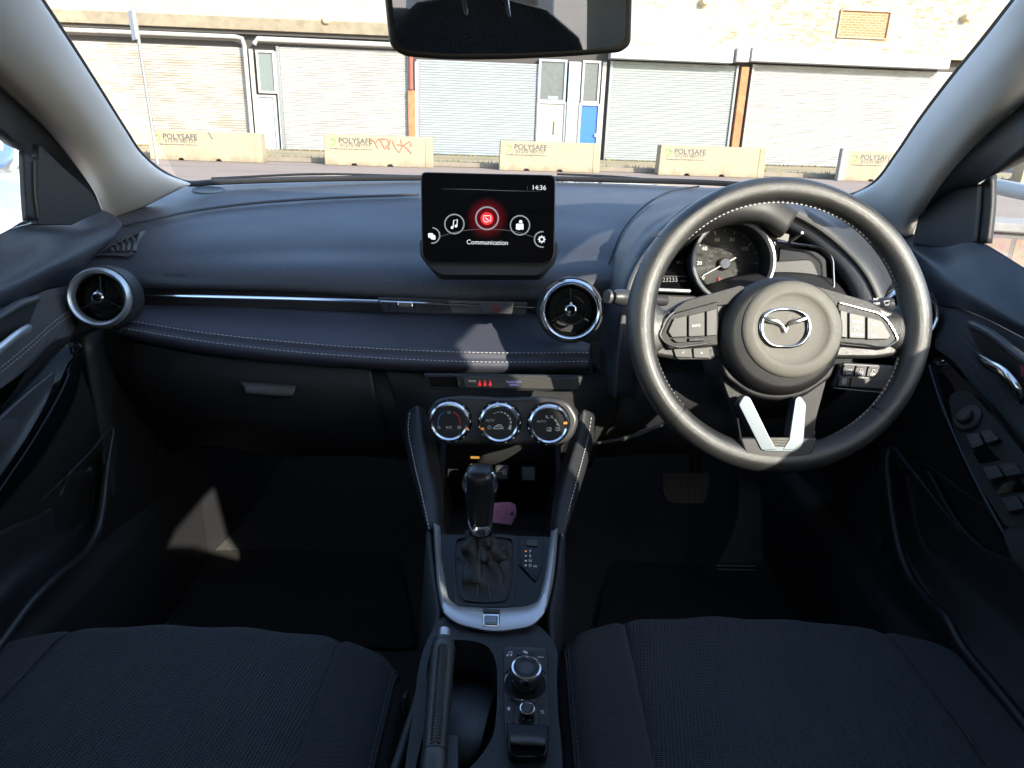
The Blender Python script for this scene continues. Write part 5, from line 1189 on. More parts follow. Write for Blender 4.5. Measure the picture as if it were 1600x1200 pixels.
# bolsters
def bolster(rows, side, stitch, ribs):
    b = sheet('bolster', rows, BOLST, con, nu=26, nv=60, thick=.006)
    q = cr([pY(*p) for p in stitch], 120); build(dashes(q, .0040, .0022, .0007), 'stitching', THREADW, b)
    r = sheet('ribbed_insert', ribs, RIBBED, b, nu=10, nv=50, thick=.003)
    return b
bolster([[(634, 652, 1.02), (641, 640, .995), (652, 634, .985), (664, 640, 1.0)], [(632, 670, 1.00), (638, 664, .975), (655, 660, .963), (672, 668, .985)], [(637, 715, .945), (645, 712, .925), (664, 712, .915), (686, 722, .945)], [(652, 775, .87), (660, 773, .852), (676, 775, .846), (693, 785, .875)], [(667, 828, .815), (670, 830, .80), (680, 833, .797), (692, 832, .825)], [(668, 836, .82), (672, 838, .81), (682, 842, .81), (692, 838, .83)]], -1,
        [(640, 645, .985), (638, 664, .970), (645, 712, .920), (659, 773, .847), (671, 828, .794)],
        [[(658, 648, .982), (667, 650, .99)], [(664, 668, .966), (676, 674, .977)], [(674, 720, .916), (688, 728, .935)], [(682, 780, .848), (693, 788, .868)], [(684, 822, .80), (691, 822, .818)]])
bolster([[(930, 655, 1.02), (925, 645, .995), (912, 640, .985), (903, 648, 1.0)], [(929, 680, 1.00), (922, 672, .975), (908, 668, .965), (896, 672, .985)], [(918, 725, .945), (911, 718, .922), (895, 716, .916), (880, 728, .945)], [(900, 785, .87), (894, 780, .850), (880, 780, .846), (864, 790, .875)], [(884, 838, .82), (880, 838, .802), (870, 840, .80), (859, 838, .825)], [(882, 846, .825), (878, 848, .81), (868, 848, .81), (860, 844, .83)]], 1,
        [(924, 652, .985), (921, 672, .971), (910, 718, .918), (893, 780, .846), (878, 838, .798)],
        [[(908, 648, .980), (899, 652, .99)], [(902, 672, .966), (892, 678, .977)], [(888, 722, .914), (876, 730, .935)], [(874, 784, .845), (863, 790, .866)], [(868, 832, .80), (860, 832, .818)]])
# cubby: back, sides, tray
CX = lambda x, y, Y: pY(x, y, Y)
g = MB().prism([CX(690, 700, 1.14), CX(872, 702, 1.14), CX(860, 800, 1.14), CX(702, 800, 1.14)], (0, .01, 0)); cub = build(g, 'cubby_back', DARK, con)
zt = EYE.z - .485
sheet('cubby_side', [[(672, 705, 1.04), (690, 705, 1.13)], [(694, 838, .83), (712, 800, 1.10)]], mat('warm black plastic', (.030, .026, .025), .5), con, nu=8, nv=10, smooth_rows=False)
sheet('cubby_side', [[(890, 705, 1.04), (872, 705, 1.13)], [(858, 840, .83), (842, 800, 1.10)]], DARK, con, nu=8, nv=10, smooth_rows=False)
g = MB().prism([CX(690, 838, .845), CX(864, 842, .845), CX(850, 790, 1.13), CX(704, 788, 1.13)], (0, 0, -.01)); build(g, 'cubby_tray', mat('dark rubber tray mat', (.014, .013, .014), .7, bump=('noise', 300, .5, .001)), con)
for (x, y, w) in ((784, 739, 22), (826, 741, 24)):
    slab('socket', [(x - w / 2, y - 12), (x + w / 2, y - 12), (x + w / 2, y + 12), (x - w / 2, y + 12)], 1.15, .01, SOFT, con, bevel=.003, r=5)
g = MB().tube([pD(x, y, 1.147) for x, y in ((781, 737), (788, 737))], .0006, 4); g.tube([pD(x, y, 1.147) for x, y in rnd([(786, 733.5), (790, 733.5), (790, 741), (786, 741)], 1)], .0006, 4, True); build(g, 'plug_symbol', INKW, con)
slab('amber_light', [(735, 725), (741, 725.3), (741, 728.5), (735, 728.2)], 1.10, .003, GLOWA, con, bevel=.0005)
# gloss deck
dk = build(MB().prism([pC(x, y) for x, y in rnd([(684, 834), (862, 838), (857, 905), (842, 950), (700, 947), (690, 905)], 6)], CN * -.02), 'gloss_deck', GLOSS, con, bevel=.001)
# silver U surround
uo = [(677, 818), (680, 870), (685, 925), (694, 959), (712, 974), (740, 983), (770, 988), (805, 985), (832, 978), (847, 964), (861, 925), (868, 880), (872, 826)]
ui = [(688, 822), (690.5, 870), (697, 915), (703, 938), (714, 945), (738, 948), (770, 950), (800, 949), (826, 946), (838, 940), (848, 915), (855, 875), (861, 830)]
oo = cr([(*p, 0) for p in uo], 70); ii = cr([(*p, 0) for p in ui], 70)
rows = []
for a, b in zip(oo, ii):
    rows.append([pC(a.x, a.y, -.010), pC(a.x, a.y, .002), pC(a.x * .93 + b.x * .07, a.y * .93 + b.y * .07, .0055), pC(a.x * .6 + b.x * .4, a.y * .6 + b.y * .4, .0075), pC(a.x * .2 + b.x * .8, a.y * .2 + b.y * .8, .0048), pC(b.x, b.y, .002), pC(b.x, b.y, -.004)])
su = build(MB().grid(rows), 'silver_surround', SILVERP, con, thick=.003, away=EYE, angle=60)
slabP('dark_inset', [(754, 951), (782, 952), (780, 957), (756, 956)], pC(768, 954, .0072), CN, .003, SOFT, su, bevel=.0004, r=1)
ps = slabP('release_switch', [(753, 958), (781, 958.5), (781, 978), (754, 977)], pC(768, 968, .0082), CN, .006, CHROME, su, bevel=.0012, r=3)
slabP('switch_face', [(756.5, 961), (778, 961.5), (777.5, 974.5), (757, 973.5)], pC(768, 968, .0096), CN, .004, DKCHROME, ps, bevel=.0012, r=2)
# rear deck of the console with the tray recess
RD = [(684, 950), (700, 972), (735, 990), (770, 996), (810, 993), (842, 980), (862, 950), (866, 1010), (870, 1110), (878, 1240), (640, 1240), (648, 1110), (664, 1010)]
# split as strips round the recess: right part, front part, left part
HO = [(700, 1002), (752, 1006), (772, 1022), (776, 1060), (776, 1110), (770, 1150), (748, 1185), (718, 1215), (690, 1240), (668, 1240), (672, 1110), (684, 1010)]
ROUT = [(690, 965), (740, 988), (842, 978), (868, 1010), (870, 1060), (872, 1110), (876, 1150), (879, 1190), (880, 1225), (884, 1262), (640, 1262), (646, 1110), (668, 1000)]
HIN = [(698, 1003), (735, 1001), (764, 1012), (775, 1036), (777, 1070), (776, 1110), (770, 1150), (748, 1185), (722, 1212), (700, 1250), (664, 1250), (668, 1110), (682, 1012)]
TEX = mat('cross grained console plastic', (.019, .021, .025), .48, bump=('noise', 650, .7, .0009), var=.1, varscale=20)
fs_ = frame_strip('rear_deck', ROUT, HIN, lambda x, y: pR(x, y), RN * -.05, TEX, con, n=110, bevel=.001)
fb = [pR(x, y, -.055) for x, y in rnd([(690, 990), (790, 990), (800, 1250), (650, 1250)], 20)]
build(MB().prism(fb, RN * -.005), 'tray_floor', mat('smooth tray plastic', (.022, .026, .034), .38), con)
# hump in the tray
sheet('tray_cup', [[(700, 1066, 0), (740, 1062, 0), (776, 1075, 0)], [(700, 1085, 1), (735, 1082, 1), (770, 1095, 1)], [(700, 1200, 1), (728, 1200, 1), (745, 1190, 1)], [(700, 1240, 0), (720, 1240, 0), (738, 1215, 0)]], mat('navy tray plastic', (.026, .030, .038), .4), con, nu=24, nv=24, conv=lambda x, y, k: pR(x, y, -.05 + .022 * k))
# rotary controller panel
rcp = build(MB().prism([pR(x, y, .0) for x, y in rnd([(787, 1012), (855, 1015), (858, 1130), (855, 1188), (797, 1188), (787, 1130)], 8)], RN * .0035), 'controller_panel', SOFT, con, bevel=.0012)
def ctop(pts, m, name, h=.0048, par=rcp, r=2): return build(MB().prism([pR(x, y, h) for x, y in rnd(pts, r)], RN * -.002), name, m, par, bevel=.0006)
b = ctop([(789, 1014), (806, 1014.5), (806, 1035), (789, 1052)], DASH2, 'panel_button'); CF = lambda x, y: pR(x, y, .0052)
g = MB().tube([CF(794, 1024), CF(795, 1019), CF(800, 1018), CF(799.5, 1023.5)], .0005, 4); g.lathe([(0, .0003), (.0011, .0003), (.0011, 0)], CF(793, 1024.3), RN, 10); g.lathe([(0, .0003), (.0011, .0003), (.0011, 0)], CF(798.6, 1023.8), RN, 10); build(g, 'note_symbol', INKW, b)
b = ctop([(807.5, 1014.5), (833, 1015.5), (833, 1024), (807.5, 1024)], DASH2, 'panel_button'); g = MB().lathe([(0, .0003), (.0016, .0003), (.0016, 0)], CF(819.5, 1018.5), RN, 12); g.lathe([(0, .0003), (.0014, .0003), (.0014, 0)], CF(822.5, 1020), RN, 12); build(g, 'star_symbol', INKW, b)
b = ctop([(834.5, 1015.5), (853, 1016.5), (854, 1052), (834.5, 1034)], DASH2, 'panel_button'); text('NAV', 845, 1027, 3.2, CF, INKW, b, lift=.0003, ang=-4)
def knob(cx, cy, r0, hh, rt, ringw, base=True):
    c = pR(cx, cy, .004); s = (c - EYE).dot(fwd) / FPX
    if base:
        k = build(MB().lathe([(34.5 * s, .0), (34.5 * s, .0035), (33 * s, .0048), (31.0 * s, .0035), (30 * s, .0005)], c, RN, 72, right=(1, 0, 0)), 'rotary_knob', CHROME, con)
        build(MB().lathe([(30.4 * s, .0012), (0, .0012)], c, RN, 60, right=(1, 0, 0)), 'well', DARK, k)
    else: k = build(MB().lathe([(r0 * s * 1.15, .0), (r0 * s * 1.1, .0015), (0, .0015)], c, RN, 40, right=(1, 0, 0)), 'volume_knob', DARK, con)
    prof = [(r0 * s * .92, .002), (r0 * s * .94, hh * .25), (r0 * s, hh * .3), (r0 * s, hh * .9)]
    b = build(MB().lathe(prof, c, RN, 18 if base else 14, right=(1, 0, 0), cap=False), 'grip', DKCHROME, k, angle=15)
    build(MB().lathe([(r0 * s * 1.0, hh * .86), (r0 * s * 1.02, hh * .95), (r0 * s * .97, hh * 1.02), (r0 * s * .86, hh * 1.04), (r0 * s * .82, hh * 1.0)], c, RN, 64, right=(1, 0, 0), cap=False), 'ring', CHROME, k)
    build(MB().lathe([(r0 * s * .85, hh * 1.0), (r0 * s * .5, hh * 1.0), (0, hh * .99)], c, RN, 48, right=(1, 0, 0)), 'cap', SOFT, k)
knob(821, 1071, 23.5, .0250, 0, 0); knob(823, 1122, 11.8, .0140, 0, 0, False)
b = ctop([(789, 1092), (803, 1099), (803, 1129), (789, 1132)], DASH2, 'panel_button'); g = MB().prism([CF(x, y) for x, y in ((792, 1107), (795, 1104), (798, 1107), (797, 1107), (797, 1110), (793, 1110), (793, 1107))], RN * .0003); build(g, 'home_symbol', INKW, b)
b = ctop([(842, 1099), (855, 1092), (856, 1140), (842, 1132)], DASH2, 'panel_button'); g = MB().tube([CF(x, y) for x, y in ((844, 1111), (849, 1110.5), (850, 1114), (845, 1114.5))], .0006, 4); build(g, 'back_symbol', INKW, b)
text('VOL', 822, 1136.5, 4.0, CF, INKW, rcp, lift=.0003); g = MB().tube([CF(811, 1132.5), CF(814, 1134)], .0005, 4); g.tube([CF(830, 1134), CF(834, 1133)], .0006, 4); build(g, 'volume_mark', INKW, rcp)
rp = build(MB().prism([pR(x, y, .0) for x, y in rnd([(791, 1142), (856, 1145), (855, 1188), (848, 1196), (802, 1195), (793, 1186)], 6)], RN * .012), 'palm_rest', GLOSS, con, bevel=.004, seg=3)
sheet('pad', [[(797, 1146, 0), (825, 1146, 0), (851, 1149, 0)], [(797, 1151, 1), (825, 1150, 1), (852, 1154, 1)], [(798, 1160, 1.15), (826, 1160, 1.15), (852, 1163, 1.15)], [(800, 1165, .4), (826, 1166, .4), (851, 1168, .4)]], LEATHER, rp, nu=24, nv=20, conv=lambda x, y, k: pR(x, y, .012 + .005 * k))
# selector legend
leg_p = slabP('selector_legend', [(811, 840), (849, 841), (848, 880), (840, 905), (818, 888), (812, 870)], pC(830, 870, .0018), CN, .002, GLOSS, con, bevel=.0005, r=4)
slabP('lock_button', [(822, 842), (841, 843), (840, 853), (823, 852)], pC(830, 848, .0035), CN, .003, SOFT, leg_p, bevel=.0006, r=2)
LF = lambda x, y: pC(x, y, .0025)
for i, ch in enumerate('PRND'):
    y = 861.5 + i * 7.4; text(ch, 828.5, y, 4.6, LF, INKW, leg_p, lift=.0002)
    build(MB().prism([LF(821.5 + a, y + b) for a, b in ((-1.5, -1.1), (1.5, -1.1), (1.5, 1.1), (-1.5, 1.1))], CN * .0004), 'gear_mark', ORANGE if i == 0 else INKW, leg_p)
text('M', 836, 885.5, 4.6, LF, INKW, leg_p, lift=.0002)
g = MB().tube([LF(*p) for p in ((812, 879), (820, 888), (833, 902), (838, 905))], .0012, 5); build(g, 'legend_edge', SOFT, leg_p)
# ---- gear lever
gl_ = thing('gear_lever', pC(757, 895), 'black automatic gear lever with chrome collar and leather gaiter', 'gear lever')
frm = [(711, 838), (804, 838), (798, 946), (714, 943)]
frame_strip('gaiter_frame', rnd([(706, 836), (808, 836), (802, 948), (711, 946)], 6), rnd([(713, 841), (801, 841), (795, 942), (717, 940)], 6), lambda x, y: pC(x, y, .003), CN * -.006, DARK, gl_, n=80, bevel=.0008)
top = Vector((pY(751, 832, .742))); levers = []
base = [pC(x, y, .001) for x, y in rnd([(715, 842), (800, 842), (794, 941), (719, 939)], 16, 4)]
nb_ = 72; bl = cr(base, nb_, True); rows = []
ctr = sum(bl, Vector()) / nb_
rr_ = random.Random(11)
for k in range(27):
    t = k / 26; row = []
    for j, p in enumerate(bl):
        d = p - ctr; ang = math.atan2(d.y, d.x)
        tr_ = .0135; q = top + Vector((math.cos(ang) * tr_, math.sin(ang) * tr_, 0))
        f = t ** .62
        hb = t ** 1.12
        x = p.x * (1 - f) + q.x * f; y = p.y * (1 - f) + q.y * f; z = p.z * (1 - hb) + q.z * hb
        w = math.sin(math.pi * t) ** .8 * (.0050 * math.sin(3 * ang + 4 * t) + .0048 * math.sin(5 * ang - 7 * t + 1) + .0022 * math.sin(9 * ang + 11 * t) + .0025 * math.sin(2 * ang + 17 * t))
        x += math.cos(ang) * w; y += math.sin(ang) * w
        row.append(Vector((x, y, z)))
    rows.append(row)
ga = build(MB().grid(rows, closed_v=True), 'gaiter', GAITER, gl_, away=EYE, angle=80)
bi = min(range(nb_), key=lambda j: (bl[j] - pC(756, 940)).length)
for dj in (-1, 1):
    q = [rows[k][(bi + dj * (1 if k > 6 else 2)) % nb_] + Vector((0, -.0008, .0006)) for k in range(1, 27)]; build(dashes(cr(q, 40), .0028, .0018, .0005), 'stitching', INKD, ga)
ktop = pY(750, 733, .742); ax = (ktop - top).normalized(); L_ = (ktop - top).length
sec = [(-.02, .0115, .0115), (0.0, .0150, .0145), (.08, .0158, .015), (.16, .0165, .0160), (.24, .0175, .0165)]
build(MB().lathe([(.0112, -.010), (.0120, .0), (.0138, .008), (.0148, .013), (.0150, .016)], top, ax, 40), 'collar', CHROME, gl_)
rows = []
rt_ = (RT - ax * RT.dot(ax)).normalized(); ft = ax.cross(rt_)
for t, w, dpt in ((.12, .0132, .0135), (.25, .0146, .0150), (.45, .0164, .0165), (.62, .0177, .0180), (.78, .0183, .0188), (.90, .0175, .0182), (.97, .0148, .0155), (1.0, .009, .010), (1.005, .001, .001)):
    rows.append([top + ax * (L_ * t * 1.03) + rt_ * (w * math.copysign(abs(math.cos(a)) ** .8, math.cos(a))) + ft * (dpt * math.copysign(abs(math.sin(a)) ** .8, math.sin(a))) for a in [2 * math.pi * i / 40 for i in range(40)]])
kn = build(MB().grid(rows, closed_v=True), 'knob', GLOSS if False else mat('smooth black knob leather', (.016, .016, .017), .26, bump=('leather', 700, .15, .0003)), gl_, away=EYE, angle=80)
for sx_ in (-1, 1):
    pts = [top + ax * (L_ * t) + rt_ * (sx_ * w) - ft * 0 + (EYE - top).normalized() * .012 for t, w in ((.62, .0160), (.72, .0170), (.84, .0166), (.93, .0143))]
    build(MB().tube(cr(pts, 16), [.001 + .0030 * math.sin(math.pi * (i + .5) / 16) for i in range(16)], 8), 'chrome_shoulder', CHROME, kn)
    pts = [top + ax * (L_ * t) + rt_ * (sx_ * w) + (EYE - top).normalized() * .0165 for t, w in ((.16, .0080), (.45, .0105), (.7, .0118), (.95, .0095))]
    build(MB().tube(cr(pts, 20), .0004, 5), 'seam', RUBBER, kn)
# key tag in the cubby
tg = slabP('paper_tag', [(771, 786), (797, 784), (806, 789), (807, 803), (799, 820), (769, 816)], pY(788, 806, .91), Vector((.05, -.75, .62)), .0006, PINK, None, bevel=0, r=1.5)
tag(tg, 'small pink paper tag with a punched hole in the cubby behind the gear lever', 'tag')
TP0 = pY(788, 806, .91); TN = Vector((.05, -.75, .62)).normalized(); TF = lambda x, y: pP(x, y, TP0, TN)
INKT = mat('violet ink', (.12, .04, .14), .7)
build(MB().lathe([(0, .0003), (.0024, .0003), (.0024, 0)], TF(800, 803), TN, 18), 'punched_hole', DARK, tg)
g = MB()
for (x0, y0, x1, y1, w) in ((778, 790, 776, 812, .0004), (784, 789, 782, 813, .0004), (791, 790, 790, 812, .0006), (775, 799, 779, 800, .0006)):
    n = 6
    for i in range(n):
        if (i * 7 + int(x0)) % 4 != 1: g.tube([TF(x0 + (x1 - x0) * i / n, y0 + (y1 - y0) * i / n), TF(x0 + (x1 - x0) * (i + .7) / n, y0 + (y1 - y0) * (i + .7) / n)], w, 4)
build(g, 'handwriting', INKT, tg)

# ---- handbrake
hb = thing('handbrake', pR(678, 1190, -.02), 'black leather handbrake lever with silver push button', 'handbrake')
h0, h1 = pR(676, 1215, .004), pR(693, 1003, .020)
hx = (h1 - h0).normalized(); wd = lambda p, w: w / 2 * ((p - EYE).dot(fwd) / FPX)
HW = [(0, 42), (.10, 43), (.16, 41), (.17, 40), (.6, 40), (.9, 39), (.955, 38), (.975, 33)]
pts = [h0.lerp(h1, t) for t, _ in HW]; rr = [wd(p, w) for p, (_, w) in zip(pts, HW)]
grip = build(MB().tube(pts, rr, 28, nrm=(1, 0, 0)), 'grip', LEATHER, hb)
build(MB().lathe([(rr[-1] * .98, -.004), (rr[-1] * 1.04, .0), (rr[-1] * .95, .004), (rr[-1] * .6, .0055)], h1 - hx * .002, hx, 32, right=(1, 0, 0)), 'end_ring', SOFT, hb)
build(MB().lathe([(.0058, .002), (.0060, .012), (.0056, .0145), (.0040, .0155), (0, .0158)], h1, hx, 28, right=(1, 0, 0)), 'push_button', SATIN, hb)
nrm_ = (EYE - (h0 + h1) / 2).normalized(); nrm_ = (nrm_ - hx * nrm_.dot(hx)).normalized(); sd2 = hx.cross(nrm_)
g = MB(); N_ = 34
for i in range(N_):
    t = .20 + .74 * i / N_; c = h0.lerp(h1, t); r = wd(c, 40)
    for s_ in (-1, 1):
        A = c + nrm_ * r * 1.01; B = c + nrm_ * r * .90 + sd2 * (s_ * .0052) - hx * .0030
        g.tube([A + sd2 * s_ * .0004, (A + B) / 2 + nrm_ * .0009, B], [.0006, .0013, .0006], 6)
build(g, 'cross_stitching', LEATHER, grip)
g = MB().lathe([(rr[2] * 1.02, -.0006), (rr[2] * 1.03, 0), (rr[2] * 1.02, .0006)], pts[2], hx, 30, right=(1, 0, 0), cap=False); build(g, 'seam', RUBBER, grip)
build(MB().prism([pR(x, y, -.004) for x, y in ((694, 1150), (716, 1150), (716, 1240), (694, 1240))], RN * .002), 'tray_lid', SOFT, con, bevel=.0008)
# ================================================================== SEATS
def seat(xc, yf, label, zt_=.607):
    root = thing('car_seat', (xc, .40, .34), label, 'seat')
    Zc = EYE.z - zt_
    def yfront(u): return yf - .022 * abs(u) ** 2 - .055 * abs(u) ** 6
    def zsurf(u, y):
        au = abs(u); z = Zc - .012 * max(0, (.62 - y)) - .008 * (1 - au * au) * 1.0
        if au > .66: z += .013 * math.sin(min(1, (au - .66) / .24) * math.pi / 2) * min(1, max(.12, (yf - .04 - y) / .30))
        if au > .86: z -= .05 * (1 - math.sqrt(max(0, 1 - ((au - .86) / .15) ** 2)))
        z += .0016 * math.sin(9 * u + 13 * y + xc * 7) * math.sin(4 * u - 17 * y) + .0012 * math.sin(23 * u * y + 5)
        return z
    def crown(u): return -.010 * u * u
    HW = .262
    def col(u, groove=0):
        pts = []; y1 = yfront(u); rr = .055
        for k in range(26): pts.append((.10 + (y1 - rr - .10) * k / 25, None))
        out = []
        for y, _ in pts:
            out.append(Vector((xc + u * HW * (1 if y > .3 else .97), y, zsurf(u, y) + crown(u) + groove)))
        zb = out[-1].z
        for k in range(1, 11):
            a = math.pi / 2 * k / 10 * 1.12
            out.append(Vector((xc + u * HW, y1 - rr + rr * math.sin(a), zb - rr * 1.0 * (1 - math.cos(a)))))
        last = out[-1]; out.append(last + Vector((0, -.03, -.10))); out.append(last + Vector((0, -.09, -.16)))
        return out
    us = [-.66 + 1.32 * i / 40 for i in range(41)]
    cols = []
    for i, u in enumerate(us):
        e = min(i, 40 - i); cols.append(col(u, -.0045 * max(0, 1 - e / 2.2)))
    rows = [[c[k] for c in cols] for k in range(len(cols[0]))]
    build(MB().grid(rows), 'cushion', SEATC, root, away=EYE + Vector((0, 0, 1)), angle=80, thick=.01)
    for s_ in (-1, 1):
        ub = [.66 + .34 * i / 26 for i in range(27)]; cols = []
        for i, u in enumerate(ub): cols.append(col(s_ * u, -.0045 * max(0, 1 - i / 2.2)))
        skirt = [v + Vector((s_ * .004, 0, -.06)) for v in cols[-1]]; skirt2 = [v + Vector((-s_ * .01, 0, -.20)) for v in cols[-1]]
        cols += [skirt, skirt2]
        rows = [[c[k] for c in cols] for k in range(len(cols[0]))]
        b = build(MB().grid(rows), 'side_bolster', SEATB, root, away=Vector((xc + s_ * .6, .6, 3)), angle=80, thick=.008)
        e = cols[22]; q = [v + Vector((s_ * .001, 0, .002)) for v in e[6:36]]
        build(dashes(cr(q, 200), .0042, .0026, .0006), 'stitching', mat('blue grey thread', (.16, .22, .30), .7) if 'blue grey thread' not in bpy.data.materials else bpy.data.materials['blue grey thread'], b)
        e = cols[23]; q = [v + Vector((s_ * .001, 0, .001)) for v in e[0:36]]; build(MB().tube(cr(q, 80), .0016, 6), 'piping', SEATB, b)
    # backrest and headrest, leaning back beside the camera
    rows = []
    for z, y, hw, dp in ((-.66, .24, .24, .03), (-.55, .20, .25, .05), (-.40, .125, .26, .055), (-.25, .055, .26, .055), (-.12, -.005, .25, .05), (-.02, -.055, .22, .045), (.03, -.085, .15, .03), (.045, -.10, .05, .02)):
        ring = []
        for k in range(48):
            a = 2 * math.pi * k / 48; c_, s2 = math.cos(a), math.sin(a)
            px_ = math.copysign(abs(c_) ** .6, c_) * hw; py_ = math.copysign(abs(s2) ** .8, s2) * dp
            if s2 > 0: py_ += .025 * abs(c_) ** 2 - .015
            ring.append(Vector((xc + px_, y - .06 + py_, EYE.z + z)))
        rows.append(ring)
    br = build(MB().grid(rows, closed_v=True), 'backrest', SEATC, root, angle=80)
    for s_ in (-1, 1): build(dashes(cr([Vector((xc + s_ * .17, y - .06 - dp - .002, EYE.z + z)) for z, y, hw, dp in ((-.40, .125, .26, .05), (-.25, .055, .26, .055), (-.12, -.005, .25, .05), (-.04, -.05, .22, .045))], 60), .006, .004, .0012), 'stitching', THREADW, br)
    rows = []
    for z, w, dp in ((.055, .04, .02), (.065, .10, .04), (.10, .125, .05), (.16, .12, .05), (.20, .10, .04), (.215, .05, .02)):
        rows.append([Vector((xc + w * math.copysign(abs(math.cos(a)) ** .7, math.cos(a)), -.17 + dp * math.sin(a), EYE.z + z)) for a in [2 * math.pi * k / 36 for k in range(36)]])
    build(MB().grid(rows, closed_v=True), 'headrest', SEATC, root, angle=80)
    g = MB().tube([Vector((xc - .05, -.12, EYE.z + .01)), Vector((xc - .05, -.16, EYE.z + .08))], .007, 10); build(g, 'headrest_post', CHROME, root)
    g = MB().tube([Vector((xc + .05, -.12, EYE.z + .01)), Vector((xc + .05, -.16, EYE.z + .08))], .007, 10); build(g, 'headrest_post', CHROME, root)
    g = MB().box((xc, .45, .40), .42, .5, .12); build(g, 'seat_base', DARK, root, bevel=.02)
    return root
seat(.330, .822, 'navy black ribbed cloth driver seat behind the steering wheel', .594)
ps_ = seat(-.380, .784, 'navy black ribbed cloth front passenger seat facing the glovebox')
bk = slab('belt_buckle', [(627, 1090), (635, 1088), (637, 1128), (628, 1130)], .80, .02, SOFT, None, bevel=.003); tag(bk, 'black seat belt buckle beside the passenger seat cushion', 'buckle')
# rear bench
rb_ = thing('rear_seat', (-.03, -1.0, .34), 'dark rear bench seat behind the front seats', 'seat')
rows = [[Vector((x, y, EYE.z + z)) for x in (-.62, -.3, -.03, .24, .56)] for y, z in ((-.62, -.86), (-.60, -.72), (-.66, -.66), (-1.05, -.70), (-1.15, -.62), (-1.30, -.30), (-1.40, -.12), (-1.46, -.10), (-1.62, -.12))]
build(MB().grid(sheet_pts(rows, 30, 60)), 'bench', SEATC, rb_, away=EYE, thick=.02)

# ================================================================== DOORS
def DX(side):   # car-left door at x=-.70, car-right at x=+.66
    return (-.695 if side < 0 else .655)
# ---------- passenger side door
ld_ = thing('front_door', (-.70, .9, .35), 'front passenger door with dark cloth insert and grab handle, beside the glovebox', 'door')
xl = -.672
sheet('door_top', [[(141, 322, 1.30), (113, 341, 1.235), (80, 343, 1.175), (58, 341, 1.12), (44, 342, 1.08), (0, 367, .985), (-120, 440, .80)],
                   [(165, 330, 1.29), (135, 348, 1.22), (100, 354, 1.15), (75, 358, 1.10), (50, 366, 1.05), (0, 392, .97), (-120, 460, .80)],
                   [(190, 350, 1.25), (160, 363, 1.19), (120, 380, 1.12), (80, 400, 1.06), (40, 421, 1.00), (0, 441, .945), (-120, 502, .79)],
                   [(192, 358, 1.24), (162, 374, 1.18), (122, 392, 1.11), (82, 412, 1.05), (42, 433, .99), (0, 454, .935), (-120, 515, .785)],
                   [(160, 395, 1.20), (135, 420, 1.15), (112, 444, 1.11), (75, 452, 1.055), (38, 467, .995), (0, 481, .94), (-120, 530, .79)]], DASH, ld_, nu=50, nv=40, thick=.008)
LXX = lambda x, y, o=0: pX(x, y, -.690 + o)
base = [(165, 395), (112, 440), (60, 456), (-160, 545), (-160, 1300), (60, 1120), (150, 1000), (235, 800), (245, 660), (215, 590), (180, 520)]
# main panel surface
sheet('door_panel', [[(175, 400, -.665), (112, 444, -.685), (40, 466, -.695), (-160, 540, -.695)], [(185, 500, -.655), (130, 520, -.675), (50, 560, -.685), (-160, 660, -.69)], [(215, 590, -.645), (150, 620, -.660), (60, 700, -.675), (-160, 840, -.685)],
                     [(243, 680, -.640), (180, 720, -.655), (80, 800, -.670), (-160, 950, -.68)], [(250, 800, -.640), (190, 860, -.650), (100, 930, -.665), (-160, 1100, -.68)], [(200, 930, -.645), (150, 980, -.650), (60, 1060, -.66), (-160, 1250, -.68)], [(150, 1010, -.66), (60, 1120, -.66), (-20, 1200, -.66), (-160, 1350, -.68)]], mat('warm black door plastic', (.017, .0165, .016), .46, bump=('noise', 1100, .3, .0006)), ld_, nu=50, nv=60, thick=.008, conv=pX)
sheet('cloth_insert', [[(112, 446, -.672), (75, 453, -.675), (38, 468, -.678), (-60, 500, -.680)], [(118, 470, -.664), (80, 487, -.668), (40, 510, -.670), (-60, 560, -.672)], [(124, 500, -.660), (90, 520, -.664), (45, 553, -.668), (-60, 620, -.670)], [(110, 524, -.656), (85, 540, -.660), (40, 578, -.664), (-60, 650, -.668)]], INSERT, ld_, nu=40, nv=30, thick=.006, conv=pX)
for o_ in (0, 8):
    q = cr([pX(120, 478 + o_, -.657), pX(88, 500 + o_, -.661), pX(45, 538 + o_, -.664), pX(0, 575 + o_, -.666), pX(-60, 620 + o_, -.667)], 160); build(dashes(q, .004, .0022, .0007), 'stitching', THREAD, ld_)
# handle recess, frame and chrome lever
hr = slabP('handle_recess', [(64, 462), (58, 476), (46, 506), (20, 530), (-70, 585), (-70, 520), (0, 490)], Vector((-.664, 0, 0)), Vector((1, 0, 0)), .004, DARK, ld_, bevel=.002, r=5)
q = cr([pX(62, 466, -.650), pX(30, 476, -.650), (pX(0, 494, -.650)), pX(-70, 535, -.650)], 20); build(MB().tube(q, [.002] + [.006] * 19, 10), 'recess_edge', SOFT, hr)
q = cr([pX(48, 511, -.652), pX(25, 525, -.642), (pX(0, 545, -.638)), pX(-60, 590, -.640)], 20); build(MB().tube(q, [.003] + [.0062] * 19, 12, nrm=(1, 0, 0), flat=.6), 'door_handle', SATIN, ld_)
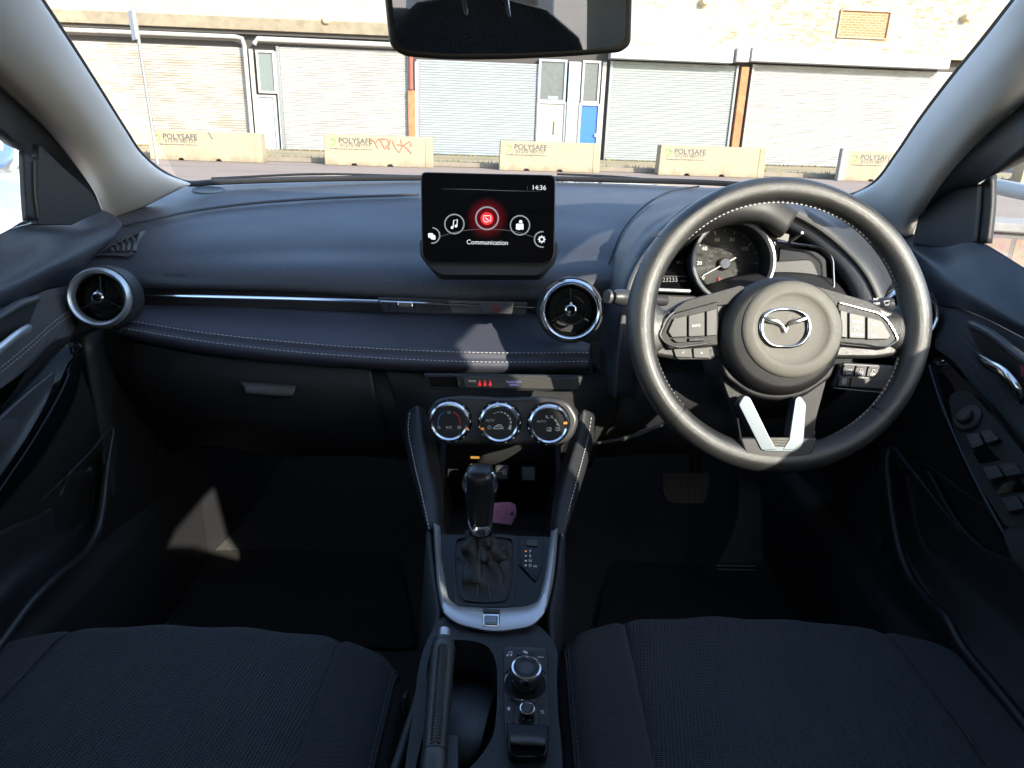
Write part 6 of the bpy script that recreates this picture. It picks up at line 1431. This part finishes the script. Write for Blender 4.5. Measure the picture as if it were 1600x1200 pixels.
# arm-rest ledge in gloss with grip cup
ar = sheet('armrest', [[(116, 524, -.650), (95, 528, -.655), (50, 570, -.660), (0, 624, -.665), (-100, 730, -.67)], [(122, 532, -.625), (100, 545, -.628), (55, 592, -.630), (0, 648, -.635), (-100, 760, -.64)], [(124, 540, -.612), (112, 580, -.612), (60, 680, -.614), (0, 764, -.615), (-100, 910, -.62)], [(128, 548, -.612), (116, 590, -.612), (64, 690, -.612), (0, 780, -.615), (-100, 926, -.62)], [(128, 560, -.645), (122, 610, -.650), (74, 700, -.655), (0, 800, -.66), (-100, 950, -.665)]], GLOSS, ld_, nu=50, nv=40, thick=.006, conv=pX)
sheet('grab_cup', [[(86, 578, -.614), (40, 616, -.618), (0, 652, -.620), (-80, 730, -.62)], [(84, 596, -.6125), (45, 645, -.616), (0, 700, -.617), (-80, 780, -.618)], [(66, 640, -.610), (40, 686, -.610), (0, 745, -.611), (-80, 860, -.613)]], SOFT, ar, nu=30, nv=20, thick=.004, conv=pX)
q = cr([pX(122, 541, -.609), pX(108, 584, -.609), pX(56, 682, -.610), pX(0, 766, -.611), pX(-90, 900, -.612)], 40); build(MB().tube(q, .0022, 8), 'armrest_edge', GLOSS, ar)
sw1 = slabP('window_switch', [(0, 657), (28, 654), (30, 668), (14, 692), (-20, 700)], pX(10, 670, -.606), Vector((1, 0, .25)), .006, SOFT, ar, bevel=.002, r=3)
slabP('switch_key', [(2, 664), (18, 662), (14, 684), (-10, 690)], pX(10, 670, -.602), Vector((1, 0, .25)), .006, DASH2, sw1, bevel=.002, r=3)
# lower pocket with raised lip
lip = cr([pX(66, 782, -.642), pX(110, 738, -.630), pX(142, 706, -.622), pX(170, 672, -.622), pX(176, 668, -.623), pX(172, 700, -.622), pX(166, 740, -.618), pX(160, 790, -.612), pX(152, 830, -.606), pX(136, 860, -.602), (pX(90, 900, -.600)), pX(48, 942, -.60), pX(0, 1006, -.60), pX(-80, 1110, -.60)], 100)
poc = build(MB().tube(lip, [.0005 + .0055 * min(1, (i / 42) ** 2) for i in range(100)], 12), 'pocket_lip', mat('satin black door plastic', (.024, .0235, .023), .36, bump=('noise', 1100, .2, .0004)), ld_)
sheet('door_pocket', [[(160, 700, -.640), (163, 760, -.630), (156, 820, -.618), (130, 862, -.610), (48, 940, -.605), (-80, 1105, -.605)], [(140, 730, -.660), (146, 760, -.66), (142, 800, -.66), (120, 830, -.66), (40, 880, -.66), (-80, 1000, -.66)], [(110, 738, -.655), (100, 760, -.665), (90, 780, -.67), (70, 800, -.67), (20, 820, -.67), (-80, 880, -.67)]], DARK, ld_, nu=40, nv=20, thick=.004, conv=pX)
# mirror sail, glass, frame
sail = [(160, 330), (142, 300), (100, 262), (62, 225), (60, 352), (113, 352)]
build(MB().prism([pX(x, y, -.700) for x, y in sail], (-.012, 0, 0)), 'mirror_sail', RUBBER, ld_, bevel=.002)
sheet('window_frame', [[(38, 236, -.700), (40, 280, -.700), (44, 345, -.700)], [(50, 246, -.698), (52, 290, -.698), (55, 345, -.698)], [(62, 246, -.702), (62, 290, -.702), (62, 345, -.702)]], RUBBER, ld_, nu=12, nv=12, conv=pX, thick=.01)
q = [pX(53, 252, -.696), pX(54, 300, -.696), pX(59, 340, -.696)]; build(MB().tube(q, .0014, 6), 'frame_seal', SOFT, ld_)
gw = [pX(60, 244, -.706), pX(60, 345, -.706), Vector((-.72, .0, EYE.z - .20)), Vector((-.69, .02, EYE.z + .26)), Vector((-.68, .66, EYE.z + .25))]
build(MB().prism(gw, (.003, 0, 0)), 'window_glass', SGLASS, ld_)
build(MB().box((-.755, .67, EYE.z - .60), .05, 1.36, .74), 'outer_skin', WCAR if False else mat('dark grey door skin', (.10, .11, .13), .3, .5), ld_, bevel=.02)
g = MB().box((-.715, .34, EYE.z - .185), .10, .68, .12); build(g, 'door_sill', DASH, ld_, bevel=.02)

# ---------- driver side door
rd_ = thing('front_door', (.66, .9, .35), 'driver door with window switch panel and chrome handle, beside the steering wheel', 'door')
sheet('door_top', [[(1425, 365, 1.30), (1480, 374, 1.16), (1505, 376, 1.105), (1530, 378, 1.065), (1565, 396, 1.005), (1600, 418, .955), (1720, 490, .80)],
                   [(1415, 372, 1.30), (1460, 384, 1.18), (1485, 390, 1.12), (1512, 398, 1.06), (1555, 424, .99), (1600, 452, .93), (1720, 525, .79)],
                   [(1412, 384, 1.26), (1435, 398, 1.17), (1466, 420, 1.09), (1506, 444, 1.02), (1550, 468, .955), (1600, 495, .895), (1720, 560, .78)],
                   [(1412, 392, 1.25), (1436, 408, 1.16), (1466, 431, 1.08), (1506, 455, 1.01), (1550, 480, .945), (1600, 508, .885), (1720, 572, .775)],
                   [(1420, 450, 1.19), (1440, 462, 1.13), (1466, 478, 1.075), (1500, 482, 1.015), (1545, 500, .955), (1600, 528, .89), (1720, 590, .78)]], DASH, rd_, nu=50, nv=40, thick=.008)
sheet('door_panel', [[(1418, 440, .635), (1462, 480, .655), (1520, 490, .662), (1760, 610, .662)], [(1425, 510, .625), (1462, 540, .640), (1520, 580, .650), (1760, 720, .655)], [(1400, 580, .612), (1440, 610, .628), (1500, 700, .640), (1760, 900, .65)],
                     [(1370, 680, .606), (1400, 720, .618), (1480, 820, .635), (1760, 1050, .645)], [(1372, 800, .606), (1410, 870, .612), (1500, 960, .625), (1760, 1180, .64)], [(1400, 900, .612), (1440, 980, .612), (1540, 1080, .62), (1760, 1300, .64)], [(1440, 990, .63), (1500, 1080, .63), (1600, 1180, .63), (1760, 1350, .64)]], mat('cool black door plastic', (.013, .0135, .015), .5, bump=('noise', 1100, .3, .0006)), rd_, nu=50, nv=60, thick=.008, conv=pX)
sheet('cloth_insert', [[(1464, 480, .640), (1490, 480, .643), (1530, 494, .645), (1600, 530, .648), (1700, 585, .65)], [(1460, 500, .632), (1485, 510, .636), (1530, 545, .638), (1600, 590, .641), (1700, 650, .645)], [(1458, 522, .626), (1480, 535, .630), (1530, 580, .634), (1600, 655, .638), (1700, 740, .64)], [(1462, 545, .622), (1484, 560, .626), (1530, 618, .630), (1600, 700, .634), (1700, 800, .636)]], INSERT, rd_, nu=40, nv=30, thick=.006, conv=pX)
for o_ in (0, 9):
    q = cr([pX(1462, 512 + o_, .627), pX(1484, 531 + o_, .629), pX(1530, 575 + o_, .631), pX(1570, 612 + o_, .633), pX(1640, 672 + o_, .635)], 160); build(dashes(q, .004, .0022, .0005), 'stitching', mat('dim thread', (.17, .18, .2), .8) if 'dim thread' not in bpy.data.materials else bpy.data.materials['dim thread'], rd_)
hr = slabP('handle_recess', [(1510, 502), (1520, 530), (1545, 570), (1585, 622), (1680, 700), (1680, 600), (1600, 552)], Vector((.628, 0, 0)), Vector((-1, 0, 0)), .004, DARK, rd_, bevel=.002, r=5)
q = cr([pX(1512, 504, .618), pX(1545, 520, .616), (pX(1600, 562, .614)), pX(1680, 612, .614)], 20); build(MB().tube(q, [.002] + [.0062] * 19, 10), 'recess_edge', SOFT, hr)
q = cr([pX(1521, 549, .622), pX(1540, 566, .608), (pX(1575, 590, .600)), pX(1592, 612, .604), pX(1597, 626, .62)], 24); build(MB().tube(q, [.0025 + .0045 * min(1, i / 8) for i in range(24)], 12, nrm=(1, 0, 0), flat=.6), 'door_handle', CHROME, rd_)
slabP('lock_knob', [(1593, 560), (1612, 572), (1612, 600), (1594, 590)], Vector((.612, 0, 0)), Vector((-1, 0, 0)), .006, REDI if False else SOFT, rd_, bevel=.001, r=2)
slabP('lock_marker', [(1595, 568), (1600, 571), (1600, 590), (1595, 587)], Vector((.6105, 0, 0)), Vector((-1, 0, 0)), .003, mat('dull red marker', (.30, .02, .05), .5), rd_, bevel=.0003)
APN = Vector((-1, -.12, .55)).normalized(); AP0 = pX(1500, 640, .60)
def pA(x, y, h=0): return pP(x, y, AP0 + APN * h, APN)
ar = build(MB().prism([pA(x, y) for x, y in rnd([(1452, 566), (1462, 559), (1474, 560), (1540, 628), (1600, 712), (1720, 880), (1720, 1060), (1600, 892), (1560, 826), (1500, 708), (1456, 592)], 5)], -APN * .03), 'armrest', GLOSS, rd_, bevel=.0025, seg=3)
q = cr([pA(1452, 572, .002), pA(1460, 600, .002), pA(1500, 702, .002), pA(1560, 820, .002), pA(1600, 888, .002), pA(1700, 1040, .002)], 50); build(MB().tube(q, .0035, 8), 'armrest_edge', GLOSS, ar)
pan = build(MB().prism([pA(x, y, .003) for x, y in rnd([(1482, 622), (1490, 612), (1512, 610), (1560, 660), (1640, 760), (1640, 850), (1602, 830), (1570, 822), (1525, 750), (1490, 670)], 6)], -APN * .004), 'switch_panel', RIBV, ar, bevel=.001)
c = pA(1513, 654, .004); sA = (c - EYE).dot(fwd) / FPX
mk = build(MB().lathe([(22 * sA, -.003), (22 * sA, .002), (19 * sA, .004), (13 * sA, .004), (12 * sA, .010), (9 * sA, .012), (0, .012)], c, APN, 40), 'mirror_adjuster', SOFT, pan)
build(MB().lathe([(0, .0004), (.0008, .0004), (.0008, 0)], c + APN * .012 + UP * .004, APN, 10), 'mark', INKD, mk)
def aswitch(pts, name='window_switch', h=.012, m=SOFT): return build(MB().prism([pA(x, y, h) for x, y in rnd(pts, 3)], -APN * .010), name, m, pan, bevel=.0014)
w1 = aswitch([(1508, 678), (1528, 676), (1537, 694), (1519, 701)]); w2 = aswitch([(1531, 673), (1547, 671), (1560, 686), (1541, 693)])
text('AUTO', 1523, 690, 3.4, lambda x, y: pA(x, y, .0124), INKD, w1, ang=14); build(MB().tube([pA(*p, .0124) for p in rnd([(1519, 681), (1524, 680), (1526, 685), (1520, 686)], 2)], .0005, 4, True), 'symbol', INKD, w1)
build(MB().tube([pA(*p, .0124) for p in ((1542, 682), (1550, 679), (1551, 684), (1544, 686))], .0005, 4, True), 'symbol', INKD, w2)
w3 = aswitch([(1534, 730), (1556, 726), (1568, 744), (1544, 750)]); w4 = aswitch([(1560, 725), (1585, 722), (1597, 740), (1571, 744)]); text('AUTO', 1577, 731, 4.2, lambda x, y: pA(x, y, .0124), INKD, w4, ang=14)
w5 = aswitch([(1563, 778), (1587, 774), (1600, 794), (1575, 800)]); w6 = aswitch([(1591, 773), (1620, 770), (1632, 790), (1604, 794)])
for pts in ([(1520, 706), (1545, 700), (1562, 718), (1530, 724)], [(1548, 754), (1592, 748), (1604, 766), (1560, 772)]):
    build(MB().prism([pA(x, y, .0045) for x, y in rnd(pts, 3)], -APN * .002), 'switch_well', GLOSS, pan)
sheet('grab_cup', [[(1566, 830, 0), (1580, 824, 0), (1600, 822, 0), (1640, 824, 0)], [(1572, 850, 1), (1586, 838, 1), (1604, 836, 1), (1650, 850, 1)], [(1585, 880, 1), (1600, 880, 1), (1640, 900, 1), (1690, 950, 1)], [(1600, 900, 0), (1640, 960, 0), (1680, 1010, 0), (1720, 1060, 0)]], RIBV, ar, nu=24, nv=20, conv=lambda x, y, k: pA(x, y, .004 + .010 * k))
lip = cr([pX(1500, 830, .612), pX(1460, 780, .606), pX(1420, 730, .598), pX(1391, 702, .590), pX(1388, 712, .588), pX(1390, 760, .584), pX(1398, 820, .578), pX(1408, 866, .574), pX(1424, 905, .572), pX(1450, 938, .570), pX(1480, 968, .568), pX(1500, 1005, .568), pX(1560, 1080, .568), pX(1640, 1180, .568)], 100)
build(MB().tube(lip, [.001 + .005 * min(1, max(0, i - 8) / 24) for i in range(100)], 12), 'pocket_lip', mat('satin cool black door plastic', (.020, .0205, .023), .40, bump=('noise', 1100, .2, .0004)), rd_)
q = cr([pX(1600, 830, .622), pX(1500, 765, .616), pX(1440, 724, .608), pX(1415, 722, .604), pX(1402, 745, .600), pX(1404, 800, .594)], 50); build(MB().tube(q, .0012, 6), 'pocket_seam', DASH2, rd_)
sheet('door_pocket', [[(1396, 720, .600), (1396, 780, .592), (1408, 850, .584), (1450, 930, .576), (1500, 1000, .574), (1640, 1175, .574)], [(1415, 740, .62), (1425, 800, .62), (1440, 850, .62), (1480, 900, .62), (1540, 960, .62), (1700, 1100, .62)], [(1450, 735, .622), (1480, 790, .628), (1500, 820, .63), (1530, 850, .632), (1600, 880, .634), (1720, 950, .636)]], DARK, rd_, nu=40, nv=20, thick=.004, conv=pX)
sail = [(1425, 382), (1436, 330), (1470, 290), (1528, 262), (1524, 388), (1480, 388)]
build(MB().prism([pX(x, y, .672) for x, y in sail], (.012, 0, 0)), 'mirror_sail', DASH2, rd_, bevel=.002)
sheet('window_frame', [[(1548, 272, .672), (1547, 320, .672), (1541, 380, .672)], [(1535, 285, .670), (1533, 320, .670), (1530, 380, .670)], [(1522, 290, .674), (1521, 330, .674), (1517, 376, .674)]], RUBBER, rd_, nu=12, nv=12, conv=pX, thick=.01)
q = [pX(1531, 292, .667), pX(1529, 330, .667), pX(1524, 376, .667)]; build(MB().tube(q, .0034, 8), 'frame_seal', SOFT, rd_)
gw = [pX(1530, 285, .678), pX(1530, 380, .678), Vector((.68, .0, EYE.z - .20)), Vector((.65, .02, EYE.z + .26)), Vector((.64, .66, EYE.z + .25))]
build(MB().prism(gw, (-.003, 0, 0)), 'window_glass', SGLASS, rd_)
build(MB().box((.725, .67, EYE.z - .60), .05, 1.36, .74), 'outer_skin', bpy.data.materials['dark grey door skin'], rd_, bevel=.02)
g = MB().box((.685, .34, EYE.z - .185), .10, .68, .12); build(g, 'door_sill', DASH, rd_, bevel=.02)

# ================================================================== REAR VIEW MIRROR
mr_ = thing('rear_view_mirror', pD(796, 20, .70), 'black framed rear view mirror at the top of the windscreen', 'mirror')
dm_ = .70
mo = rnd([(600, -30), (990, -34), (987, 70), (972, 82), (900, 88), (800, 93), (700, 94), (630, 88), (610, 72)], [22, 22, 16, 16, 30, 30, 30, 24, 16], 8)
mi = rnd([(611, -24), (979, -28), (977, 62), (962, 73), (900, 79), (800, 83), (700, 84), (634, 78), (618, 64)], [20, 20, 14, 14, 30, 30, 30, 22, 14], 8)
MN = Vector((.215, -.97, -.105)).normalized(); MP = pD(796, 20, dm_)
build(MB().prism([pP(p[0], p[1], MP, MN) for p in mo], MN * -.022), 'housing', RUBBER, mr_, bevel=.004, seg=4)
MIR, N, L, B = node_mat('mirror glass'); B.inputs['Base Color'].default_value = (.36, .37, .38, 1); B.inputs['Metallic'].default_value = 1; B.inputs['Roughness'].default_value = .015
build(MB().prism([pP(p[0], p[1], MP + MN * .0022, MN) for p in mi], MN * -.002), 'glass', MIR, mr_, smooth=False)
a = pD(800, -20, .735); build(MB().tube([a, a + Vector((0, .04, .06)), a + Vector((0, .06, .13))], .012, 12), 'mount', RUBBER, mr_)

# ================================================================== PEDALS, MATS
def pedal_bp(): pass
bp_ = thing('brake_pedal', pY(1070, 760, 1.25), 'square rubber topped brake pedal with crossed tread', 'pedal')
P0 = pY(1072, 762, 1.24); PN = Vector((0, -.85, .5)).normalized()
pdm = mat('worn brown black pedal rubber', (.15, .13, .11), .75, bump=('noise', 300, .4, .001))
slabP('pad', [(1034, 738), (1109, 738), (1110, 752), (1101, 788), (1046, 787), (1036, 772)], P0, PN, .012, pdm, bp_, bevel=.003, r=7)
g = MB()
PF = lambda x, y: pP(x, y, P0 + PN * .0012, PN)
for i in range(6): g.tube([PF(1040 + i * 11, 742), PF(1050 + i * 9.5, 784)], .0013, 5)
for i in range(5): g.tube([PF(1040, 745 + i * 9), PF(1104, 747 + i * 9 - 2)], .0013, 5)
build(g, 'tread', pdm, bp_)
a = pY(1085, 745, 1.26); build(MB().tube([a, a + Vector((.02, .12, .22))], .010, 10), 'arm', DARK, bp_)
ap = thing('accelerator_pedal', pY(1150, 885, 1.10), 'tall black floor hinged accelerator pedal with ribs', 'pedal')
P1 = pY(1155, 810, 1.22); AN = Vector((0, -.80, .6)).normalized(); apm = mat('black pedal rubber', (.040, .040, .040), .55)
slabP('plate', [(1158, 728), (1186, 728), (1191, 800), (1193, 866), (1190, 880), (1122, 880), (1132, 862), (1148, 826), (1154, 790)], P1, AN, .012, apm, ap, bevel=.002, r=4)
AF = lambda x, y: pP(x, y, P1 + AN * .001, AN)
g = MB()
for k in range(5): g.tube([AF(1160 + k * 6, 738), AF(1157 + k * 7, 858)], .0012, 5)
build(g, 'rib', SOFT, ap)
g = MB(); 
for y in (884, 890): g.tube([AF(1120, y), AF(1180, y + 1)], .0030, 6)
build(g, 'hinge', SOFT, ap)
zf = EYE.z - .883
MATM = mat('charcoal carpet mat', (.036, .034, .032), .95, bump=('noise', 380, 1, .004), var=.5, varscale=250)
def floor_mat(px, label):
    pts = [pZ(x, y, zf) for x, y in rnd(px, 12, 6)]
    g = MB().prism(pts, (0, 0, -.006)); o = build(g, 'floor_mat', MATM, None, bevel=.002); return tag(o, label, 'floor mat')
floor_mat([(968, 842), (1080, 845), (1110, 900), (1300, 905), (1300, 1000), (930, 1000), (940, 930)], 'charcoal carpet mat under the pedals, in the driver footwell')
floor_mat([(330, 860), (620, 850), (650, 1010), (240, 1010)], 'charcoal carpet mat in the passenger footwell')
